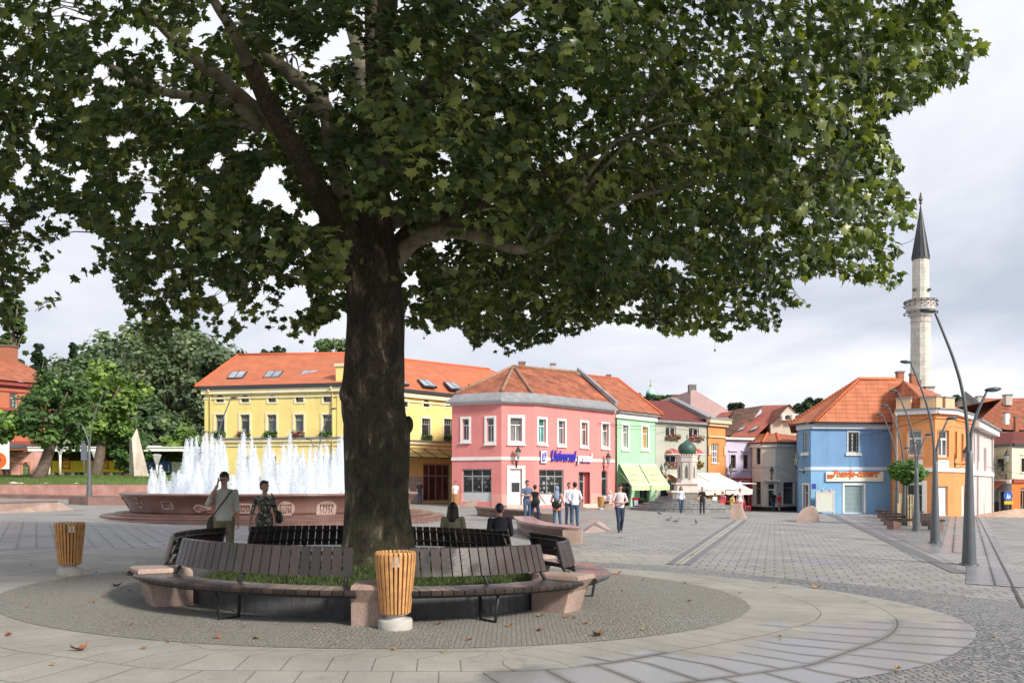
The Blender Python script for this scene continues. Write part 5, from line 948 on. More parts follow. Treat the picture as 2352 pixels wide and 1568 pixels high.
# bus station kiosks under a long white canopy
D = 84; kk = empty('kiosk_row', at(200, 1100, D), 'row of yellow kiosks under a long flat white canopy with an ivy hedge', 'kiosk'); f = Fac(c1(340, 0)[0], D, c1(1400, 0)[0] + 40, D); z = lambda y: EYE - (c1(0, y)[1] - HZ) / F * D; u = lambda x: f.uz(c1(x, 0)[0], 1100)[0]
b = MB(); slab(b, f, 0, f.L, z(915), z(890), -3, 3, 0); slab(b, f, 0, f.L, z(890), z(882), -3.2, 3.2, 1)
for x in (385, 575, 740, 1115): slab(b, f, u(x), u(x) + .9, z(882), z(866), -.8, .5, 1)
b.build('canopy', [GREYMET, WHITE], kk); b = MB(); slab(b, f, 0, f.L, z(915) - .0, z(915) + .28, 3.02, 3.12); b.build('fascia', WHITE, kk)
b = MB(); slab(b, f, 0, u(1050), z(1062), z(978), -.5, .6, 0); b.build('yellow_panel', mat('kiosk_yellow', (.72, .47, .02), .6, .1, 2, streak=.3), kk); b = MB(); slab(b, f, u(1085), u(1400), z(1058), z(988), -.4, .5, 0); b.build('white_panel', mat('kiosk_white', (.62, .62, .56), .6, .1), kk)
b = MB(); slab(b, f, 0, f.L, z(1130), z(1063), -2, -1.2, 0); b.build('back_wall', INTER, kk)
b = MB()
for x in (330, 400, 470, 545, 645, 700, 760, 830, 1080): slab(b, f, u(x), u(x) + .3, z(1100), z(1062), .0, .4, 0)
for x, w in ((480, 60), (770, 70)): slab(b, f, u(x), u(x) + w * .027, z(1098), z(1068), -.3, .1, 1)
b.build('shop_fronts', [WHITE, PANES[1]], kk)
OLB = mat('kiosk_red_marks', (.50, .10, .015), .6)
for x, t in ((375, 'D'), (512, '▪'), (798, 'G')):
    b = MB(); u0 = u(x); w_ = .85; z0 = z(1038); hgt = 1.05
    for q in ((0, w_, 0, .14), (0, w_, hgt - .14, hgt), (0, .14, 0, hgt), (w_ - .14, w_, 0, hgt), (.28, w_ - .28, hgt * .45, hgt * .58)): slab(b, f, u0 + q[0] - .4, u0 + q[1] - .4, z0 + q[2], z0 + q[3], .61, .64)
    b.build('lettering', OLB, kk)
fit('omin', f, u(1108), u(1292), z(1050), 1.9, mat('kiosk_blue', (.02, .08, .28), .5), 'lettering', kk, .52, 0, .06, .02)
b = MB()
for i in range(3800):
    uu_ = random.uniform(0, f.L); p = f.P(uu_, random.uniform(z(982), z(918)), random.uniform(-.3, .5)); q = Matrix.Rotation(random.uniform(0, 6.3), 3, 'Z') @ Matrix.Rotation(random.uniform(.6, 2.2), 3, 'X'); s_ = random.uniform(.1, .2)
    b.face([p + q @ Vector(v) * s_ for v in ((-1, 0, 0), (0, -1, .2), (1, 0, 0), (0, 1, .2))])
b.build('ivy', mat('ivy_leaf', (.09, .085, .03), .7, .5, 4), kk)
# billboard at the very left
D = 74; bf = Fac(-60, D, c1(55, 0)[0], D); z = lambda y: EYE - (c1(0, y)[1] - HZ) / F * D; bo = empty('advertising_sign', bf.P(2, 0, 0), 'white illuminated advertising box with an orange disc at the left edge', 'sign'); b = MB()
slab(b, bf, 0, bf.L, z(1038), z(812), -.3, .3); b.build('box', mat('sign_box', (.8, .8, .78), .4, .03), bo); c_ = bf.P(bf.uz(*c1(5, 975))[0], z(975), .31); b = MB(); b.tube([c_, c_ + Vector((0, -.03, 0))], .72, 24, 0, False); b.build('orange_disc', mat('disc_orange', (.75, .14, .02), .5), bo)
fit('ta', bf, bf.uz(*c1(2, 0))[0], bf.uz(*c1(24, 0))[0], z(980), .6, mat('sign_navy', (.02, .03, .2), .5), 'lettering', bo, .36, .2, .02); b = MB(); b.tube([bf.P(1, z(1040), 0), bf.P(1, -1, 0)], .12, 8); b.ball(bf.P(bf.L - 2, z(806), 0), .35, 10, sc=(1, .4, .5)); b.build('post', GREYMET, bo)
# ================================================================ trees
def leafmat(name, col, trans=.35, rough=.5, hue=.25):
    if name in MATS: return MATS[name]
    m = bpy.data.materials.new(name); m.use_nodes = True; t = m.node_tree; t.nodes.clear()
    o = N(t, 'ShaderNodeOutputMaterial'); at_ = N(t, 'ShaderNodeAttribute'); at_.attribute_name = 'tone'
    r = N(t, 'ShaderNodeValToRGB'); e = r.color_ramp.elements
    e[0].color = rgb([c * .42 for c in col]); e[1].color = rgb([min(1, col[0] * 3.2 + .01), min(1, col[1] * 2.6), min(1, col[2] * 2.3)]); q = e.new(.55); q.color = rgb(col)  # ramp ends put sunlit highlights and deep shade into the leaf colour
    L_(t, at_.outputs['Fac'], r.inputs[0])
    b = N(t, 'ShaderNodeBsdfPrincipled'); b.inputs['Roughness'].default_value = rough; b.inputs['Specular IOR Level'].default_value = .35; L_(t, r.outputs[0], b.inputs['Base Color'])
    tr = N(t, 'ShaderNodeBsdfTranslucent'); mc_ = N(t, 'ShaderNodeMixRGB', blend_type='MULTIPLY'); mc_.inputs[0].default_value = 1; mc_.inputs[2].default_value = (1.5, 1.6, .5, 1); L_(t, r.outputs[0], mc_.inputs[1]); L_(t, mc_.outputs[0], tr.inputs[0])
    mx = N(t, 'ShaderNodeMixShader'); mx.inputs[0].default_value = trans; L_(t, b.outputs[0], mx.inputs[1]); L_(t, tr.outputs[0], mx.inputs[2]); L_(t, mx.outputs[0], o.inputs[0])
    MATS[name] = m; return m
def plane_leaf():
    o = [(0, 0), (.16, .02), (.42, -.06), (.36, .18), (.62, .36), (.36, .46), (.30, .62), (.12, .60), (0, 1.0), (-.12, .60), (-.30, .62), (-.36, .46), (-.62, .36), (-.36, .18), (-.42, -.06), (-.16, .02)]
    V = [(0, .32, .03)] + [(x, y, -.20 * abs(x) - .32 * (y - .3) ** 2) for x, y in o]; n = len(o)
    return np.array(V), np.array([(0, 1 + i, 1 + (i + 1) % n) for i in range(n)])
def quad_leaf(): return np.array([(-.5, -.1, 0), (.1, -.5, .12), (.5, .2, 0), (-.1, .55, .12)]), np.array([(0, 1, 2), (0, 2, 3)])
def leaves(name, parent, material, C, nrm, tip, size, tone, tmpl, origin):
    """C centres, nrm normals, tip directions: all (n,3) arrays"""
    V, Fc = tmpl; n = len(C)
    z = nrm / np.linalg.norm(nrm, axis=1, keepdims=True); y = tip - (tip * z).sum(1, keepdims=True) * z; y /= np.linalg.norm(y, axis=1, keepdims=True) + 1e-9; x = np.cross(y, z)
    P = C[:, None, :] + size[:, None, None] * (V[None, :, 0:1] * x[:, None, :] + V[None, :, 1:2] * y[:, None, :] + V[None, :, 2:3] * z[:, None, :])
    P = P.reshape(-1, 3) - np.array(origin); nv = len(V); T = (Fc[None] + (np.arange(n) * nv)[:, None, None]).reshape(-1, 3)
    me = bpy.data.meshes.new(name); me.vertices.add(len(P)); me.vertices.foreach_set('co', P.ravel().astype('f'))
    me.loops.add(T.size); me.loops.foreach_set('vertex_index', T.ravel().astype('i')); me.polygons.add(len(T)); me.polygons.foreach_set('loop_start', (np.arange(len(T)) * 3).astype('i'))
    a = me.attributes.new('tone', 'FLOAT', 'POINT'); a.data.foreach_set('value', np.repeat(tone, nv).astype('f'))
    me.update(calc_edges=True); me.validate(); me.materials.append(material)
    o = bpy.data.objects.new(name, me); S.collection.objects.link(o)
    if parent is not None: o.parent = parent
    else: o.location = origin
    return o
def rnd(n): v = RNG.normal(size=(n, 3)); return v / np.linalg.norm(v, axis=1, keepdims=True)
def noise3(P, s, seed=0.0): return np.array([mnoise.noise(Vector((p[0] * s + seed, p[1] * s, p[2] * s))) for p in P])
# bark
m, t, bb_ = newmat('plane_bark'); MATS['plane_bark'] = m; tc = N(t, 'ShaderNodeTexCoord')
n1 = N(t, 'ShaderNodeTexNoise'); n1.inputs['Scale'].default_value = 2.6; n1.inputs['Detail'].default_value = 6; n1.inputs['Roughness'].default_value = .6; n1.inputs['Distortion'].default_value = .6
mpg = N(t, 'ShaderNodeMapping'); mpg.inputs['Scale'].default_value = (1.5, 1.5, .8); L_(t, tc.outputs['Object'], mpg.inputs['Vector']); L_(t, mpg.outputs[0], n1.inputs['Vector'])
r = N(t, 'ShaderNodeValToRGB'); e = r.color_ramp.elements; e[0].position = .40; e[0].color = (.040, .032, .022, 1); e[1].position = .66; e[1].color = (.38, .30, .21, 1); q = e.new(.54); q.color = (.080, .060, .040, 1); q2_ = e.new(.60); q2_.color = (.15, .11, .075, 1)
L_(t, n1.outputs[0], r.inputs[0]); n2 = N(t, 'ShaderNodeTexNoise'); n2.inputs['Scale'].default_value = 22; n2.inputs['Detail'].default_value = 6; n2.inputs['Roughness'].default_value = .7
mp2 = N(t, 'ShaderNodeMapping'); mp2.inputs['Scale'].default_value = (1.6, 1.6, .45); L_(t, tc.outputs['Object'], mp2.inputs['Vector']); L_(t, mp2.outputs[0], n2.inputs['Vector'])
g2 = N(t, 'ShaderNodeMapRange'); g2.inputs[1].default_value = .3; g2.inputs[2].default_value = .7; g2.inputs[3].default_value = .2; g2.inputs[4].default_value = 1.9; L_(t, n2.outputs[0], g2.inputs[0])
mg = N(t, 'ShaderNodeMixRGB', blend_type='MULTIPLY'); mg.inputs[0].default_value = 1; L_(t, r.outputs[0], mg.inputs[1]); L_(t, g2.outputs[0], mg.inputs[2])
# moss low on the trunk
sp = N(t, 'ShaderNodeSeparateXYZ'); L_(t, tc.outputs['Object'], sp.inputs[0]); ms = N(t, 'ShaderNodeMapRange'); ms.inputs[1].default_value = 3.4; ms.inputs[2].default_value = .2; ms.inputs[4].default_value = .75; L_(t, sp.outputs[2], ms.inputs[0])
nm = N(t, 'ShaderNodeTexNoise'); nm.inputs['Scale'].default_value = 5; nm.inputs['Detail'].default_value = 8; L_(t, tc.outputs['Object'], nm.inputs['Vector']); nmr = N(t, 'ShaderNodeMapRange'); nmr.inputs[1].default_value = .42; nmr.inputs[2].default_value = .6; L_(t, nm.outputs[0], nmr.inputs[0])
mm = N(t, 'ShaderNodeMath', operation='MULTIPLY'); L_(t, ms.outputs[0], mm.inputs[0]); L_(t, nmr.outputs[0], mm.inputs[1]); mo = N(t, 'ShaderNodeMixRGB'); mo.inputs[2].default_value = (.10, .115, .045, 1); L_(t, mm.outputs[0], mo.inputs[0]); L_(t, mg.outputs[0], mo.inputs[1])
zz_ = N(t, 'ShaderNodeMapRange'); zz_.inputs[1].default_value = 4.9; zz_.inputs[2].default_value = 6.4; zz_.inputs[4].default_value = .9; L_(t, sp.outputs[2], zz_.inputs[0]); lg = N(t, 'ShaderNodeMixRGB'); L_(t, zz_.outputs[0], lg.inputs[0]); L_(t, mo.outputs[0], lg.inputs[1]); lm = N(t, 'ShaderNodeMixRGB', blend_type='MULTIPLY'); lm.inputs[0].default_value = 1; lm.inputs[1].default_value = (.20, .155, .105, 1); L_(t, g2.outputs[0], lm.inputs[2]); L_(t, lm.outputs[0], lg.inputs[2]); L_(t, lg.outputs[0], bb_.inputs['Base Color']); bb_.inputs['Roughness'].default_value = .85; bp = N(t, 'ShaderNodeBump'); bp.inputs['Strength'].default_value = 1; bp.inputs['Distance'].default_value = .10; L_(t, n2.outputs[0], bp.inputs['Height']); L_(t, bp.outputs[0], bb_.inputs['Normal'])
LIMB = mat('pale_limb_bark', (.27, .235, .17), .8, .6, 3.5, .5, 14); TWIG = mat('twig_bark', (.12, .095, .07), .85, .3, 8)
# ---- the great plane tree
TB = Vector((-2.13, 13.0, .30)); pt = empty('plane_tree', TB, 'huge plane tree with thick dark mottled trunk and broad crown inside the ring of benches', 'tree')
b = MB(); prof = [(1310, 742, 988), (1290, 762, 968), (1262, 780, 946), (1230, 786, 940), (1150, 792, 934), (1060, 791, 937), (990, 790, 941), (975, 790, 941), (950, 787, 932), (900, 785, 929), (870, 789, 930), (800, 795, 928), (740, 799, 930), (680, 800, 926), (620, 797, 920), (560, 806, 912), (500, 820, 900), (430, 830, 893), (340, 838, 886), (240, 840, 880), (120, 838, 872), (0, 836, 866), (-150, 838, 860)]
V = []; Fc = []; nn = 40
for i, (y, a, c) in enumerate(prof):
    ce = at((a + c) / 2, y, 13.0); rad = (c - a) / 2 / F * 13.0
    for j in range(nn):
        q = 2 * math.pi * j / nn; w = 1 + .05 * math.sin(3 * q + i * .35) + .035 * math.sin(7 * q + i * .6) + .05 * mnoise.noise(Vector((math.cos(q) * 2, math.sin(q) * 2, i * .8)))
        if i < 4: w += .10 * (4 - i) / 4 * math.sin(5 * q + 1)
        V.append(ce + Vector((math.cos(q) * rad * w, math.sin(q) * rad * w, 0)))
for i in range(len(prof) - 1):
    for j in range(nn): Fc.append((i * nn + j, (i + 1) * nn + j, (i + 1) * nn + (j + 1) % nn, i * nn + (j + 1) % nn))
b.mesh(V, [f[::-1] for f in Fc], 0, True)
for (x, y, D_, r_) in ((938, 975, 12.9, .10), (792, 905, 12.6, .11), (860, 760, 12.62, .10), (800, 872, 12.75, .09)): b.ball(at(x, y, D_), r_, 10, sc=(.8, .8, 1.4))
b.build('trunk', MATS['plane_bark'], pt)
def limb(P, R, n=12, m=None, name='limb', jit=.04):
    """P: photo x, y and distance; smooth spline through the points"""
    Q = [at(*p) for p in P]; pts = []; rad = []
    for i in range(len(Q) - 1):
        p0, p1, p2, p3 = Q[max(0, i - 1)], Q[i], Q[i + 1], Q[min(len(Q) - 1, i + 2)]
        for k in range(6):
            t_ = k / 6; pts.append(.5 * ((2 * p1) + (p2 - p0) * t_ + (2 * p0 - 5 * p1 + 4 * p2 - p3) * t_ * t_ + (3 * p1 - p0 - 3 * p2 + p3) * t_ ** 3)); rad.append((R[i] * (1 - t_) + R[i + 1] * t_) * (1 + jit * math.sin(i * 5 + k * 2.1)))
    pts.append(Q[-1]); rad.append(R[-1]); b = MB(); b.tube(pts, rad, n); b.build(name, m or LIMB, pt); return pts
limbs = []
BK = MATS['plane_bark']; LB = mat('mid_limb_bark', (.25, .205, .15), .85, .55, 5, 1, 18)
limbs.append(limb([(880, 640, 12.9), (800, 545, 12.8), (725, 430, 12.4), (670, 330, 12.0), (615, 235, 11.7), (572, 140, 11.4)], [.28, .23, .175, .15, .135, .11], 18, BK))
limbs.append(limb([(572, 150, 11.4), (540, 80, 11.2), (490, 0, 11.0), (420, -120, 10.6)], [.10, .08, .06, .03], 10))
limbs.append(limb([(650, 300, 12.0), (570, 240, 11.9), (500, 175, 11.9), (430, 120, 12.2), (330, 20, 12.3)], [.15, .12, .10, .08, .05], 12, LB))
limbs.append(limb([(600, 285, 11.9), (540, 245, 11.6), (470, 225, 11.3), (365, 208, 10.8), (250, 150, 10.3)], [.11, .075, .07, .05, .03], 10))
limbs.append(limb([(600, 300, 11.9), (560, 285, 11.8), (505, 278, 11.4)], [.07, .05, .03], 8))
limbs.append(limb([(800, 480, 13.0), (765, 330, 13.2), (742, 240, 13.4), (680, 180, 13.5), (620, 130, 13.4), (560, 40, 13.2)], [.2, .15, .13, .12, .10, .07], 12))
limbs.append(limb([(665, 268, 12.4), (720, 252, 12.7), (790, 280, 12.9)], [.06, .09, .11], 10))
limbs.append(limb([(875, 640, 13.15), (948, 556, 12.95), (1030, 533, 12.5), (1110, 545, 12.1), (1185, 572, 11.5), (1240, 560, 11.6), (1300, 520, 11.8)], [.19, .125, .105, .09, .07, .045, .03], 14, LB))
limbs.append(limb([(895, 590, 13.0), (960, 520, 13.3), (1060, 480, 13.5), (1170, 435, 13.6), (1300, 380, 13.8), (1480, 300, 14)], [.20, .13, .11, .09, .07, .04], 12, BK))
limbs.append(limb([(870, 420, 13.0), (950, 250, 12.6), (1060, 120, 12.2), (1200, 0, 11.8), (1400, -100, 11.6)], [.2, .16, .13, .1, .07], 12))
limbs.append(limb([(860, 350, 13), (880, 150, 12), (900, -100, 10.5), (950, -400, 9)], [.2, .16, .12, .08], 10))
limbs.append(limb([(850, 300, 13.2), (820, 100, 15), (780, 0, 17)], [.2, .14, .08], 10))
limbs.append(limb([(840, 520, 13.2), (760, 520, 14.2), (640, 560, 15.6), (500, 560, 16.8)], [.15, .12, .08, .04], 10))
limbs.append(limb([(895, 500, 13.2), (1060, 520, 15), (1230, 540, 16.6), (1400, 560, 18)], [.15, .12, .08, .04], 10))
def inpoly(x, y, P):
    r = np.zeros(len(x), bool); n = len(P)
    for i in range(n):
        x0, y0 = P[i]; x1, y1 = P[(i + 1) % n]; c = ((y0 > y) != (y1 > y)); xi = (x1 - x0) * (y - y0) / ((y1 - y0) if y1 != y0 else 1e-9) + x0; r ^= c & (x < xi)
    return r
OUT = [(-9000, -9000), (9000, -9000), (9000, -60), (2165, -60), (2175, 5), (2200, 60), (2255, 75), (2280, 100), (2215, 145), (2225, 195), (2165, 190), (2120, 235), (2020, 270), (2050, 340), (2075, 385), (2060, 410), (2105, 470), (2090, 520), (2045, 530), (2075, 565), (2040, 600), (2080, 625), (2055, 662), (1980, 650), (1900, 628), (1800, 640), (1865, 695), (1845, 705), (1775, 690), (1800, 745), (1780, 762), (1725, 738), (1665, 785), (1640, 780), (1630, 742), (1560, 775), (1480, 745), (1400, 735), (1320, 765), (1235, 785), (1175, 812), (1095, 800), (1050, 742), (990, 760), (930, 740), (870, 700), (795, 712), (735, 745), (702, 825), (690, 780), (640, 765), (600, 738), (550, 760), (510, 785), (480, 750), (400, 750), (380, 795), (340, 790), (330, 770), (260, 822), (245, 805), (300, 760), (290, 700), (258, 640), (255, 600), (180, 640), (140, 690), (80, 712), (85, 690), (150, 645), (235, 585), (215, 560), (160, 520), (150, 560), (95, 625), (30, 680), (30, 740), (-9000, 745)]
HOLES = [[(60, 560), (90, 560), (95, 610), (62, 625)], [(160, 500), (230, 530), (260, 590), (240, 560), (190, 560)], [(570, 440), (610, 380), (650, 420), (690, 470), (660, 490), (620, 450), (590, 470)], [(650, 660), (700, 640), (720, 700), (640, 730)], [(600, 380), (645, 365), (660, 410), (620, 420)], [(985, 550), (1030, 548), (1025, 580), (1000, 580)]]
def leaf_ok(P):
    D_ = np.maximum(P[:, 1], .5); x = P[:, 0] / D_ * F + CX; y = HZ - (P[:, 2] - EYE) / D_ * F
    ok = inpoly(x, y, OUT)
    for h in HOLES: ok &= ~inpoly(x, y, h)
    lace = np.array([mnoise.noise(Vector((a / 38, c / 34, 2.5))) + .5 * mnoise.noise(Vector((a / 15, c / 15, 7))) if (-50 < a < 2300 and -50 < c < 830) else 1 for a, c in zip(x, y)]); ok &= lace > np.interp(x, [0, 500, 800, 1100, 2300], [-.30, -.30, -.34, -.52, -.60])
    # keep the thick limbs and the lower trunk in sight from the square
    for A, B_, w in (((575, 135), (660, 330), 34), ((660, 330), (760, 480), 40), ((620, 135), (742, 240), 17), ((742, 240), (752, 300), 17), ((365, 210), (560, 270), 9), ((940, 540), (1195, 572), 20), ((490, 0), (572, 140), 12), ((450, 120), (600, 260), 15), ((862, 540), (862, 800), 62), ((1060, 480), (1180, 432), 10)):
        ax, ay = A; bx, by = B_; L2 = (bx - ax) ** 2 + (by - ay) ** 2; tt = np.clip(((x - ax) * (bx - ax) + (y - ay) * (by - ay)) / L2, 0, 1); d = np.hypot(x - ax - tt * (bx - ax), y - ay - tt * (by - ay)); ok &= ~((d < w) & (P[:, 1] < 13.2) & (RNG.random(len(x)) < .93))
    return ok
def crown_points(n, zlo, zhi):
    out = []
    while sum(len(o) for o in out) < n:
        k = 6000; a = RNG.uniform(0, 2 * math.pi, k); r = 9.0 * np.sqrt(RNG.uniform(.0, 1, k)); z = RNG.uniform(zlo, zhi, k)
        X = TB.x + .4 + r * np.cos(a); Y = 13.2 + r * np.sin(a) * .98; zr_ = (z - 7.0) / 7.5; keep = (r / 9.0) ** 2 + np.where(z > 7, zr_ ** 2, 0) < 1
        lowlim = 4.6 - .9 * (r / 9) ** 2 + np.where(Y < 9.5, (9.5 - Y) * .8, 0); keep &= z > lowlim; keep &= (r > 1.2) | (z > 6.0); keep &= (Y > 5.5)
        P = np.stack([X, Y, z], 1)[keep]; nz_ = noise3(P, .62, 3.0) + .5 * noise3(P, 1.5, 9.0); P = P[nz_ > -.22]; P = P[leaf_ok(P)]; out.append(P)
    return np.concatenate(out)[:n]
def make_leaves(P, per, spread, size, origin, name, extra=None, mat_=None):
    n = len(P); ctone = RNG.normal(.47, .26, n) + .22 * noise3(P, .5, 30); C = np.repeat(P, per, 0); m_ = len(C); C = C + RNG.normal(size=(m_, 3)) * np.array([spread, spread, spread * .75])  # wide random tone per cluster imitates bright highlights and a dark crown interior
    ok = leaf_ok(C); tone = np.repeat(ctone, per) + RNG.normal(0, .12, m_)
    o_ = C - np.array([TB.x, 13.0, 6.5]); o_ /= np.linalg.norm(o_, axis=1, keepdims=True); up = np.array([0, 0, 1.0])
    nr = o_ * .8 + up * .6 + rnd(m_) * .75; tip = o_ * .35 - up * .9 + rnd(m_) * .5; sz = RNG.uniform(size * .65, size * 1.25, m_)
    return leaves(name, pt, mat_ or PLEAF, C[ok], nr[ok], tip[ok], sz[ok], np.clip(tone[ok], 0, 1), plane_leaf(), origin)
PLEAF = leafmat('plane_tree_leaf', (.082, .118, .038), .27, .32)
PV = crown_points(5600, 3.6, 9.6); PU = crown_points(900, 9.6, 14.0); PF = np.stack([RNG.normal(-2.25, .55, 150), RNG.uniform(9.8, 12.2, 150), RNG.uniform(5.5, 9.5, 150)], 1); PA = np.concatenate([PV, PU, PF[leaf_ok(PF)]])
make_leaves(PA, 18, .19, .132, TB, 'crown')
# twigs: from each of many clusters back toward the heart of the tree
b = MB(); sel = RNG.choice(len(PV), 1500, replace=False)
LP = np.array([list(p) for L in limbs for p in L])
for i in sel:
    p = Vector(PV[i]); c = Vector((TB.x, 13.1, max(5.6, p.z + .2))); d = (c - p).normalized(); L = random.uniform(.3, .9) * (.45 if p.y < 10 else 1); sd_ = Vector(rnd(1)[0]) * .12; q = p + d * L + sd_ + Vector((0, 0, .1))
    if not leaf_ok(np.array([list(q)]))[0]: continue
    b.tube([p - d * .1 + Vector((0, 0, -.05)), (p + q) / 2 + Vector((0, 0, .06)) + sd_ * .5, q], [.005, .008, .012], 4, cap=False)
b.build('twigs', TWIG, pt)['kind'] = 'stuff'
b = MB()
for i in RNG.choice(len(PV), 150, replace=False):
    p = Vector(PV[i]); j = np.argmin(((LP - PV[i]) ** 2).sum(1) + RNG.uniform(0, 5, len(LP))); q = Vector(LP[j]); md = (p + q) / 2 + Vector(rnd(1)[0]) * .3 + Vector((0, 0, .35)); L = (p - q).length
    if p.x < TB.x - 3.2 or not leaf_ok(np.array([list(q.lerp(p, w_)) for w_ in np.linspace(.2, 1, 12)])).all(): continue
    b.tube([q, q.lerp(md, .5) + Vector((0, 0, .1)), md, md.lerp(p, .5) + Vector((0, 0, .12)), p], [.012 * L ** .7 + .012, .011 * L ** .7 + .01, .02, .014, .007], 6, cap=False)
b.build('branches', LIMB, pt)
b = MB()
for i in RNG.choice(len(PV), 90, replace=False):
    p = Vector(PV[i]) + Vector((0, 0, -.25)); b.ball(p, .022, 6); b.tube([p, p + Vector((0, 0, .2))], .003, 3, cap=False)
b.build('seed_balls', mat('seed_ball', (.10, .11, .04), .9), pt)
# hanging strands along the hem
for hx, hy, ln in ():pass
# ---- background trees
QL = quad_leaf()
def bgtree(label, x, D, ytop, ybot, w, col, n=3500, kind='tree', card=.42, clump=60, trunk=.3, shape='round', lean=0.0, base=None, name='tree', group=None, tone0=.45, trunktop=None, mt=None):
    top = at(x, ytop, D); bot = at(x, ybot, D); R = w / 2 / F * D; H = top.z - bot.z; zb = base if base is not None else gz(top.x, D); e = empty(name, (top.x - lean, D, zb), label, 'tree', group)
    b = MB(); zt = bot.z + H * .45; b.tube([(top.x - lean, D, zb - .3), (top.x - lean * .5, D, (zb + bot.z) / 2), (top.x, D, bot.z + H * .2), (top.x, D, zt)], [trunk * 1.25, trunk, trunk * .8, trunk * .4], 10)
    for k in range(7):
        a = k * 2.4; b.tube([(top.x - lean * .1, D, bot.z + H * (.08 + .04 * k)), (top.x + R * .35 * math.cos(a), D + R * .35 * math.sin(a), bot.z + H * (.3 + .05 * k)), (top.x + R * .7 * math.cos(a), D + R * .7 * math.sin(a), bot.z + H * (.42 + .06 * k))], [trunk * .4, trunk * .25, trunk * .1], 6)
    b.build('trunk', mt or TWIG, e)
    # clumps on an uneven crown surface
    k = clump; u = rnd(k); u[:, 2] = u[:, 2] * .98; rr = RNG.uniform(.30, 1.12, k) ** .7
    if shape == 'round': sc = np.stack([R * .86 * np.ones(k), R * .86 * np.ones(k), H / 2 * .88 * np.ones(k)], 1)
    elif shape == 'cone': f_ = np.clip(1.05 - (u[:, 2] * .5 + .5), .12, 1); sc = np.stack([R * f_ * 1.1, R * f_ * 1.1, H / 2 * np.ones(k) * .95], 1)
    elif shape == 'column': f_ = np.clip(1.0 - np.abs(u[:, 2]) ** 4 * .6, .2, 1); sc = np.stack([R * f_, R * f_, H / 2 * np.ones(k) * .95], 1)
    u2 = u.copy()
    if shape != 'round': u2[:, :2] = u[:, :2] / (np.linalg.norm(u[:, :2], axis=1, keepdims=True) + 1e-6) * np.sqrt(RNG.uniform(.2, 1, (k, 1)))
    cc = np.array([top.x, D, (top.z + bot.z) / 2]) + u2 * sc * rr[:, None]; cs = RNG.uniform(.45, 1.35, k) * (R * .26 + .12 * min(R, H)) * (.8 if shape == 'round' else .6); tn = RNG.normal(tone0, .12, k)
    idx = RNG.integers(0, k, n); dv = rnd(n); C = cc[idx] + dv * cs[idx][:, None] * (RNG.uniform(.3, 1, n) ** .5)[:, None] * np.array([1, 1, .75])
    nr = dv * .7 + np.array([0, -.1, .55]) + rnd(n) * .45; tip = rnd(n) + np.array([0, 0, -.6]); sz = RNG.uniform(.6, 1.3, n) * card
    leaves('crown', e, leafmat('leaf_%d_%d_%d' % tuple(int(c * 1000) for c in col), col, .3, .6), C, nr, tip, sz, np.clip(tn[idx] + RNG.normal(0, .13, n), 0, 1), QL, wloc(e)); return e
CB = c1
def V1(c, x, y): return c(x, y)
LZ = 1.5
bgtree('dark trunked tree leaning right on the lawn, left of the lamp on its plinth', 122, 61, c1(0, 300)[1], c1(0, 940)[1], 172, (.085, .16, .05), 3800, trunk=.42, lean=1.6, base=LZ, card=.34, clump=48, mt=mat('brown_grey_bark', (.15, .11, .085), .85, .4, 4), name='lawn_tree')
bgtree('bright green lime tree directly behind the left lamp post', 238, 66, c1(0, 235)[1], c1(0, 930)[1], 180, (.12, .205, .05), 4600, trunk=.42, lean=1.0, base=LZ, card=.36, clump=55, tone0=.6, name='lawn_tree', mt=MATS['brown_grey_bark'])
bgtree('small bushy tree touching the left side of the stone obelisk', 292, 67, c1(0, 620)[1], c1(0, 1075)[1], 95, (.09, .18, .06), 3800, trunk=.3, base=LZ + .4, card=.28, clump=60, name='lawn_tree', mt=MATS['brown_grey_bark'])
bgtree('tree at the far left edge reaching in with green branches', -22, 58, 930, 1020, 120, (.11, .21, .045), 2400, trunk=.3, base=LZ, card=.34, clump=40, name='lawn_tree')
bgtree('tall slender poplar at the left edge', 30, 120, 640, 860, 62, (.075, .125, .04), 4200, shape='column', trunk=.5, card=.6, clump=90, name='poplar', tone0=.5)
bgtree('dark spruce between the poplar and the terracotta house', 88, 118, 785, 940, 70, (.03, .062, .028), 3200, shape='cone', trunk=.4, card=.6, clump=70, name='spruce')
for i, (x, yt, yb, w, c, D, l) in enumerate(((400, 728, 1060, 205, (.13, .18, .10), 112, 'largest broad green tree of the park behind the fountain, left of the yellow building'), (490, 770, 1060, 150, (.135, .185, .11), 108, 'rounded grey green tree touching the left end of the yellow building'), (315, 775, 1050, 130, (.10, .15, .08), 116, 'dark green tree left of the largest park tree'), (345, 900, 1090, 160, (.10, .16, .075), 98, 'deep green tree behind the stone obelisk'), (215, 855, 1020, 110, (.10, .16, .075), 122, 'dark tree behind the bright lime tree'), (430, 985, 1075, 110, (.15, .24, .055), 92, 'low yellow green shrubby tree above the kiosk canopy'), (470, 1000, 1080, 80, (.06, .11, .04), 95, 'low dark shrub tree beside the yellow building end'))):  # crown greens lightened and greyed, haze put into their colour
    bgtree(l, x, D, yt, yb, w, c, 7000 if w > 140 else 4200, card=.6, clump=110 if w > 140 else 60, trunk=.5, name='park_tree', group='park trees behind the kiosks')
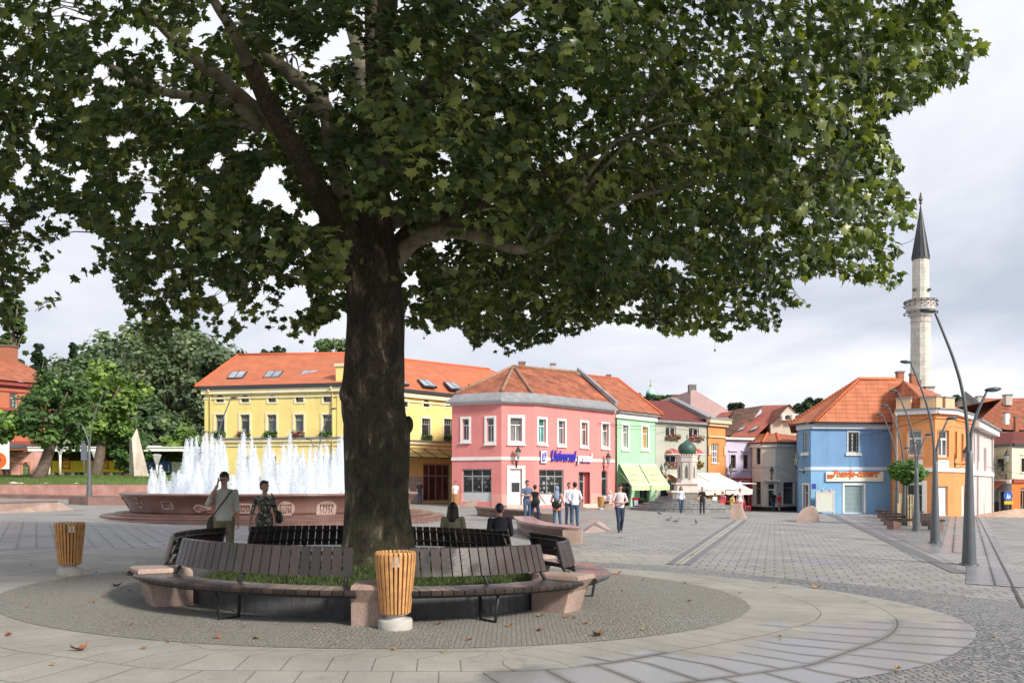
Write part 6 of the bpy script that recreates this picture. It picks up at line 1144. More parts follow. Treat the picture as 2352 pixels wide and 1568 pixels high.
for i, (x, yt, yb, w, c, D, l) in enumerate(((760, 768, 850, 95, (.09, .15, .055), 130, 'light green treetop over the yellow roof left of the trunk'), (1480, 898, 960, 60, (.03, .065, .03), 150, 'dark treetop left of the church dome'), (1520, 905, 960, 60, (.06, .12, .035), 150, 'green treetop under the church dome'), (1692, 921, 960, 40, (.06, .10, .04), 130, 'small pale treetop over the brown tiled roof'), (1842, 914, 980, 58, (.035, .075, .028), 120, 'dark treetop left of the blue building roof'), (1868, 908, 980, 58, (.035, .08, .028), 122, 'dark treetop touching the blue building roof'), (2196, 902, 960, 42, (.05, .08, .03), 130, 'small treetop behind the orange parapet'))):
    bgtree(l, x, D, yt, yb, w, c, 1700, card=.5, clump=34, trunk=.3, name='distant_tree', group='treetops above the roofs')
# wooded hill
b = MB(); nx, ny = 40, 10; Vh = []; Fh = []
def hz(X, Y): k = X / Y; xp = k * F + CX; f = sm((Y - 135) / 130); s_ = math.exp(-((xp - 330) / 420) ** 2) * 1.0; return -2 + f * (40 * s_ + 3) * (1 + .06 * math.sin(X * .05))
for j in range(ny + 1):
    for i in range(nx + 1): Y = 130 + 190 * j / ny; X = (-1.05 + 1.25 * i / nx) * Y; Vh.append((X, Y, hz(X, Y)))
for j in range(ny):
    for i in range(nx): q = j * (nx + 1) + i; Fh.append((q, q + 1, q + nx + 2, q + nx + 1))
b.mesh(Vh, Fh, 0, True); o = b.build('hill', mat('hill_grass', (.05, .08, .03), .9, .3, .05)); o['kind'] = 'structure'
n = 26000; Y = RNG.uniform(140, 300, n); k = RNG.uniform(-.66, .05, n); X = k * Y; cxn = np.floor(X / 9) * 9 + 4.5; cyn = np.floor(Y / 9) * 9 + 4.5
rx = RNG.normal(0, 2.4, n); ry = RNG.normal(0, 2.4, n); hh = np.array([hz(a, c) for a, c in zip(cxn, cyn)]); jit = (np.sin(cxn * 12.9 + cyn * 78.2) * 43758.5) % 1.0; hgt = 7 + 6 * jit
zt = np.sqrt(np.clip(1 - (rx ** 2 + ry ** 2) / 30, 0.02, 1)); C = np.stack([cxn + rx + jit * 3, cyn + ry, hh + hgt * zt * RNG.uniform(.55, 1, n)], 1)
nr = np.stack([rx, ry, 3 + 0 * rx], 1) + rnd(n) * 1.5; o = leaves('wood', None, leafmat('wood_leaf', (.09, .14, .07), .2, .7), C, nr, rnd(n), RNG.uniform(.9, 1.9, n), np.clip(.25 + .45 * jit + RNG.normal(0, .12, n), 0, 1), QL, (0, 0, 0))
tag(o, 'distant wooded hillside behind the park', 'wood', kind='stuff')
for x, yt, w in ((170, 785, 22), (640, 795, 40), (600, 800, 40)): bgtree('distant dark treetop on the wooded skyline, %s' % {170: 'slender, above the bright lime tree', 640: 'above the yellow roof near its middle', 600: 'above the left part of the yellow roof'}[x], x, 230, yt, yt + 50, w, (.04, .075, .035), 900, card=.9, clump=25, trunk=.4, name='skyline_tree', shape='column' if x == 170 else 'round', group='treetops on the skyline', base=20)
# young staked tree on the right
D = 40.5; yt_ = bgtree('young tree with a light green crown tied to wooden stakes between the slatted benches', 2083, D, 1058, 1112, 78, (.09, .19, .045), 3000, card=.22, clump=70, trunk=.05, name='young_tree')
D2s = [(2083, 40.5)]
# ================================================================ street furniture
WOODD = mat('dark_bench_wood', (.050, .030, .025), .38, .45, 7, .25, 60, streak=.2)
def bench_wood(name='bench_slats_wood'):
    if name in MATS: return MATS[name]
    m, t, b = newmat(name); a_ = N(t, 'ShaderNodeAttribute'); a_.attribute_name = 'tone'; r = N(t, 'ShaderNodeValToRGB'); r.color_ramp.elements[0].color = (.026, .021, .020, 1); r.color_ramp.elements[1].color = (.054, .038, .034, 1); L_(t, a_.outputs['Fac'], r.inputs[0])
    tc = N(t, 'ShaderNodeTexCoord'); n = N(t, 'ShaderNodeTexNoise'); n.inputs['Scale'].default_value = 30; n.inputs['Detail'].default_value = 6; L_(t, tc.outputs['Object'], n.inputs['Vector']); g = N(t, 'ShaderNodeMapRange'); g.inputs[3].default_value = .6; g.inputs[4].default_value = 1.5; L_(t, n.outputs[0], g.inputs[0])
    mx = N(t, 'ShaderNodeMixRGB', blend_type='MULTIPLY'); mx.inputs[0].default_value = 1; L_(t, r.outputs[0], mx.inputs[1]); L_(t, g.outputs[0], mx.inputs[2]); L_(t, mx.outputs[0], b.inputs['Base Color'])
    n2 = N(t, 'ShaderNodeTexNoise'); n2.inputs['Scale'].default_value = 1.6; n2.inputs['Detail'].default_value = 3; L_(t, tc.outputs['Object'], n2.inputs['Vector']); w = N(t, 'ShaderNodeMapRange'); w.inputs[1].default_value = .42; w.inputs[2].default_value = .58; w.inputs[3].default_value = .42; w.inputs[4].default_value = .17; L_(t, n2.outputs[0], w.inputs[0]); L_(t, w.outputs[0], b.inputs['Roughness'])
    bp = N(t, 'ShaderNodeBump'); bp.inputs['Strength'].default_value = .3; bp.inputs['Distance'].default_value = .004; L_(t, n.outputs[0], bp.inputs['Height']); L_(t, bp.outputs[0], b.inputs['Normal']); MATS[name] = m; return m
BW = bench_wood()
def set_tone(o, per):
    me = o.data; n = len(me.vertices); k = n // per; a = me.attributes.new('tone', 'FLOAT', 'POINT'); a.data.foreach_set('value', np.repeat(RNG.uniform(0, 1, k) ** 1.3, per).astype('f'))
def EP(r, a, z): x, y = ell(r, a, .96); return Vector((x, y, gz(x, y) + z))
GP_ = granite('pink_granite', (.45, .33, .28), .55, .6); GD_ = granite('red_brown_granite', (.25, .145, .125), .32, .55)
PIL = [math.radians(q) for q in (-58.5, 8, 62.5, 131, 186, 239)]
HW_ = math.radians(5.0)
names = ['front left', 'front right', 'right', 'rear right', 'rear left', 'left']
blk = ['left front, facing the camera with a sloping flank', 'front centre, behind the wooden bin', 'right front', 'right rear, half hidden behind the slatted backrests', 'rear centre behind the trunk', 'left rear, next to the standing man']
for i, a in enumerate(PIL):
    b = MB(); n = 6; Q = []; w = HW_
    def ring(r0, r1, z, hw): return [EP(r0, a + hw * (-1 + 2 * k / n), z) for k in range(n + 1)], [EP(r1, a + hw * (-1 + 2 * k / n), z) for k in range(n + 1)]
    lay = [(2.86, 3.36, -.05, w * 1.02), (2.86, 3.46, .30, w), (2.86, 3.60, .46, w * .98), (2.88, 3.60, .495, w * .95), (2.92, 3.56, .515, w * .90)]
    L3 = []
    for r0, r1, z, hw in lay: A_, B_ = ring(r0, r1, z, hw); L3.append(B_ + A_[::-1])
    V = [p for l in L3 for p in l]; m_ = len(L3[0]); Fc = []
    for j in range(len(L3) - 1):
        for k in range(m_): Fc.append((j * m_ + k, j * m_ + (k + 1) % m_, (j + 1) * m_ + (k + 1) % m_, (j + 1) * m_ + k))
    Fc.append(tuple((len(L3) - 1) * m_ + k for k in range(m_))); b.mesh(V, Fc, 0)
    o = b.build('granite_block', GP_, None, origin=EP(3.2, a, 0)); tag(o, 'pink granite block carrying the bench ends, ' + blk[i], 'stone block', 'granite blocks of the bench ring')
for i in range(6):
    a0, a1 = PIL[i], PIL[(i + 1) % 6] + (2 * math.pi if i == 5 else 0)
    if i == 5: a0, a1 = PIL[5] - 2 * math.pi, PIL[0]
    s0, s1 = a0 + HW_ * .75, a1 - HW_ * .75; am = (a0 + a1) / 2; e = empty('ring_bench', EP(3.2, am, 0), 'dark slatted curved bench, %s segment of the ring round the plane tree' % names[i], 'bench', 'curved benches round the plane tree')
    ns = int((s1 - s0) * 3.5 / .135); b = MB(); da = (s1 - s0) / ns
    def board(mb, A0, A1, pr):      # board between two angles: pr = (r,z) outline
        lo = [EP(r, A0, z) for r, z in pr]; hi = [EP(r, A1, z) for r, z in pr]; mb.prism(lo, hi, 0)
    for k in range(ns): board(b, s0 + da * k + .0016, s0 + da * (k + 1) - .0016, [(3.12, .415), (3.60, .385), (3.645, .395), (3.655, .43), (3.63, .452), (3.12, .455)])
    nv = 12 + 12; o = b.build('seat', BW, e); set_tone(o, 24)
    t0, t1 = a0 + HW_ * 1.05, a1 - HW_ * 1.05; nb = int((t1 - t0) * 3.0 / .128); db = (t1 - t0) / nb; b = MB()
    for k in range(nb): board(b, t0 + db * k + .0032, t0 + db * (k + 1) - .0032, [(3.115, .565), (3.085, .57), (2.985, .90), (2.995, .915), (3.02, .905)])
    o = b.build('backrest', BW, e); set_tone(o, 20)
    b = MB(); arc = lambda r, z, A, B_: [EP(r, A + (B_ - A) * k / 14, z) for k in range(15)]
    for r, z in ((3.17, .40), (3.54, .375)): b.tube(arc(r, z, s0, s1), .022, 6)
    for r, z in ((3.03, .66), (2.965, .83)): b.tube(arc(r, z, t0, t1), .018, 6)
    b.build('rails', BLACK, e)
    for A in (t0 + .03, am, t1 - .03):
        b = MB(); b.tube([EP(3.20, A, .38), EP(3.07, A, .56), EP(2.945, A, .86)], .024, 6); b.build('post', BLACK, e)
    for A in (am - .02,):
        b = MB(); b.tube([EP(3.05, A, .40), EP(3.09, A, .02), EP(3.43, A, .02), EP(3.5, A, .38)], .024, 4); b.build('leg', BLACK, e)
# kerb and grass inside the ring
b = MB(); n = 96
for k in range(n):
    A, B_ = 2 * math.pi * k / n, 2 * math.pi * (k + 1) / n
    pr = [(2.78, -.05), (2.76, .27), (2.60, .27), (2.58, -.05)]
    b.prism([EP(r, A + .0005, z) for r, z in pr], [EP(r, B_ - .0005, z) for r, z in pr], 0, False)
o = b.build('planter_kerb', mat('dark_concrete', (.10, .10, .105), .75, .35, 2.5, .4, 30, streak=.6)); tag(o, 'low dark concrete kerb ring under the benches holding the grass round the tree', 'kerb')
def mz(r): return .20 + .24 * (1 - (min(r, 2.62) / 2.62) ** 2)
b = MB(); V = [EP(0.001, 0, mz(0))]; rs = [.5, 1, 1.5, 2, 2.4, 2.61]
for r in rs:
    for k in range(48): V.append(EP(r, 2 * math.pi * k / 48, mz(r)))
Fc = [(0, 1 + (k + 1) % 48, 1 + k) for k in range(48)]
for j in range(len(rs) - 1):
    for k in range(48): Fc.append((1 + j * 48 + k, 1 + j * 48 + (k + 1) % 48, 1 + (j + 1) * 48 + (k + 1) % 48, 1 + (j + 1) * 48 + k))
b.mesh(V, [f[::-1] for f in Fc], 0, True); o = b.build('tree_bed', mat('bed_soil', (.06, .08, .03), .9, .4, 5)); o['kind'] = 'structure'
n = 42000; r = 2.6 * np.sqrt(RNG.uniform(.03, 1, n)); a = RNG.uniform(0, 2 * math.pi, n); X = TC.x + r * .98 * np.sin(a); Y = TC.y - r * .80 * np.cos(a); Z = .20 + .24 * (1 - (r / 2.62) ** 2) - .02 * X - .004
up = np.array([0, 0, 1.0]); tip = up + rnd(n) * .55; nr = np.cross(tip, rnd(n)); blade = (np.array([(-.09, 0, 0), (.09, 0, 0), (.03, .6, .03), (0, 1, .12)]), np.array([(0, 1, 2), (0, 2, 3)]))
o = leaves('grass', None, leafmat('grass_blade', (.062, .095, .035), .3, .6), np.stack([X, Y, Z], 1), nr, tip, RNG.uniform(.04, .10, n), np.clip(RNG.normal(.5, .2, n), 0, 1), blade, (0, 0, 0)); tag(o, 'short green grass growing round the foot of the plane tree', 'grass', kind='stuff')
# litter bins
WO = mat('honey_wood', (.56, .29, .11), .55, .3, 9, .2, 40, streak=.15)
def make_bin():
    e = empty('litter_bin', (0, 0, 0)); b = MB(); ns = 26
    for k in range(ns):
        a = 2 * math.pi * k / ns; R = Matrix.Rotation(a, 3, 'Z'); pr = [(.150, .185), (.178, .20), (.236, .80), (.240, .875), (.222, .905), (.200, .895), (.205, .80), (.150, .21)]; w = .0135
        b.prism([R @ Vector((r, -w * (1 + (z > .7) * .25), z)) for r, z in pr], [R @ Vector((r, w * (1 + (z > .7) * .25), z)) for r, z in pr], 0)
    b.build('slats', WO, e); b = MB()
    b.lathe((0, 0, 0), [(.13, .19), (.196, .86), (.19, .86), (.12, .22)], 24); b.lathe((0, 0, 0), [(.203, .80), (.207, .80), (.207, .82), (.203, .82)], 24); b.build('liner', mat('dark_liner', (.05, .045, .04), .6, .2), e)
    b = MB(); b.box((.02, -.214, .80), (.10, .012, .12), Matrix.Rotation(-.09, 3, 'X'), bev=.004); b.build('latch', mat('galvanised_plate', (.5, .5, .49), .35, .1, metal=.6), e)
    b = MB(); b.lathe((0, 0, 0), [(.197, -.03), (.20, .0), (.20, .105), (.19, .125), (.112, .128), (.11, .175), (.155, .18), (.15, .19)], 32); b.build('base', mat('cast_concrete', (.42, .40, .37), .8, .15, 10, .3, 50), e); return e
bins = [((908, 1448), 9.62, 'slatted wooden bin on a round concrete base, right in front of the bench ring'), ((160, 1312), 14.1, 'slatted wooden bin standing alone on the cobbles at the left'), ((1047, 1160), 56, 'slatted wooden bin hiding the legs of a man beside the yellow building'), ((1380, 1169), 57, 'slatted wooden bin beside the old man by the pink shop door')]
pb = make_bin()
for i, ((x, y), D, l) in enumerate(bins):
    o = pb if i == 0 else copy_tree(pb); o.location = gx(x, D); tag(o, l, 'litter bin', 'slatted wooden litter bins'); o.rotation_euler.z = (.05, .5, 1.2, 2)[i]
# street lamps
def make_lamp():
    e = empty('street_lamp', (0, 0, 0)); b = MB(); b.lathe((0, 0, 0), [(.175, -.3), (.165, .02), (.15, .25), (.115, 1.2), (.085, 2.2), (.075, 2.66), (.06, 2.70)], 20); b.build('pole', GREYMET, e)
    b = MB(); b.lathe((0, 0, 0), [(.21, 0), (.21, .025), (.17, .03)], 20)
    for k in range(4): q = k * math.pi / 2 + .7; b.ball((.2 * math.cos(q), .2 * math.sin(q), .03), .022, 6)
    b.build('base_flange', GREYMET, e)
    def sp_(P, R):
        pts = []; rad = []; P = [Vector(p) for p in P]
        for i in range(len(P) - 1):
            p0, p1, p2, p3 = P[max(0, i - 1)], P[i], P[i + 1], P[min(len(P) - 1, i + 2)]
            for k in range(5): t_ = k / 5; pts.append(.5 * (2 * p1 + (p2 - p0) * t_ + (2 * p0 - 5 * p1 + 4 * p2 - p3) * t_ * t_ + (3 * p1 - p0 - 3 * p2 + p3) * t_ ** 3)); rad.append(R[0] + (R[1] - R[0]) * (i + t_) / (len(P) - 1))
        return pts + [P[-1]], rad + [R[1]]
    for P, hd, s_ in (([(-.03, 0, 2.6), (-.05, 0, 3.31), (-.17, 0, 4.16), (-.35, 0, 4.80), (-.53, 0, 5.28), (-.80, 0, 5.94)], (-.97, 0, 5.99), -1), ([(.03, 0, 2.6), (.05, 0, 3.1), (.18, 0, 3.56), (.41, 0, 4.08)], (.56, 0, 4.14), 1)):
        b = MB(); pts, rad = sp_(P, (.045, .027)); b.tube(pts, rad, 10); o = b.build('arm', GREYMET, e)
        b = MB(); b.ball(hd, .2, 14, sc=(1, .55, .28), rot=Matrix.Rotation(-.08 * s_, 3, 'Y')); b.build('lamp_head', mat('lamp_head_grey', (.07, .085, .10), .35, .1, metal=.4), o); b = MB(); b.ball((hd[0], 0, hd[2] - .03), .13, 12, sc=(1, .6, .25)); b.build('lens', mat('lamp_lens', (.4, .42, .42), .2, .05), o)
    return e
lp = make_lamp()
LS = [((2226, 19.5), 0, 'nearest and tallest looking grey double armed street lamp at the right'), ((2148, 27.3), 0, 'second grey street lamp, left of the nearest one'), ((2105, 35.3), 0, 'third grey street lamp, in front of the slatted benches'), ((2077, 41.6), 0, 'fourth street lamp, rising beside the young staked tree'), ((2061, 46.8), 0, 'fifth and farthest street lamp of the row by the blue wall'), ((541 - 45, 44.6), math.pi, 'street lamp behind the fountain in front of the left yellow windows'), ((768 - 38, 50.3), math.pi, 'street lamp behind the fountain close to the left of the trunk')]
for i, ((x, D), rz, l) in enumerate(LS):
    o = lp if i == 0 else copy_tree(lp); o.location = gx(x, D); o.rotation_euler.z = rz; tag(o, l, 'street lamp', 'double armed street lamps')
def solid(name, label, cat, low, top, m, group=None, bev=0.0):
    b = MB(); n = len(low); c = sum([Vector(p) for p in low], Vector()) / n
    b.prism([Vector(p) for p in low], [Vector(p) for p in top], 0); o = b.build(name, m, None, origin=(c.x, c.y, min(p[2] for p in low)))
    if bev:
        md = o.modifiers.new('bevel', 'BEVEL'); md.width = bev; md.segments = 2; md.limit_method = 'ANGLE'
    return tag(o, label, cat, group)
# left lamp on its plinth
D = 46.5; A_, B_, C_, E_ = gx(157, D + .6), gx(202, D - .4), gx(300, D + 1.2), gx(240, D + 3.2)
Q = [A_, B_, C_, E_]; hp = .46; solid('lamp_plinth', 'low red brown granite plinth under the left street lamp', 'plinth', [p + Vector((0, 0, -.3)) for p in Q], [p + Vector((0, 0, hp)) for p in Q], GD_, bev=.02)
o = copy_tree(lp); o.location = gx(205, D + 1.2) + Vector((0, 0, hp)); o.rotation_euler.z = math.pi; tag(o, 'grey double armed street lamp standing on the granite plinth at the left', 'street lamp', 'double armed street lamps')
# ---------------------------------------------------------------- fountain
FC = Vector((-10.55, 36.9, 0)); FC.z = gz(FC.x, FC.y); fo = empty('fountain', FC, 'round red granite fountain basin on steps with tall white water jets', 'fountain')
for k, (r, z0, z1) in enumerate(((7.45, -.4, .10), (7.0, .10, .20), (6.45, .20, .30))):
    b = MB(); b.lathe(FC, [(r - .02, z0), (r, z0 + .01), (r, z1 - .03), (r + .015, z1 - .028), (r + .015, z1 - .004), (r - .02, z1), (5.2, z1 - .001)], 96, 0, False); b.build('step', GD_, fo)
b = MB(); pr = [(5.90, .30), (5.92, .40), (6.02, .72), (6.22, .97), (6.32, 1.02), (6.32, 1.08), (6.25, 1.10), (5.80, 1.10), (5.70, 1.05), (5.62, .7), (5.55, .32)]
b.lathe(FC, pr, 96); b.build('basin', GD_, fo)
m, t, bw = newmat('fountain_water'); tc = N(t, 'ShaderNodeTexCoord'); n1 = N(t, 'ShaderNodeTexNoise'); n1.inputs['Scale'].default_value = 5; n1.inputs['Detail'].default_value = 6; L_(t, tc.outputs['Object'], n1.inputs['Vector']); r_ = N(t, 'ShaderNodeValToRGB'); r_.color_ramp.elements[0].position = .4; r_.color_ramp.elements[0].color = (.30, .34, .36, 1); r_.color_ramp.elements[1].position = .6; r_.color_ramp.elements[1].color = (.85, .88, .9, 1); L_(t, n1.outputs[0], r_.inputs[0]); L_(t, r_.outputs[0], bw.inputs['Base Color']); bw.inputs['Roughness'].default_value = .15; bp = N(t, 'ShaderNodeBump'); bp.inputs['Distance'].default_value = .08; L_(t, n1.outputs[0], bp.inputs['Height']); L_(t, bp.outputs[0], bw.inputs['Normal'])
b = MB(); b.lathe(FC, [(5.63, .92), (5.0, .925), (.01, .93)], 64); b.build('water_surface', m, fo)
RELM = granite('pale_relief_stone', (.46, .35, .32), .7, .75)
def relief(x, yc, w, h, kind):
    """carved pale medallion set on the basin wall"""
    k = (x - CX) / F; # ray hits cylinder of radius r
    r = 6.03; a_ = k * k + 1; bq = -2 * (k * FC.x + FC.y); cq = FC.x ** 2 + FC.y ** 2 - r * r; D_ = (-bq - math.sqrt(max(0, bq * bq - 4 * a_ * cq))) / (2 * a_); p = Vector((k * D_, D_, EYE - (yc - HZ) / F * D_)); a = math.atan2(p.y - FC.y, p.x - FC.x); s_ = D_ / F; W, H = w * s_ / max(.45, abs(math.cos(a + math.pi / 2 - math.atan2(-p.x, p.y) * 0))), h * s_
    W = min(W, w * s_ * 1.6); pts = []
    for j in range(24):
        q = 2 * math.pi * j / 24; cx_, cy_ = math.cos(q), math.sin(q)
        if kind == 'rect': f_ = 1 / max(abs(cx_), abs(cy_)); f_ = min(f_, 1.25); cx_, cy_ = cx_ * f_, cy_ * f_
        elif kind == 'arch': f_ = 1 / max(abs(cx_), abs(cy_)) if cy_ < .3 else 1.05; f_ = min(f_, 1.3); cx_, cy_ = cx_ * f_, cy_ * f_
        elif kind == 'fish': cy_ *= .75 + .25 * math.cos(3 * q); cx_ *= 1.02
        pts.append((cx_ * W / 2, cy_ * H / 2))
    def wp(u, v, d):
        z = p.z - FC.z + v; rr = np.interp(z, [.30, .40, .72, .97], [5.90, 5.92, 6.02, 6.22]) + d; aa = a + u / 6.03; return Vector((FC.x + rr * math.cos(aa), FC.y + rr * math.sin(aa), FC.z + z))
    b = MB(); b.prism([wp(u, v, -.02) for u, v in pts], [wp(u, v, .025) for u, v in pts], 0, True); ins = []
    dark = 1; n_ = 5 if kind != 'fish' else 2
    for i in range(n_):
        u0 = (-.36 + .72 * (i + .5) / n_) * W if kind != 'fish' else -.3 * W; 
        if kind == 'fish': L = [wp(-W * .3 + W * .6 * q, H * (.08 - .22 * i) + H * .12 * math.sin(q * 5 + i), .03) for q in np.linspace(0, 1, 8)]
        else: L = [wp(u0 + W * .03 * math.sin(q * 7 + i * 2), H * (-.28 + .5 * q), .03) for q in np.linspace(0, 1, 6)]
        b.tube(L, .022, 5, dark)
        if kind != 'fish': b.ball(wp(u0, H * .28, .03), .05, 6, dark)
    b.build('relief', [RELM, mat('relief_shadow_stone', (.22, .12, .10), .7, .2)], fo)
for q in ((284, 1152, 14, 30, 'rect'), (321, 1154, 26, 24, 'oval'), (384, 1160, 34, 20, 'rect'), (462, 1167, 44, 22, 'fish'), (561, 1167, 40, 24, 'rect'), (657, 1168, 37, 36, 'oval'), (751, 1168, 40, 34, 'arch'), (845, 1160, 36, 30, 'oval'), (905, 1155, 24, 28, 'rect')): relief(*q)
# water jets
m = bpy.data.materials.new('jet_water'); m.use_nodes = True; t = m.node_tree; t.nodes.clear(); o_ = N(t, 'ShaderNodeOutputMaterial'); df = N(t, 'ShaderNodeBsdfPrincipled'); df.inputs['Base Color'].default_value = (.80, .85, .90, 1); df.inputs['Roughness'].default_value = .35; tl = N(t, 'ShaderNodeBsdfTranslucent'); tl.inputs[0].default_value = (.95, .97, 1, 1); ms_ = N(t, 'ShaderNodeMixShader'); ms_.inputs[0].default_value = .6; L_(t, df.outputs[0], ms_.inputs[1]); L_(t, tl.outputs[0], ms_.inputs[2])
tp = N(t, 'ShaderNodeBsdfTransparent'); tc = N(t, 'ShaderNodeTexCoord'); mpg = N(t, 'ShaderNodeMapping'); mpg.inputs['Scale'].default_value = (7, 7, 1.3); L_(t, tc.outputs['Object'], mpg.inputs['Vector']); n1 = N(t, 'ShaderNodeTexNoise'); n1.inputs['Scale'].default_value = 1.8; n1.inputs['Detail'].default_value = 7; n1.inputs['Roughness'].default_value = .7; L_(t, mpg.outputs[0], n1.inputs['Vector']); mr = N(t, 'ShaderNodeMapRange'); mr.inputs[1].default_value = .38; mr.inputs[2].default_value = .58; mr.inputs[3].default_value = .30; L_(t, n1.outputs[0], mr.inputs[0]); mt_ = N(t, 'ShaderNodeMixShader'); lw = N(t, 'ShaderNodeLayerWeight'); lw.inputs[0].default_value = .45; li = N(t, 'ShaderNodeMapRange'); li.inputs[3].default_value = 1; li.inputs[4].default_value = .15; L_(t, lw.outputs['Facing'], li.inputs[0]); lx = N(t, 'ShaderNodeMath', operation='MULTIPLY'); L_(t, mr.outputs[0], lx.inputs[0]); L_(t, li.outputs[0], lx.inputs[1]); L_(t, lx.outputs[0], mt_.inputs[0]); L_(t, tp.outputs[0], mt_.inputs[1]); L_(t, ms_.outputs[0], mt_.inputs[2]); L_(t, mt_.outputs[0], o_.inputs[0]); JET = m
def jet(p, h, r):
    b = MB(); rings = 16; n = 12; V = []; sd_ = random.uniform(0, 50)
    for i in range(rings + 1):
        f_ = i / rings; z = h * f_; rr = r * ((1 - f_) ** .75) * (1.0 + .1 * math.sin(f_ * 9 + sd_)) + .03; cx_ = .06 * r * math.sin(f_ * 7 + sd_)
        for j in range(n):
            q = 2 * math.pi * j / n; w = 1 + .55 * mnoise.noise(Vector((math.cos(q) * 1.7 + sd_, math.sin(q) * 1.7, z * 2.2))); V.append(p + Vector((cx_ + rr * w * math.cos(q), rr * w * math.sin(q), z + .12 * h * .5 * mnoise.noise(Vector((math.cos(q) * 3, math.sin(q) * 3 + sd_, z * 3))))))
    Fc = [(i * n + j, i * n + (j + 1) % n, (i + 1) * n + (j + 1) % n, (i + 1) * n + j) for i in range(rings) for j in range(n)]; b.mesh(V, Fc, 0, True)
    for k in range(int(55 * h)):       # spray and falling drops
        f_ = random.random(); q = random.uniform(0, 6.28); rr = (r * (1 - f_) ** .75 + .05) * random.uniform(.8, 1.35); c = p + Vector((rr * math.cos(q), rr * math.sin(q), h * f_ * 1.04)); s_ = random.uniform(.008, .026); L = random.uniform(1, 4)
        b.mesh([c + Vector((-s_, 0, 0)), c + Vector((s_, 0, 0)), c + Vector((0, s_, 0)), c + Vector((0, 0, s_ * 1.5)), c + Vector((0, 0, -s_ * L))], [(0, 1, 3), (1, 2, 3), (2, 0, 3), (1, 0, 4), (2, 1, 4), (0, 2, 4)], 0)
    b.build('water_jet', JET, fo)
zw = FC.z + .92
tops = [(20, 830), (55, 815), (92, 805), (140, 800), (165, 785), (205, 780), (240, 830), (270, 800), (300, 850), (412, 850), (442, 762), (500, 808), (525, 880), (600, 870), (632, 806), (660, 900), (735, 860), (785, 768), (825, 868), (880, 890), (932, 878), (975, 885), (1012, 862), (1060, 858), (1110, 890), (1140, 850), (1168, 795), (1190, 850), (1230, 830), (1270, 860), (1310, 840)]
for i, (x, y) in enumerate(tops):
    xv, yv = c2(x, y); Xc = (xv - CX) / F * 36.9 - FC.x; Rj = 4.0; Xc = max(-Rj * .99, min(Rj * .99, Xc)); yy = math.sqrt(Rj * Rj - Xc * Xc) * (1 if i % 2 else -1) * random.uniform(.85, 1); D_ = FC.y + yy; Xw = (xv - CX) / F * D_
    jet(Vector((Xw, D_, zw)), EYE - (yv - HZ) / F * D_ - zw, random.uniform(.20, .30))
for i in range(22):
    a = 2 * math.pi * i / 22 + .1; jet(FC + Vector((3.9 * math.cos(a), 3.9 * math.sin(a), .92)), random.uniform(.8, 1.7), .34)
sc_ = crop(400, 1600, 3.92)
for i, (x, y) in enumerate(((690, 700), (738, 722), (825, 655), (870, 745), (955, 880), (1012, 750), (1090, 728), (1125, 760))):
    xv, yv = sc_(x, y); D_ = 36.5 + (i % 3 - 1) * .8; jet(Vector(((xv - CX) / F * D_, D_, zw)), EYE - (yv - HZ) / F * D_ - zw, .17)
for i in range(6): xv = 850 + i * 16; D_ = 36 + (i % 3) * .6; jet(Vector(((xv - CX) / F * D_, D_, zw)), random.uniform(.9, 1.4), .17)
# ---------------------------------------------------------------- stone seats and sculptural blocks
def curved_seat(px, h, w, label, m1=GD_, over=.05):
    P = [G(*q) for q in px]; pts = []
    for i in range(len(P) - 1):
        p0, p1, p2, p3 = P[max(0, i - 1)], P[i], P[i + 1], P[min(len(P) - 1, i + 2)]
        for k in range(5): t_ = k / 5; pts.append(.5 * (2 * p1 + (p2 - p0) * t_ + (2 * p0 - 5 * p1 + 4 * p2 - p3) * t_ * t_ + (3 * p1 - p0 - 3 * p2 + p3) * t_ ** 3))
    pts.append(P[-1]); b = MB(); A = []; B_ = []
    for i, p in enumerate(pts):
        t_ = pts[min(i + 1, len(pts) - 1)] - pts[max(0, i - 1)]; t_.z = 0; t_.normalize(); nn = Vector((-t_.y, t_.x, 0)); A.append((p, nn))
    def sec(p, n_, d0, d1, z): return p + n_ * d0 + Vector((0, 0, z)), p + n_ * d1 + Vector((0, 0, z))
    prof = [(.12, w - .05, -.2), (.08, w - .03, h * .45), (0, w, h - .07)]; prof2 = [(-over, w + over, h - .07), (-over, w + over, h)]
    for pf, m in ((prof, 0), (prof2, 1)):
        L = [[p + n_ * a + Vector((0, 0, z)) for a, c, z in pf] + [p + n_ * c + Vector((0, 0, z)) for a, c, z in pf[::-1]] for p, n_ in A]; k = len(L[0]); V = [q for l in L for q in l]; Fc = [(i * k + j, (i + 1) * k + j, (i + 1) * k + (j + 1) % k, i * k + (j + 1) % k) for i in range(len(L) - 1) for j in range(k)]; Fc += [tuple(range(k)), tuple((len(L) - 1) * k + j for j in range(k))[::-1]]; b.mesh(V, Fc, m)
    o = b.build('granite_bench', [m1, granite('polished_granite_top', (.36, .23, .21), .25, .6)], None, origin=P[0]); return tag(o, label, 'stone bench', 'curved granite seats')
curved_seat([(1182, 1214), (1198, 1229), (1240, 1240), (1290, 1247), (1330, 1249)], .48, .62, 'long curved granite seat just behind the right end of the bench ring')
E1_ = G(1335, 1250); e3v = Vector((0, .6, 0)); Q = [G(1292, 1249), G(1335, 1250), G(1338, 1240), G(1300, 1239)]
solid('granite_end_block', 'pale pink granite end block of the long curved seat', 'stone block', [p + Vector((0, -.03, -.2)) for p in Q], [p + Vector((0, -.03, .40)) for p in Q], GP_, 'granite end blocks')
curved_seat([(1092, 1182), (1130, 1187), (1175, 1191), (1215, 1195), (1242, 1198)], .46, .6, 'farther curved dark granite seat behind the standing couple')
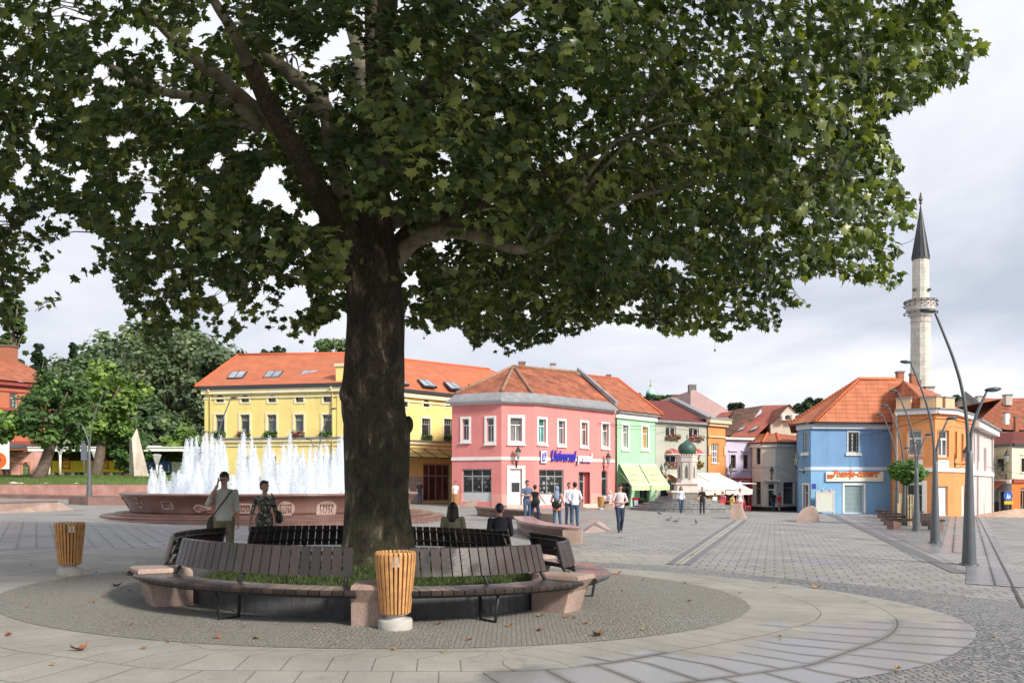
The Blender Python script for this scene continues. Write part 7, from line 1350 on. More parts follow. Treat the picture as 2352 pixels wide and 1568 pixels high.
Q = [G(1243, 1201), G(1274, 1203), G(1276, 1197), G(1248, 1195)]; solid('granite_end_block', 'pale granite end block beside the woman in the blue headscarf', 'stone block', [p + Vector((0, 0, -.2)) for p in Q], [p + Vector((0, 0, .42)) for p in Q], GP_, 'granite end blocks')
def pyramid(label, base, px, h, m=GD_):
    B_ = [G(*q) for q in base]; c = sum(B_, Vector()) / len(B_); ap = Vector((c.x, c.y, c.z)); k = (px - CX) / F; ap.x = k * ap.y; ap.z = gz(ap.x, ap.y) + h; b = MB()
    for i in range(len(B_)): b.face([B_[i] + Vector((0, 0, -.1)), B_[(i + 1) % len(B_)] + Vector((0, 0, -.1)), ap])
    o = b.build('granite_wedge', m, None, origin=c); tag(o, label, 'stone sculpture', 'low granite wedges')
pyramid('low flat granite pyramid to the left of the walking man', [(1328, 1226), (1417, 1221), (1400, 1207), (1338, 1209)], 1376, .34, GP_); pyramid('low granite wedge beside the end of the long curved seat', [(1290, 1220), (1341, 1229), (1343, 1219), (1300, 1210)], 1314, .34, GD_)
b = MB(); A_ = G(1052, 1163); B_ = G(1150, 1165); 
V = [A_.lerp(B_, i / 16) + Vector((0, 0, .55 * math.sin(math.pi * i / 16))) for i in range(17)]; b.prism(V, [p + Vector((.3, 2.2, -.3 if 0 < i < 16 else 0)) for i, p in enumerate(V)]); o = b.build('granite_mound', GP_, None, origin=A_); tag(o, 'low lens shaped pink granite slab in front of the pink shop window', 'stone sculpture')
D = 45.2; X0, X1, X2, X3 = gx(1676, D), gx(1705, D), gx(1713, D), gx(1690, D + 1.4); up = Vector((0, 0, .82))
a_ = at(1681, 1157, D); b_ = at(1700, 1157, D); solid('granite_wedge', 'upright pink granite wedge block left of the street leading away', 'stone sculpture', [X0, X1 + Vector((.16, 0, 0)), gx(1716, D + 1.2), gx(1680, D + 1.2)], [a_, b_, at(1703, 1156.5, D + 1.2), at(1684, 1156.5, D + 1.2)], GP_, 'low granite wedges')
D = 42.8; b = MB(); pA = gx(1830, D); pB = gx(1879, D); n_ = 14; hh = .80; V = [pA] + [Vector((pA.x + (pB.x - pA.x) * i / n_, D, pA.z + hh * math.sin(math.acos(max(-1, min(1, 1 - 2 * (i / n_ * .5 + .0)))) ) if i else pA.z)) for i in range(1, n_ + 1)]
V = [Vector((pA.x + (pB.x - pA.x) * (1 - math.cos(q)) , D, pA.z - .0 + hh * math.sin(q))) for q in np.linspace(0, math.pi / 2 * 1.0, 12)]; V = [Vector((pA.x + (p.x - pA.x), p.y, p.z)) for p in V]; W_ = pB.x - pA.x
arc = [Vector((pA.x + W_ * .62 * (1 - math.cos(q)), D, pA.z + hh * math.sin(q))) for q in np.linspace(0, math.pi * .5, 10)] + [Vector((pA.x + W_ * .62 + W_ * .38 * math.sin(q), D, pA.z + hh * math.cos(q) ** .8)) for q in np.linspace(.1, math.pi * .46, 8)] + [Vector((pB.x, D, pB.z - .2)), Vector((pA.x, D, pA.z - .2))]
b.prism(arc, [p + Vector((.55, 1.3, 0)) for p in arc]); o = b.build('granite_wedge', [GP_], None, origin=pA); tag(o, 'half dome shaped pink granite block in front of the blue building', 'stone sculpture', 'low granite wedges')
L0 = crop(0, 1600, 3.92); A_, B_ = G(*L0(-200, 1375)), G(*L0(828, 1328)); C_, D_ = G(*L0(870, 1290)), G(*L0(-100, 1295))
T = [at(*L0(-100, 1200), A_.y + .5), at(*L0(120, 1222), A_.y + .5), at(*L0(862, 1188), B_.y + .4)]; b = MB(); tp_ = [at(*L0(-100, 1225), A_.y + .35), at(*L0(862, 1200), B_.y + .35), at(*L0(866, 1190), B_.y + 1.3), at(*L0(-100, 1205), A_.y + 1.3)]
o = solid('granite_bench', 'long low pink granite seat with a sloping side at the left edge', 'stone bench', [A_, B_, B_ + Vector((.1, 1.5, 0)), A_ + Vector((0, 1.5, 0))], tp_, GP_, 'curved granite seats')
b = MB(); b.prism([p + Vector((0, 0, .002)) for p in tp_], [p + Vector((0, 0, .05)) for p in tp_]); b.build('top_slab', GD_, o)
# garden wall, lawn, obelisk at the left
D = 57.5; b = MB(); xs = np.linspace(-60, 640, 30); zt = lambda: 1.60
lo = [Vector(((x - CX) / F * D, D, gz((x - CX) / F * D, D) - .3)) for x in xs]; hi = [Vector((p.x, D + .2, 1.60)) for p in lo]
for i in range(29): b.face([lo[i], lo[i + 1], hi[i + 1], hi[i]]); b.face([hi[i], hi[i + 1], hi[i + 1] + Vector((0, .5, 0)), hi[i] + Vector((0, .5, 0))])
b.face([lo[-1], lo[-1] + Vector((0, 10, 0)), hi[-1] + Vector((0, 10, 0)), hi[-1]])
b.mesh([p + Vector((0, -1.3, .02)) for p in lo] + [p + Vector((0, -1.3, .55)) for p in lo] + [p + Vector((0, 0, .56)) for p in lo], [(i, i + 1, 31 + i, 30 + i) for i in range(29)] + [(30 + i, 31 + i, 61 + i, 60 + i) for i in range(29)], 1)
o = b.build('garden_wall', [granite('salmon_granite', (.44, .24, .20), .6, .75), GD_], None, origin=(lo[0].x, D, 0)); tag(o, 'long salmon granite retaining wall below the lawn at the left', 'wall')
b = MB(); rows = [(57.9, 1.62), (60, 2.0), (63.5, 2.25), (68, 2.3), (90, 2.3), (130, 2.3)]
for (ya, za), (yb_, zb_) in zip(rows[:-1], rows[1:]):
    for i in range(20):
        xa, xb = -62 + 45 * i / 20, -62 + 45 * (i + 1) / 20; b.face([(xa, ya, za), (xb, ya, za), (xb, yb_, zb_), (xa, yb_, zb_)])
o = b.build('lawn', mat('lawn_green', (.10, .16, .035), .9, .35, 1.2, .6, 25)); o['kind'] = 'structure'
n = 22000; X = RNG.uniform(-45, -17, n); Y = RNG.uniform(57.9, 66, n); Z = np.interp(Y, [57.9, 60, 63.5, 68], [1.62, 2.0, 2.25, 2.3]); tip = np.array([0, 0, 1.]) + rnd(n) * .6
o = leaves('grass', None, leafmat('lawn_blade', (.095, .15, .035), .25, .7), np.stack([X, Y, Z], 1), np.cross(tip, rnd(n)), tip, RNG.uniform(.06, .16, n), np.clip(RNG.normal(.45, .2, n), 0, 1), blade, (0, 0, 0)); tag(o, 'grass of the lawn above the salmon wall', 'grass', kind='stuff')
D = 63; q = [at(*sc_(355, 800), D + 1.2), at(*sc_(437, 806), D), at(*sc_(660, 806), D), at(*sc_(640, 800), D + 1.5)]; a1__ = at(*sc_(355, 310), D + 1.2); a2__ = at(*sc_(392, 250), D + .3); a3__ = at(*sc_(470, 98), D + .8)
b = MB(); q = [Vector((p.x, p.y, 2.0)) for p in q]; b.face([q[0], q[1], a2__, a1__]); b.face([q[1], q[2], a3__, a2__]); b.face([q[2], q[3], a3__]); b.face([q[3], q[0], a1__, a3__]); b.face([a1__, a2__, a3__]); o = b.build('obelisk', granite('pale_obelisk_stone', (.62, .54, .46), .7, .85), None, origin=(q[1].x, q[1].y, 2)); tag(o, 'tall pale wedge shaped stone obelisk on the lawn left of the fountain', 'monument')
for i, (x, y0, D, l) in enumerate(((448, 862, 79, 'tallest, left of the lime tree'), (366, 912, 79, 'leftmost, behind the leaning tree'), (718, 915, 79, 'right of the lime tree trunk'), (1168, 935, 79, 'behind the small fountain jets'))):
    p = at(*c1(x, y0), D); e = empty('park_lantern', (p.x, D, 2.3), 'slim white park lantern post with a square head, ' + l, 'lantern', 'park lantern posts'); b = MB(); b.tube([(p.x, D, 2.2), (p.x, D, p.z - .9)], .11, 8); b.build('post', mat('cream_post', (.6, .58, .5), .5), e); b = MB(); b.lathe((p.x, D, p.z - .9), [(.12, 0), (.42, .85), (.42, .95), (.2, 1.0)], 4, 0, False, .78); b.build('lamp_head', mat('lantern_grey', (.5, .5, .5), .4, .2), e)
p = at(*c1(626, 945), 70); b = MB(); b.box(at(*c1(626, 898), 70), (.5, .12, 1.75), bev=.03); b.tube([(p.x, 70, p.z), (p.x, 70, 2.2)], .05, 6); o = b.build('small_sign', mat('violet_white', (.72, .68, .80), .5), None, origin=(p.x, 70, 2.2)); tag(o, 'narrow white sign on a post beside the lime tree', 'sign')
for k, (x, s_) in enumerate(((100, .5), (125, .35), (160, .3), (345, .3), (570, .25))):
    p = Vector(((c1(x * 3.92 / 1.96 / 2, 0)[0] - CX) / F * 58.3, 58.3, 1.66)); b = MB(); b.ball(p, s_ * .5, 8, sc=(1.3, 1, .6)); o = b.build('stone', mat('pale_stone', (.5, .42, .36), .8, .2), None, origin=p); tag(o, 'pale loose stone on top of the salmon wall, %s from the left' % ['first', 'second', 'third', 'fourth', 'fifth'][k], 'stone', 'loose stones on the wall')
# ---------------------------------------------------------------- monument and steps
MC = at(1576, 1150, 58.0); MC.z = gz(MC.x, 58); st = empty('stepped_platform', (1568.6 * 0 + at(1569, 1150, 58).x, 58, MC.z), 'round platform of grey stone block steps under the small domed monument', 'steps')
cxp = at(1569, 1150, 58.3).x; STN = tiles('grey_step_blocks', (.30, .30, .29), (.22, .225, .225), .62, .2, (.10, .10, .10), bump=.3, off=.5, blotch=.3)
for k in range(6):
    r = 3.65 - .42 * k; z0 = MC.z + .15 * k - (.4 if k == 0 else 0); z1 = MC.z + .15 * (k + 1) + .1; b = MB(); nseg = 36
    for j in range(nseg):
        a0, a1 = 2 * math.pi * j / nseg, 2 * math.pi * (j + 1) / nseg; P = lambda a, z, q=r: Vector((cxp + q * math.cos(a), 58.3 + q * math.sin(a), z)); b.face([P(a0, z0), P(a1, z0), P(a1, z1), P(a0, z1)], 0, [(a0 * r + k * .3, 0), (a1 * r + k * .3, 0), (a1 * r + k * .3, .2), (a0 * r + k * .3, .2)]); b.face([P(a0, z1), P(a1, z1), P(a1, z1, r - .6), P(a0, z1, r - .6)], 0, [(a0 * r, .02), (a1 * r, .02), (a1 * r, .18), (a0 * r, .18)])
    b.build('step', STN, st)
mo = empty('monument', MC, 'small pale stone turret monument with a ribbed green onion dome', 'monument'); D = 57.6; zq = lambda y: EYE - (c4(0, y)[1] - HZ) / F * D; xq = lambda x: (c4(x, 0)[0] - CX) / F * D; cx_ = xq(915); PS = mat('pale_monument_stone', (.60, .54, .48), .8, .12, 3, .3, 30, streak=.3); hw = lambda a, c: (xq(c) - xq(a)) / 2
b = MB(); R15 = Matrix.Rotation(.12, 3, 'Z'); b.box((xq(892), D, (zq(1250) + zq(1165)) / 2), (hw(772, 1012) * 2, 1.7, zq(1165) - zq(1250)), m=1); b.box((xq(892), D, (zq(1165) + zq(1145)) / 2), (hw(762, 1022) * 2, 1.85, zq(1145) - zq(1165)), bev=.03); b.box((xq(905), D, (zq(1145) + zq(1093)) / 2), (hw(820, 992) * 2, 1.2, zq(1093) - zq(1145))); b.box((xq(902), D, (zq(1093) + zq(1078)) / 2), (hw(805, 1000) * 2, 1.4, zq(1078) - zq(1093)), bev=.02); b.build('pedestal', [PS, tiles('monument_blocks', (.58, .52, .45), (.50, .44, .38), .35, .22, (.3, .27, .24), bump=.2)], mo)
r = hw(832, 998) * 1.08; b = MB(); b.lathe((cx_, D, 0), [(r * .98, zq(1078)), (r * .9, zq(1050)), (r * .9, zq(905)), (r * .97, zq(900)), (r * .97, zq(870)), (r * 1.04, zq(862)), (r * 1.04, zq(850))], 6, 0, False, math.radians(-15))
for k in range(6):
    a = math.radians(-15 + 30 + 60 * k); n_ = Vector((math.cos(a), math.sin(a), 0)); tq = Vector((-n_.y, n_.x, 0)); c = Vector((cx_, D, 0)) + n_ * (r * .9 * math.cos(math.pi / 6) + .012); zb, zt_, zm = zq(1040), zq(925), zq(960)
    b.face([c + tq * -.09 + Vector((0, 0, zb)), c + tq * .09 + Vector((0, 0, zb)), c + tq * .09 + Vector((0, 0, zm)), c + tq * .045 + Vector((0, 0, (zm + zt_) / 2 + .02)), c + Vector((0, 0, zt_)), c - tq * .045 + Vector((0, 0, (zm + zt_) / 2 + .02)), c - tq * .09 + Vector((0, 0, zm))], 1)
    for u in (-.25, .25): b.box(c + tq * u + Vector((0, 0, (zq(1050) + zq(905)) / 2)), (.06, .06, zq(905) - zq(1050)), a)
    for u in (-.26, -.09, .09, .26): b.box(c + n_ * .06 + tq * u + Vector((0, 0, zq(850) + .05)), (.1, .09, .12), a)
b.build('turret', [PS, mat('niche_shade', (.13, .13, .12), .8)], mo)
rd = hw(840, 990) * .98; b = MB(); b.lathe((cx_, D, 0), [(rd * .62, zq(850)), (rd * .80, zq(835)), (rd * .97, zq(810)), (rd, zq(790)), (rd * .93, zq(770)), (rd * .72, zq(750)), (rd * .4, zq(735)), (rd * .16, zq(722)), (rd * .07, zq(712)), (.03, zq(700)), (.05, zq(695)), (.015, zq(662))], 40, 0, True, 0, None, .035); b.build('dome', mat('patina_dome', (.055, .115, .09), .5, .5, 4, metal=.2, streak=.4), mo)
# ---------------------------------------------------------------- café
CA = mat('cream_canvas', (.80, .74, .66), .85, .05, 1.5)
for k, (tl_, tr_, br2, bl2) in enumerate((((748, 990), (985, 1002), (1238, 1140), (1000, 1142)), ((987, 1002), (1195, 1003), (1472, 1140), (1244, 1140)))):
    P = [at(*c4(*tl_), 71.5), at(*c4(*tr_), 72), at(*c4(*br2), 63.5), at(*c4(*bl2), 63.5)]; e = empty('cafe_awning', P[0], 'large cream canvas café awning, %s panel beside the monument' % ['left', 'right'][k], 'awning', 'cream café awnings'); b = MB(); n = 8
    T = [P[0].lerp(P[1], i / n) for i in range(n + 1)]; B_ = [P[3].lerp(P[2], i / n) + Vector((0, 0, -.05 * math.sin(math.pi * i / n))) for i in range(n + 1)]
    for i in range(n): b.face([T[i], B_[i], B_[i + 1], T[i + 1]]); b.face([B_[i], B_[i] + Vector((0, 0, -.32 - .04 * (i % 2))), B_[i + 1] + Vector((0, 0, -.32 - .04 * ((i + 1) % 2))), B_[i + 1]])
    b.build('canvas', CA, e); b = MB(); b.tube([T[0], T[-1]], .1, 6); b.tube([B_[0], B_[-1]], .05, 6); b.tube([T[0] + Vector((0, 0, -.8)), B_[0]], .04, 6); b.tube([T[-1] + Vector((0, 0, -.8)), B_[-1]], .04, 6); b.build('frame', WHITE, e)
    eu = (T[-1] - T[0]).normalized(); ev = ((T[4] - B_[4]).normalized()); nn = eu.cross(ev); nn = nn if nn.z > 0 else -nn; b = MB(); c_ = T[4].lerp(B_[4], .62)
    b.tube([c_ + eu * (q * 2.6) + ev * (.25 * math.sin(q * 3.1) - .5 + .3 * q) + nn * .03 for q in np.linspace(-1, 1, 16)], [.02 + .07 * math.sin(math.pi * i / 15) for i in range(16)], 5)
    b.tube([c_ + eu * (q * 1.5) + ev * (.28 * math.sin(q * 15) + .35) + nn * .03 for q in np.linspace(-1, 1, 30)], .045, 5); b.build('print', mat('white_print', (.88, .87, .85), .8, .02), e)
b = MB(); b.face([at(*c4(700, 1003), 70), at(*c4(745, 998), 71), at(*c4(835, 1045), 66), at(*c4(835, 1095), 66)]); o = b.build('side_awning', mat('brown_canvas', (.27, .10, .05), .8), None, origin=at(*c4(700, 1003), 70)); tag(o, 'brown canvas awning behind the domed monument', 'awning')
RC = mat('red_plastic', (.55, .03, .03), .5)
def chair(p, rz, label, m=RC):
    e = empty('cafe_chair', p, label, 'chair', 'red café chairs'); e.rotation_euler.z = rz
    b = MB(); b.box(Vector(p) + Vector((0, 0, .44)), (.44, .44, .04), bev=.015); b.build('seat', m, e); b = MB(); b.box(Vector(p) + Vector((0, .2, .68)), (.42, .04, .42), bev=.015); b.build('backrest', m, e)
    for sx in (-.18, .18):
        for sy in (-.18, .18): b = MB(); b.tube([Vector(p) + Vector((sx, sy, 0)), Vector(p) + Vector((sx, sy, .43))], .02, 6); b.build('leg', m, e)
def table(p, label):
    e = empty('cafe_table', p, label, 'table', 'café tables'); b = MB(); b.lathe(p, [(.42, .72), (.43, .74), (.42, .76), (.01, .761)], 20); b.build('table_top', mat('orange_cloth', (.5, .15, .04), .7), e); b = MB(); b.lathe(p, [(.22, 0), (.22, .03), (.04, .05), (.03, .71)], 12); b.build('pedestal', BLACK, e)
for i, (x, D, l) in enumerate(((1652, 60, 'café table left of the seated man in pink'), (1676, 59.5, 'café table beside the person in yellow'), (1694, 62, 'café table under the right end of the cream awning'))): table(gx(x, D), l)
for i, (x, D, rz, l) in enumerate(((1664, 58.6, .4, 'red café chair of the person in pink'), (1686, 59, 2.6, 'red café chair near the upright granite wedge'), (1716, 61, 1.6, 'red café chair behind the woman in the white top'), (1704, 63, .2, 'red café chair against the wine red shopfront'))): chair(gx(x, D), rz, l)
p = gx(c4(478, 0)[0], 60); b = MB(); b.lathe(p, [(.2, 0), (.24, .75), (.25, .8), (.2, .82)], 14); b.box(p + Vector((0, -.24, .45)), (.28, .02, .4), m=1); b.lathe(p, [(.245, .60), (.255, .61), (.26, .8), (.25, .84)], 14, 2); o = b.build('ice_cream_bin', [mat('bin_blue', (.04, .10, .45), .4), mat('bin_white', (.8, .8, .8), .4), RC], None, origin=p); tag(o, 'small blue and red round bin by the green shop', 'litter bin')
p = gx(c4(515, 0)[0], 60.5); e = empty('flower_pot', p, 'red flower pot with a green plant by the green shop', 'plant pot'); b = MB(); b.lathe(p, [(.22, 0), (.32, .4), (.33, .45), (.28, .45)], 14); b.build('pot', mat('pot_red', (.45, .06, .04), .6), e)
n = 260; dv = rnd(n); C = np.array([p.x, p.y, p.z + .62]) + dv * np.array([.38, .38, .25]) * (RNG.uniform(.2, 1, n) ** .5)[:, None]; leaves('plant', e, leafmat('pot_leaf', (.06, .14, .03)), C, dv + np.array([0, 0, .6]), rnd(n), RNG.uniform(.08, .15, n), RNG.uniform(.2, .8, n), QL, wloc(e))
# ---------------------------------------------------------------- slatted benches and stakes on the right
def tbench(x0, x1, D, label):
    A, B_ = gx(x0, D), gx(x1, D); e = empty('slab_bench', (A + B_) / 2, label, 'bench', 'low benches round the young trees'); W = (B_.x - A.x)
    for s_ in (0, 1):
        b = MB(); c = A.lerp(B_, .12 + .72 * s_); b.prism([c + Vector((-.10, -.3, -.1)), c + Vector((.22, -.3, -.1)), c + Vector((.22, .4, -.1)), c + Vector((-.10, .4, -.1))], [c + Vector((-.13, -.28, .38)), c + Vector((.23, -.28, .38)), c + Vector((.23, .4, .38)), c + Vector((-.13, .4, .38))]); b.build('foot', GD_, e)
    b = MB(); n = 12
    for i in range(n):
        t0, t1 = i / n, (i + .93) / n; q = lambda t_: A.lerp(B_, .02 + .96 * t_) + Vector((0, -.42 + .20 * (2 * t_ - 1) ** 2, .385)); a_, c = q(t0), q(t1); b.prism([a_, c, c + Vector((0, .5, 0)), a_ + Vector((0, .5, 0))], [v + Vector((0, 0, .11)) for v in (a_, c, c + Vector((0, .5, 0)), a_ + Vector((0, .5, 0)))])
    b.build('seat', WOODD, e)
for x0, x1, D, l in ((2036, 2168, 36.8, 'nearest low granite footed bench behind the second street lamp'), (2028, 2150, 41.0, 'second low granite footed bench from the front'), (2020, 2140, 45.5, 'third low granite footed bench from the front'), (2013, 2120, 51.0, 'farthest low granite footed bench, nearest the blue wall')): tbench(x0, x1, D, l)
sk = mat('stake_wood', (.58, .45, .25), .7, .2, 5); k6 = crop(3250, 1800, 3.484)
for si_, (x, y0, y1_, D) in enumerate(((505, 205, 590, 47), (533, 205, 590, 47.6), (578, 250, 540, 46), (606, 255, 555, 45), (690, 275, 600, 40), (724, 265, 590, 40.6), (757, 275, 600, 39.8), (555, 380, 560, 46.5))):
    a_ = at(*k6(x, y0), D); p = gx(k6(x, 0)[0], D); b = MB(); b.box((a_.x, D, (a_.z + p.z) / 2), (.05, .05, a_.z - p.z)); b.tube([(a_.x - .01, D, a_.z - .5), (a_.x + .25, D + .1, a_.z - .52)], .02, 4, 1); o = b.build('tree_stake', [sk, mat('green_tie', (.1, .45, .25), .6)], None, origin=p); tag(o, 'pale wooden tree stake by the low benches, %s' % ['leftmost of the tall ones', 'second from the left', 'third tall one from the left', 'fourth tall one from the left', 'left one of the nearer three', 'middle one of the nearer three', 'right one of the nearer three', 'shortest, a stub between the left ones'][si_], 'stake', 'wooden tree stakes')
# ---------------------------------------------------------------- sign, sand, wires, pigeons, leaves
D = 76; c_ = at(*c6(1007, 1014), D); e = empty('traffic_sign', gx(c6(1012, 0)[0], D), 'round blue pedestrian sign on a thin leaning post at the far right', 'traffic sign'); b = MB(); b.tube([c_, c_ + Vector((0, -.03, 0))], .42, 24, 0, False); b.build('disc', mat('sign_traffic_blue', (.02, .12, .5), .4), e)
b = MB(); y_ = c_.y - .05
for dx_, s_ in ((-.07, 1), (.13, .7)):
    x = c_.x + dx_; z = c_.z - .05; b.ball((x, y_, z + .20 * s_), .05 * s_ + .01, 8, sc=(1, .3, 1)); b.face([(x - .05 * s_, y_, z + .13 * s_), (x + .05 * s_, y_, z + .13 * s_), (x + .12 * s_, y_, z - .22 * s_), (x + .05 * s_, y_, z - .24 * s_), (x, y_, z - .05 * s_), (x - .07 * s_, y_, z - .24 * s_), (x - .12 * s_, y_, z - .22 * s_)])
b.build('pictogram', MATS['sign_white'], e); b = MB(); b.tube([gx(c6(1015, 0)[0], D) + Vector((0, .05, -.2)), c_ + Vector((0, .05, 0))], .04, 6); b.build('post', GREYMET, e)
b = MB(); b.box(c_ + Vector((.05, 0, -.62)), (.8, .04, .3)); b.build('plate', mat('sign_yellow', (.6, .45, .04), .5), e)
p = gx(c6(1065, 0)[0], 66); b = MB(); V = []; n = 24; hh = 10
for i in range(hh + 1):
    r = 3.4 * (1 - i / hh)
    for j in range(n): q = 2 * math.pi * j / n; w = 1 + .25 * mnoise.noise(Vector((math.cos(q) * 2, math.sin(q) * 2, i * .4))); V.append(p + Vector((r * w * math.cos(q), r * w * .6 * math.sin(q), .75 * (i / hh) ** .8 - .05)))
b.mesh(V, [(i * n + j, i * n + (j + 1) % n, (i + 1) * n + (j + 1) % n, (i + 1) * n + j) for i in range(hh) for j in range(n)], 0, True); o = b.build('sand_pile', mat('rubble_sand', (.48, .36, .28), .9, .35, 6, 1, 14), None, origin=p); tag(o, 'heap of pinkish sand and rubble at the far right', 'sand pile')
def wire(pts, label, r=.02):
    b = MB(); P = [at(x, y, D) for x, y, D in pts]; Q = []
    for a_, c in zip(P[:-1], P[1:]):
        for i in range(8): t_ = i / 8; Q.append(a_.lerp(c, t_) - Vector((0, 0, (a_ - c).length * .012 * 4 * t_ * (1 - t_))))
    Q.append(P[-1]); b.tube(Q, r, 5); o = b.build('overhead_wire', BLACK, None, origin=P[0]); tag(o, label, 'cable', 'overhead wires')
wire([(*c4(160, 570), 62), (*c4(640, 598), 67.5), (*c4(872, 590), 70.5), (*c4(1240, 700), 76)], 'thin black wire along the pink, green and grey fronts'); wire([(*c5(130, 710), 77), (*c5(400, 740), 77)], 'short wire across the lilac house'); wire([(*c5(405, 978), 77), (*c5(665, 972), 77), (*c5(870, 1035), 66)], 'wire from the cream corner house to the blue building lantern')
wire([(*c6(20, 615), 65), (*c6(130, 600), 65), (*c6(290, 555), 62), (*c6(400, 530), 61.5), (*c6(560, 460), 61)], 'wire from the blue wall over the orange front'); wire([(*c6(660, 520), 62.5), (*c6(730, 548), 66), (*c6(905, 615), 80), (*c6(1120, 640), 86)], 'wire from the orange corner to the far right houses'); wire([(*c5(1475, 830), 65.3), (*c5(1480, 975), 65.3)], 'thin cable hanging down the blue wall under the barred window')
wire([(*c6(875, 820), 80), (*c6(1000, 850), 86), (*c6(1120, 870), 88)], 'lower wire at the far right in front of the sage house')
wire([(*c4(640, 875), 67), (*c4(1090, 880), 72)], 'lower wire across the grey front') if False else None
def pigeon(p, rz, label, up=False):
    e = empty('pigeon', p, label, 'pigeon', 'pigeons on the paving'); R = Matrix.Rotation(rz, 3, 'Z'); P = Vector(p); T = lambda x, y, z: P + R @ Vector((x, y, z)); b = MB()
    prof = [(-.20, .075, .006), (-.13, .085, .022), (-.06, .10, .052), (.01, .115, .062), (.07, .13, .052), (.10, .155, .036), (.115, .19, .024), (.12, .215, .026), (.135, .228, .020), (.155, .222, .007)]
    b.tube([T(x, 0, z) for x, z, r in prof], [r for x, z, r in prof], 10); b.build('body', mat('pigeon_grey', (.11, .115, .14), .6, .4, 30), e)
    for s_ in (-1, 1):
        b = MB(); b.tube([T(.06, s_ * .045, .12), T(-.03, s_ * .058, .11), T(-.16, s_ * .03, .09)], [.02, .03, .006], 8); b.build('wing', mat('pigeon_wing', (.16, .165, .19), .6, .5, 50), e); b = MB(); b.tube([T(.01, s_ * .025, .07), T(.015, s_ * .025, .005), T(.045, s_ * .03, .004)], .006, 5); b.build('leg', mat('pigeon_leg', (.3, .08, .06), .6), e)
pc = crop(2480, 1700, 5.2275)
for (x, y), rz, l in (((130, 1328), 2.9, 'dark pigeon farthest back on the paving'), ((312, 1458), .2, 'grey pigeon with raised head, second from the left'), ((462, 1488), .3, 'darkest pigeon, third from the left'), ((855, 1512), 1.6, 'pigeon seen from behind, rightmost'), ((120, 1330), 0, None)):
    if l: pigeon(G(*pc(x, y)), rz, l)
DL = [mat('dry_leaf_a', (.30, .10, .04), .8, .3, 20), mat('dry_leaf_b', (.22, .13, .06), .8, .3, 20), mat('dry_leaf_c', (.34, .19, .06), .8, .3, 20)]
lv = [(184, 1496), (265, 1348), (300, 1360), (238, 1372), (1372, 1462), (1417, 1320), (1476, 1334), (1572, 1342), (1878, 1352), (1780, 1352), (1583, 1383), (1240, 1418), (1302, 1420), (1320, 1422), (1565, 1410), (2286, 1470), (1590, 1276), (120, 1530), (22, 1462), (333, 1492), (386, 1478), (498, 1468), (590, 1470), (640, 1437), (1076, 1473), (1170, 1440), (1006, 1436), (60, 1398), (215, 1385), (440, 1395), (70, 1300), (220, 1318), (1020, 1500), (1240, 1452), (1985, 1385), (1480, 1450), (1700, 1365), (1790, 1465), (2060, 1540), (640, 1402), (560, 1442), (726, 1448), (300, 1438), (545, 1408), (905, 1494), (1345, 1435), (1430, 1360)]
big = {0, 4, 5, 8, 1}
LMK = [(908, 1450, 'the bin before the bench ring'), (160, 1312, 'the lone bin at the left'), (365, 1395, 'the left granite bench block'), (1337, 1412, 'the right granite bench block'), (2225, 1298, 'the nearest street lamp'), (0, 1568, 'the bottom left corner'), (2100, 1568, 'the cobbled bottom right corner')]
def lmk(x, y):
    m_ = min(LMK, key=lambda q: math.hypot(x - q[0], 2 * (y - q[1]))); rk = sum(math.hypot(a - m_[0], 2 * (c - m_[1])) < math.hypot(x - m_[0], 2 * (y - m_[1])) for a, c in lv)
    return (['', 'second ', 'third ', 'fourth ', 'fifth ', 'sixth ', 'seventh ', 'eighth ', 'ninth ', 'tenth ', 'eleventh ', 'twelfth '] + ['%dth ' % q for q in range(13, 60)])[rk], m_[2]
wn_ = ['near the bottom left corner', 'on the sandy cobbles left of the benches', 'on the pale slabs to the right', 'in front of the benches']
for i, (x, y) in enumerate(lv):
    p = G(x, y, .025); s_ = (.17 if i in big else random.uniform(.05, .10)); V, Fc = plane_leaf(); R = Matrix.Rotation(random.uniform(0, 6.28), 3, 'Z') @ Matrix.Rotation(random.uniform(-.35, .35), 3, 'X'); b = MB()
    b.mesh([p + R @ Vector((v[0] * s_, (v[1] - .4) * s_, v[2] * s_ * (-.8) + (.4 * s_ * v[0] ** 2 * 4 * .5))) for v in V], [tuple(f) for f in Fc], 0); o = b.build('fallen_leaf', DL[i % 3] if i != 15 else mat('yellow_leaf', (.7, .6, .05), .7), None, origin=p)
    tag(o, '%s %s fallen leaf, %snearest to %s' % ('large' if i in big else 'small', ['reddish', 'brown', 'ochre'][i % 3] if i != 15 else 'yellow', *lmk(x, y)), 'leaf', 'fallen leaves')
for i, (x, y) in enumerate(((212, 1241), (1010, 1207), (1316, 1206), (1330, 1210))[2:]):
    p = G(x, y, .02); b = MB(); b.mesh([p + Vector(v) for v in ((-.06, -.05, 0), (.07, -.04, .02), (.05, .05, .0), (-.05, .06, .03))], [(0, 1, 2, 3)]); o = b.build('paper_scrap', MATS['sign_white'], None, origin=p); tag(o, 'scrap of white paper on the paving near the men in white, %s one' % ['left', 'right'][i], 'litter', 'paper scraps')
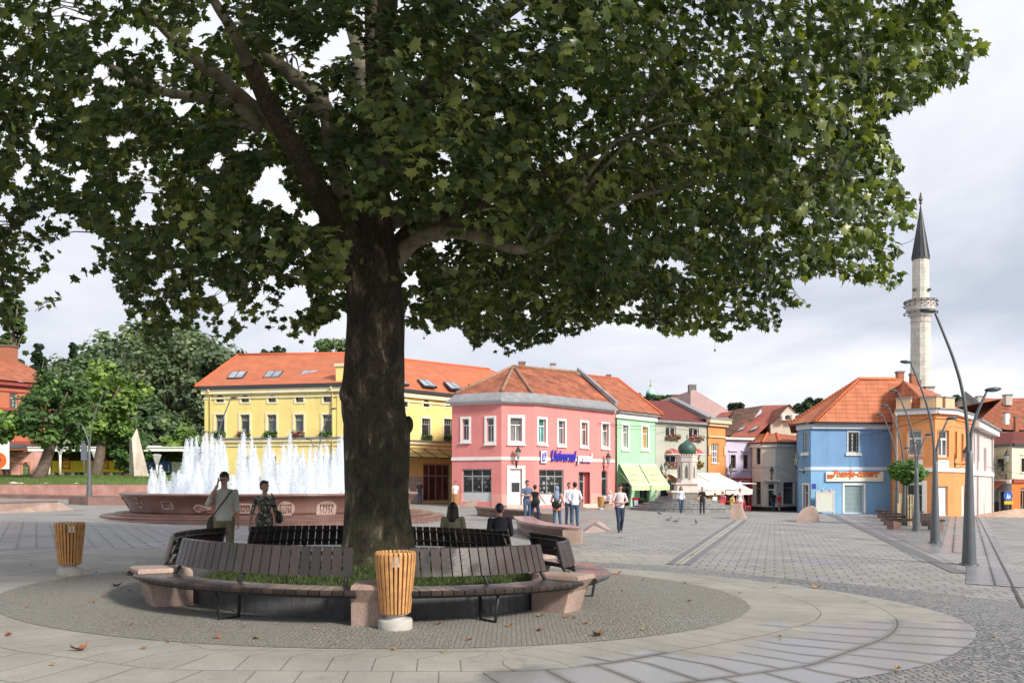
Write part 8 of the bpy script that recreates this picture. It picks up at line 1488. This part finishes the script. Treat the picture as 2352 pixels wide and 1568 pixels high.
# ================================================================ people
def capsule(bm, a, b_, ra, rb, fl=1.0, ax=None, n=14):
    """tapered limb from a to b; fl flattens it along ax"""
    a, b_ = Vector(a), Vector(b_); d = b_ - a; L = d.length; t_ = d / L if L > 1e-6 else Vector((0, 0, 1)); u = Vector(ax) if ax is not None else (Vector((0, 1, 0)) if abs(t_.y) < .9 else Vector((1, 0, 0))); u = (u - t_ * u.dot(t_)).normalized(); v = t_.cross(u); rows = []
    for i in range(5): q = -math.pi / 2 + math.pi / 2 * i / 4; rows.append((a + t_ * (ra * math.sin(q)), max(ra * math.cos(q), 1e-4)))
    rows[-1] = (a, ra)
    for i in range(1, 4): rows.append((a.lerp(b_, i / 4), ra + (rb - ra) * i / 4))
    for i in range(5): q = math.pi / 2 * i / 4; rows.append((b_ + t_ * (rb * math.sin(q)), max(rb * math.cos(q), 1e-4)))
    vs = []
    for c, r in rows: vs.append([bm.verts.new(c + (u * math.cos(2 * math.pi * j / n) * fl + v * math.sin(2 * math.pi * j / n)) * r) for j in range(n)])
    for i in range(len(vs) - 1):
        for j in range(n): bm.faces.new((vs[i][j], vs[i][(j + 1) % n], vs[i + 1][(j + 1) % n], vs[i + 1][j]))
    bm.faces.new(vs[0][::-1]); bm.faces.new(vs[-1])
def ellip(bm, c, r, R=None):
    R4 = (R.to_4x4() if R is not None else Matrix.Identity(4)); M = Matrix.Translation(Vector(c)) @ R4 @ Matrix.Diagonal((r[0], r[1], r[2], 1)); bmesh.ops.create_uvsphere(bm, u_segments=16, v_segments=10, radius=1, matrix=M)
def fuse(name, bm, m, parent, vox=.012, smooth=2, hem=None):
    me = bpy.data.meshes.new(name); bm.normal_update(); bm.to_mesh(me); bm.free(); o = bpy.data.objects.new('tmp', me); S.collection.objects.link(o)
    md = o.modifiers.new('r', 'REMESH'); md.mode = 'VOXEL'; md.voxel_size = vox; md.use_smooth_shade = True; s_ = o.modifiers.new('s', 'SMOOTH'); s_.iterations = smooth; s_.factor = .5
    dg = bpy.context.evaluated_depsgraph_get(); dg.update(); me2 = bpy.data.meshes.new_from_object(o.evaluated_get(dg)); bpy.data.objects.remove(o); bpy.data.meshes.remove(me); me2.name = name
    if hem:      # trim the garment to a clean lower edge between the arms
        b2 = bmesh.new(); b2.from_mesh(me2); F_ = [f for f in b2.faces if abs(f.calc_center_median().x) < hem[1]]; bmesh.ops.bisect_plane(b2, geom=F_ + list({e for f in F_ for e in f.edges}) + list({v for f in F_ for v in f.verts}), plane_co=(0, 0, hem[0]), plane_no=(0, 0, -1), clear_outer=True); b2.to_mesh(me2); b2.free()
    me2.materials.clear(); me2.materials.append(m)
    ob = bpy.data.objects.new(name, me2); S.collection.objects.link(ob)
    if parent is not None: ob.parent = parent
    return ob
SKIN = mat('skin', (.48, .27, .19), .55, .08, 6); HAIRD = mat('dark_hair', (.018, .012, .010), .45, .3, 30); SHOE = mat('brown_shoe', (.09, .04, .025), .5); DENIM = mat('denim', (.055, .10, .17), .8, .35, 6, .3, 60); DENIMD = mat('dark_denim', (.025, .035, .07), .8, .3, 6, .3, 60)
def person(label, base, rz, h=1.75, pose=None, top=None, topm=None, sleeves=.5, legm=None, hair='short', hairm=None, shoe=None, vox=.013, female=False, head_turn=0.0, head_tilt=0.0, lean=0.0, bag=None, group=None, skirt=None, long_top=0.05, beltm=None, skin=None, collar=True, scarf=None):
    """one standing, walking or seated figure; local frame: x right, y back (the figure faces -y), z up"""
    k = h / 1.75; P = dict(
        pelvis=(0, 0, .96), chest=(0, 0, 1.30), neck=(0, .01, 1.46), head=(0, -.015, 1.635),
        shL=(-.172, .01, 1.395), elL=(-.22, .03, 1.13), wrL=(-.22, -.05, .88), shR=(.172, .01, 1.395), elR=(.22, .03, 1.13), wrR=(.22, -.05, .88),
        hiL=(-.095, 0, .93), knL=(-.10, -.02, .50), anL=(-.11, .03, .09), hiR=(.095, 0, .93), knR=(.10, -.02, .50), anR=(.11, .03, .09))
    if female: P.update(shL=(-.155, .01, 1.395), shR=(.155, .01, 1.395), elL=(-.21, .03, 1.14), elR=(.21, .03, 1.14))
    if pose: P.update(pose)
    e = empty('person', base, label, 'person', group); e.rotation_euler.z = rz
    if lean:
        Rl = Matrix.Rotation(lean, 3, 'X'); pv = Vector(P['pelvis'])
        for q in ('chest', 'neck', 'head', 'shL', 'elL', 'wrL', 'shR', 'elR', 'wrR'):
            if not (pose and q in pose and q[:2] in ('wr',)): P[q] = tuple(pv + Rl @ (Vector(P[q]) - pv))
    J = {q: Vector(v) * k for q, v in P.items()}; sk = skin or SKIN; hd = J['head']; Rh = Matrix.Rotation(head_turn, 3, 'Z') @ Matrix.Rotation(head_tilt + lean, 3, 'X'); H = lambda x, y, z: hd + Rh @ (Vector((x, y, z)) * k)
    fat = 1.0 if not female else .9
    def arm(bm, s_, f=1.0, a=0.0, c=1.0, r=(.048, .040, .027)):
        A, B_, C_ = J['sh' + s_], J['el' + s_], J['wr' + s_]
        if a < .5: capsule(bm, A.lerp(B_, a * 2), A.lerp(B_, min(1, c * 2)), r[0] * k * f * fat, (r[1] if c >= .5 else r[1] + (r[0] - r[1]) * (1 - c * 2)) * k * f * fat)
        if c > .5: capsule(bm, B_.lerp(C_, max(0, a * 2 - 1)), B_.lerp(C_, c * 2 - 1), r[1] * k * f * fat, (r[2] + (r[1] - r[2]) * (2 - 2 * c)) * k * f * fat)
    def torso(bm, f=1.0, drop=0.0):
        d = .11 * k
        capsule(bm, J['shL'].lerp(J['shR'], .14) + Vector((0, 0, -.02 * k)), J['shL'].lerp(J['shR'], .86) + Vector((0, 0, -.02 * k)), .056 * k * f, .056 * k * f)
        for s_ in 'LR': capsule(bm, J['neck'] + Vector((0, 0, -.03 * k)), J['sh' + s_] + Vector((0, 0, -.015 * k)), .052 * k * f, .050 * k * f)
        capsule(bm, J['pelvis'] + (J['chest'] - J['pelvis']) * .25, J['chest'] + Vector((0, 0, .03 * k)), (.126 if not female else .112) * k * f, (.152 if not female else .132) * k * f, .66, Rt @ Vector((0, 1, 0)))
        capsule(bm, J['pelvis'] + Vector((-.02, 0, 0)), J['pelvis'] + (J['chest'] - J['pelvis']) * .35, (.158 if not female else .165) * k * f, .14 * k * f * fat, .68, Rt @ Vector((0, 1, 0)))
        if female:
            for sx in (-.07, .07): ellip(bm, J['chest'] + Rt @ Vector((sx * k, -.085 * k, .02 * k)), (.062 * k * f,) * 3)
    Rt = Matrix.Rotation(lean, 3, 'X'); bm = bmesh.new(); torso(bm, .93)
    capsule(bm, J['neck'] - Vector((0, 0, .06 * k)), hd - Vector((0, 0, .05 * k)), .058 * k * fat, .052 * k * fat)
    ellip(bm, H(0, .012, .028), (.080 * k, .098 * k, .103 * k), Rh); ellip(bm, H(0, -.028, -.035), (.056 * k, .062 * k, .075 * k), Rh); ellip(bm, H(0, -.062, -.085), (.026 * k, .022 * k, .022 * k), Rh)
    capsule(bm, H(0, -.088, .022), H(0, -.106, -.018), .010 * k, .016 * k); ellip(bm, H(0, -.085, -.052), (.024 * k, .012 * k, .008 * k), Rh)
    for sx in (-1, 1): ellip(bm, H(sx * .078, .01, -.005), (.010 * k, .020 * k, .032 * k), Rh); ellip(bm, H(sx * .03, -.078, .034), (.022 * k, .014 * k, .008 * k), Rh)
    for s_ in 'LR':
        arm(bm, s_); C_ = J['wr' + s_]; d = (C_ - J['el' + s_]).normalized(); sx = -1 if s_ == 'L' else 1
        hdv = (pose or {}).get('hand' + s_); d = (Vector(hdv).normalized() if hdv else d); inn = Vector((-sx, 0, 0)); inn = (inn - d * inn.dot(d)); inn = inn.normalized() if inn.length > .1 else Vector((0, -1, 0)); w_ = d.cross(inn).normalized(); capsule(bm, C_ + d * .015 * k, C_ + d * .075 * k, .030 * k, .036 * k, .5, inn)
        for q, (o_, ln) in enumerate(((-.027, .066), (-.009, .076), (.009, .072), (.027, .055))):
            r0 = C_ + d * .085 * k + w_ * o_ * k; r1 = r0 + (d * .6 + inn * .25).normalized() * ln * .5 * k; r2 = r1 + (d * .5 + inn * .7).normalized() * ln * .5 * k; capsule(bm, r0, r1, .0095 * k, .009 * k, n=8); capsule(bm, r1, r2, .009 * k, .0075 * k, n=8)
        sg_ = -1 if w_.y < 0 else 1; r0 = C_ + d * .03 * k - w_ * .03 * k * -sg_ * -1; capsule(bm, r0, r0 + (d * .7 - w_ * .6 * -sg_ * -1 + inn * .3).normalized() * .055 * k, .012 * k, .009 * k, n=8)
        capsule(bm, J['hi' + s_], J['kn' + s_], .080 * k, .054 * k); capsule(bm, J['kn' + s_], J['kn' + s_].lerp(J['an' + s_], .35), .053 * k, .054 * k); capsule(bm, J['kn' + s_].lerp(J['an' + s_], .35), J['an' + s_], .052 * k, .036 * k)
    body_ = fuse('body', bm, sk, e, vox * k)
    # clothes
    bm = bmesh.new(); torso(bm, 1.06)
    if long_top: capsule(bm, J['pelvis'] + Vector((0, 0, .02 * k)), J['pelvis'] - Vector((0, 0, (long_top + .12) * k)), .172 * k, .186 * k, .76, (0, 1, 0))
    if sleeves > 0:
        for s_ in 'LR': arm(bm, s_, 1.14, 0, sleeves)
    if collar: capsule(bm, J['neck'] - Vector((0, 0, .055 * k)), J['neck'] - Vector((0, 0, .01 * k)), .072 * k * fat, .062 * k * fat)
    seated = J['pelvis'].z < .7; fuse('shirt' if not female else 'top', bm, topm, e, vox * k, 2, None if seated or skirt is not None else (J['pelvis'].z - (long_top + .01) * k, .195 * k))
    if legm is not None:
        bm = bmesh.new(); capsule(bm, J['pelvis'] - Vector((0, 0, .05 * k)), J['pelvis'] + Vector((0, 0, .03 * k)), .165 * k, .155 * k, .72, (0, 1, 0))
        for s_ in 'LR':
            capsule(bm, J['hi' + s_], J['kn' + s_], .096 * k, .068 * k); capsule(bm, J['kn' + s_], J['an' + s_] + Vector((0, 0, .0)), .067 * k, .056 * k)
        fuse('trousers', bm, legm, e, vox * k)
    if skirt is not None:
        bm = bmesh.new(); capsule(bm, J['pelvis'], (J['knL'] + J['knR']) / 2 + Vector((0, 0, -.05 * k)), .165 * k, .19 * k, .72, (0, 1, 0)); fuse('skirt', bm, skirt, e, vox * k)
    for s_ in 'LR':
        bm = bmesh.new(); A = J['an' + s_]; d = Vector((0, -1, 0)) if not (pose and 'foot' in pose) else Vector(pose['foot']); capsule(bm, A + Vector((0, .02 * k, -.045 * k)), A + d * .15 * k + Vector((0, 0, -.055 * k)), .040 * k, .034 * k); capsule(bm, A + Vector((0, .01, -.03 * k)), A + Vector((0, 0, .01 * k)), .042 * k, .042 * k); fuse('shoe', bm, shoe or SHOE, e, vox * k)
    hm = hairm or HAIRD
    if hair and scarf is None:
        bm = bmesh.new(); ellip(bm, H(0, .028, .050), (.088 * k, .097 * k, .094 * k), Rh); ellip(bm, H(0, .058, .0), (.074 * k, .055 * k, .075 * k), Rh); ellip(bm, H(0, -.045, .095), (.06 * k, .045 * k, .030 * k), Rh)
        if hair in ('bob', 'long'):
            for sx in (-1, 1): capsule(bm, H(sx * .072, .02, .04), H(sx * .088, .03, -.10 if hair == 'bob' else -.16), .035 * k, .040 * k)
            capsule(bm, H(0, .075, .04), H(0, .085, -.14 if hair == 'bob' else -.20), .062 * k, .078 * k, .55, Rh @ Vector((0, 1, 0)))
        if hair == 'bun': ellip(bm, H(0, .12, .04), (.045 * k, .045 * k, .045 * k))
        fuse('hair', bm, hm, e, vox * k)
    if scarf is not None:
        bm = bmesh.new(); ellip(bm, H(0, .018, .03), (.098 * k, .108 * k, .118 * k), Rh); capsule(bm, H(0, .04, -.06), J['chest'] + Vector((0, .09 * k, .0)), .085 * k, .13 * k, .5, (0, 1, 0)); capsule(bm, J['chest'] + Vector((0, .09 * k, 0)), J['chest'] + Vector((0, .12 * k, -.14 * k)), .12 * k, .05 * k, .45, (0, 1, 0)); fuse('headscarf', bm, scarf, e, vox * k)
    fc = MB()      # eyes, brows and lips
    for sx in (-1, 1): fc.ball(H(sx * .030, -.0895, .018), .0085 * k, 8, 0); fc.tube([H(sx * .016, -.093, .040), H(sx * .044, -.086, .042)], .0035 * k, 5)
    if scarf is None or True:
        o = fc.build('eyes', HAIRD, None); o.parent = e; fc = MB(); fc.ball(H(0, -.094, -.050), .014 * k, 8, 0, sc=(1.4, .5, .45)); o = fc.build('mouth', mat('lips', (.33, .12, .10), .5), None); o.parent = e
    return e, J, k
def child(mb, name, m, e): o = mb.build(name, m, None); o.parent = e; return o
def bagobj(name, label, P, rz, c, size, m, strap=None, cat='bag'):
    """a bag in the figure's own frame, kept a separate thing"""
    M = Matrix.Translation(P) @ Matrix.Rotation(rz, 4, 'Z'); cc = M @ Vector(c); e = empty(name, cc, label, cat); bm = bmesh.new(); ellip(bm, (0, 0, 0), (size[0] / 2, size[1] / 2, size[2] / 2)); ellip(bm, (0, 0, -size[2] * .15), (size[0] * .52, size[1] * .5, size[2] * .38)); 
    o = fuse('bag_body', bm, m, e, .018, 1); e.rotation_euler.z = rz
    if strap:
        b = MB(); b.tube([Vector(p) - Vector(c) for p in strap], .012, 6); o = b.build('strap', m, None); o.parent = e
    return e
walk = dict(knL=(-.09, -.12, .50), anL=(-.09, -.16, .09), knR=(.09, .0, .48), anR=(.10, .26, .13), wrL=(-.24, .08, .90), wrR=(.24, -.14, .92))
grey_shirt = mat('pale_grey_shirt', (.47, .48, .42), .85, .12, 5, .5, 12); khaki = mat('khaki_cloth', (.21, .18, .11), .85, .15, 5, .4, 14); olive = mat('olive_canvas', (.055, .06, .035), .8, .2)
B = gx(515, 15.3); rz = .25; person('young man in a pale shirt holding a phone to his ear, olive strap across chest', B, rz, 1.80, dict(elL=(-.27, -.10, 1.20), wrL=(-.11, -.13, 1.52), handL=(.25, .1, 1), shR=(.19, .01, 1.41), wrR=(.24, -.03, .88)), topm=grey_shirt, sleeves=.62, legm=khaki, vox=.0095, head_tilt=.38, head_turn=-.25)
bagobj('shoulder_bag', 'long olive shoulder bag on the left hip of the man with the phone', B, rz, (-.22, .05, .80), (.20, .14, .42), olive, [(-.21, -.06, .98), (-.10, -.13, 1.15), (.03, -.135, 1.32), (.13, -.06, 1.47), (.13, .04, 1.48), (.03, .13, 1.32), (-.15, .13, 1.08), (-.22, .08, .98)])
ph = MB(); Mm = Matrix.Translation(B) @ Matrix.Rotation(rz, 4, 'Z'); pp = Mm @ Vector((-.095, -.09, 1.66)); ph.box(pp, (.02, .05, .11), .3, bev=.005); o = ph.build('mobile_phone', DARKMET, None, origin=pp); tag(o, 'small dark mobile phone at the ear of the man in the pale shirt', 'phone')
# patterned dress
m, t, bb_ = newmat('patterned_cloth'); tc = N(t, 'ShaderNodeTexCoord'); n1 = N(t, 'ShaderNodeTexNoise'); n1.inputs['Scale'].default_value = 13; n1.inputs['Detail'].default_value = 2; n1.inputs['Distortion'].default_value = 1.6; L_(t, tc.outputs['Object'], n1.inputs['Vector']); r = N(t, 'ShaderNodeValToRGB'); r.color_ramp.interpolation = 'CONSTANT'; e_ = r.color_ramp.elements; e_[0].color = (.03, .035, .03, 1); e_[1].position = .56; e_[1].color = (.42, .42, .36, 1); q = e_.new(.44); q.color = (.10, .12, .075, 1); q = e_.new(.51); q.color = (.02, .02, .02, 1); L_(t, n1.outputs[0], r.inputs[0]); L_(t, r.outputs[0], bb_.inputs['Base Color']); bb_.inputs['Roughness'].default_value = .8; PAT = m
B = gx(608, 16.2); rz = .35; person('short haired woman in a patterned grey green dress beside the man with the phone', B, rz, 1.66, dict(wrL=(-.30, -.02, .86), elL=(-.25, .03, 1.12)), topm=PAT, sleeves=.55, legm=None, skirt=PAT, long_top=.15, vox=.0095, female=True, head_turn=.55, hair='short', collar=False)
bagobj('shoulder_bag', 'black shoulder bag hanging at the right hip of the woman in the patterned dress', B, rz, (.27, .03, .96), (.16, .30, .26), BLACK, [(.24, -.08, 1.06), (.17, -.08, 1.30), (.13, .0, 1.42), (.16, .10, 1.30), (.25, .12, 1.06)])
# seated couple on the rear bench, seen from behind (they face away, +y)
sit = dict(pelvis=(0, .02, .52), chest=(0, .03, .88), neck=(0, .04, 1.03), head=(0, .025, 1.20), shL=(-.185, .04, 1.0), elL=(-.23, .02, .74), wrL=(-.15, -.20, .62), shR=(.185, .04, 1.0), elR=(.23, .02, .74), wrR=(.15, -.20, .62), hiL=(-.10, 0, .52), knL=(-.12, -.42, .50), anL=(-.12, -.44, .09), hiR=(.10, 0, .52), knR=(.12, -.42, .50), anR=(.12, -.44, .09))
B = gx(1041, 16.35) ; person('seated woman with long dark brown hair in an olive top, seen from behind', B, math.pi - .05, 1.74, {**sit}, topm=mat('olive_top', (.24, .23, .14), .85, .12, 6, .4, 12), sleeves=.6, legm=DENIMD, vox=.010, female=False, hair='long', hairm=mat('brown_hair', (.028, .014, .010), .45, .3, 40), head_turn=-.1)
B = gx(1149, 16.15); person('seated man with short dark hair in a black shirt, leaning forward on the rear bench', B, math.pi + .1, 1.76, {**sit}, topm=mat('black_shirt', (.016, .018, .026), .8, .3, 5, .4, 12), sleeves=.6, legm=DENIMD, vox=.010, lean=.30, head_tilt=.2)
# group in the middle
TEE = mat('slate_blue_tee', (.10, .13, .23), .85, .1, 5, .4, 12); BLT = mat('black_top', (.012, .012, .014), .8); WHS = mat('white_shirt', (.70, .70, .76), .8, .05, 4, .7, 7)
person('man in a slate blue t shirt with folded arms facing the woman in black', gx(1211, 36.2), .35, 1.83, dict(elL=(-.25, -.03, 1.14), wrL=(-.02, -.24, 1.12), handL=(1, 0, 0), elR=(.25, -.03, 1.14), wrR=(.02, -.26, 1.16), handR=(-1, 0, 0)), topm=TEE, sleeves=.32, legm=DENIM, head_tilt=.15, head_turn=.3)
B = gx(1229, 34.6); person('woman in a black sleeveless top and dark jeans seen from behind, standing with legs apart', B, math.pi - .25, 1.65, dict(knL=(-.16, -.02, .49), anL=(-.22, .03, .09), knR=(.14, -.02, .49), anR=(.20, .03, .09), hiL=(-.09, 0, .93), elL=(-.30, -.0, 1.16), wrL=(-.42, -.14, .96)), topm=BLT, sleeves=0, legm=DENIMD, female=True, hair='bun', collar=False)
bagobj('backpack', 'black leather bag on the back of the woman in the sleeveless top', B, math.pi - .25, (-.10, .17, 1.0), (.30, .16, .34), BLACK, [(-.08, .12, 1.15), (-.10, .08, 1.38), (-.10, -.08, 1.34), (-.12, -.11, 1.1)])
B = gx(1279, 32.6); FLW = mat('flowered_orange_cloth', (.42, .17, .07), .85, .6, 14); person('woman in a blue grey headscarf, flowered orange tunic and jeans, seen from behind', B, math.pi, 1.62, dict(knL=(-.12, -.02, .49), anL=(-.16, .03, .09), knR=(.10, -.02, .49), anR=(.12, .03, .09), elL=(-.24, .0, 1.12), wrL=(-.16, -.12, 1.0), elR=(.24, 0, 1.12), wrR=(.16, -.12, 1.0)), topm=FLW, sleeves=.95, legm=DENIM, female=True, long_top=.22, scarf=mat('blue_grey_scarf', (.19, .26, .40), .85, .15, 6))
bagobj('shoulder_bag', 'large black handbag on the back of the woman in the headscarf', B, math.pi, (.02, .22, .93), (.40, .16, .30), mat('shiny_black_leather', (.015, .015, .016), .25), [(-.1, .17, 1.05), (-.12, .1, 1.35), (-.1, -.02, 1.44)])
person('man in a white shirt and blue jeans seen from behind, right of the headscarf', gx(1320, 32.6), math.pi + .15, 1.79, dict(elL=(-.27, .02, 1.14), wrL=(-.24, -.14, .96), elR=(.25, .02, 1.14), wrR=(.15, -.16, .98)), topm=WHS, sleeves=.92, legm=DENIM, long_top=.06, head_turn=.15)
person('man in a white shirt half hidden behind the taller man in white', gx(1307, 35.2), .2, 1.77, dict(), topm=WHS, sleeves=.9, legm=DENIMD)
PKS = mat('striped_pinkish_shirt', (.60, .52, .54), .8, .12, 22, .5, 10); person('man in a light striped shirt walking toward the camera looking at his hands', gx(1424, 30.3), .05, 1.74, {**dict(knL=(-.08, -.10, .50), anL=(-.07, -.14, .09), knR=(.08, -.03, .48), anR=(.08, .22, .12)), **dict(elL=(-.27, -.01, 1.14), wrL=(-.04, -.24, 1.06), handL=(1, -.2, 0), elR=(.27, -.01, 1.14), wrR=(.10, -.22, 1.08), handR=(-.6, -.6, 0))}, topm=PKS, sleeves=.5, legm=DENIMD, head_tilt=.35, shoe=SHOE, vox=.012)
# further away
person('long haired woman in a white long sleeved top walking in front of the steps', gx(1564, 53.5), .1, 1.70, walk, topm=WHS, sleeves=.97, legm=DENIM, female=True, hair='long', hairm=MATS['brown_hair'], vox=.016)
B = gx(1613, 52.2); person('woman in a black top and black trousers carrying a tan bag', B, -.2, 1.70, dict(elL=(-.24, -.02, 1.15), wrL=(-.16, -.18, 1.20)), topm=BLT, sleeves=.6, legm=mat('black_trousers', (.03, .03, .035), .8), female=True, hair='short', hairm=mat('fair_hair', (.25, .17, .10), .6, .2), vox=.016)
bagobj('handbag', 'tan handbag hanging from the arm of the woman in black', B, -.2, (-.30, -.02, .97), (.34, .14, .30), mat('tan_leather', (.42, .27, .19), .6), [(-.36, -.02, 1.05), (-.24, -.1, 1.25), (-.2, .02, 1.05)])
B = gx(1396, 57.5); person('old grey haired man in a pale shirt seated beside the bin at the pink shop', B, -1.1, 1.72, sit, topm=WHS, sleeves=.5, legm=mat('charcoal_trousers', (.035, .035, .04), .8), hairm=mat('grey_hair', (.5, .5, .5), .7), vox=.016, lean=-.2)
Q = [B + Vector((-.45, -.25, -.05)), B + Vector((.35, -.25, -.05)), B + Vector((.35, .3, -.05)), B + Vector((-.45, .3, -.05))]; solid('granite_cube', 'small pink granite cube seat under the old man', 'stone block', Q, [p + Vector((0, 0, .47)) for p in Q], GP_)
person('man in a white t shirt standing behind the wooden bin by the yellow building', gx(1046, 57.5), .1, 1.74, topm=WHS, sleeves=.35, legm=DENIMD, vox=.016); person('man in a dark shirt and jeans leaning by the glazed doors of the yellow building', gx(964, 61), .3, 1.75, topm=mat('dark_grey_shirt', (.05, .05, .055), .8), sleeves=.4, legm=DENIM, vox=.016)
D = 74; person('man in a black shirt and jeans walking away down the side street', gx(1777, D) , math.pi, 1.80, walk, topm=BLT, sleeves=.4, legm=DENIM, hairm=MATS['grey_hair'], vox=.02); person('shorter person in a red top and beige trousers beside the man in black', gx(1790, D), math.pi + .1, 1.62, walk, topm=mat('red_top', (.60, .02, .03), .8), sleeves=.4, legm=mat('beige_cloth', (.5, .38, .27), .8), female=True, vox=.02)
person('young woman in a white sleeveless top and dark glasses behind the upright granite wedge', gx(1700, 50.5), -.1, 1.66, topm=WHS, sleeves=0, legm=mat('pink_cloth', (.6, .25, .25), .8), female=True, hair='bun', hairm=MATS['fair_hair'], vox=.016)
for x, D, rz, m_, l in ((1661, 59.2, -.9, mat('rose_shirt', (.60, .20, .30), .8), 'seated man in a rose pink shirt leaning over a café table'), (1681, 58.6, 1.9, mat('yellow_top', (.75, .66, .22), .8), 'seated person in a yellow top at the café'), (1641, 60.5, .6, WHS, 'seated person in white at the café behind the steps')): person(l, gx(x, D) + Vector((0, 0, .12 if x == 1661 else 0)), rz, 1.72, sit, topm=m_, sleeves=.5, legm=DENIMD, vox=.018, lean=.15)
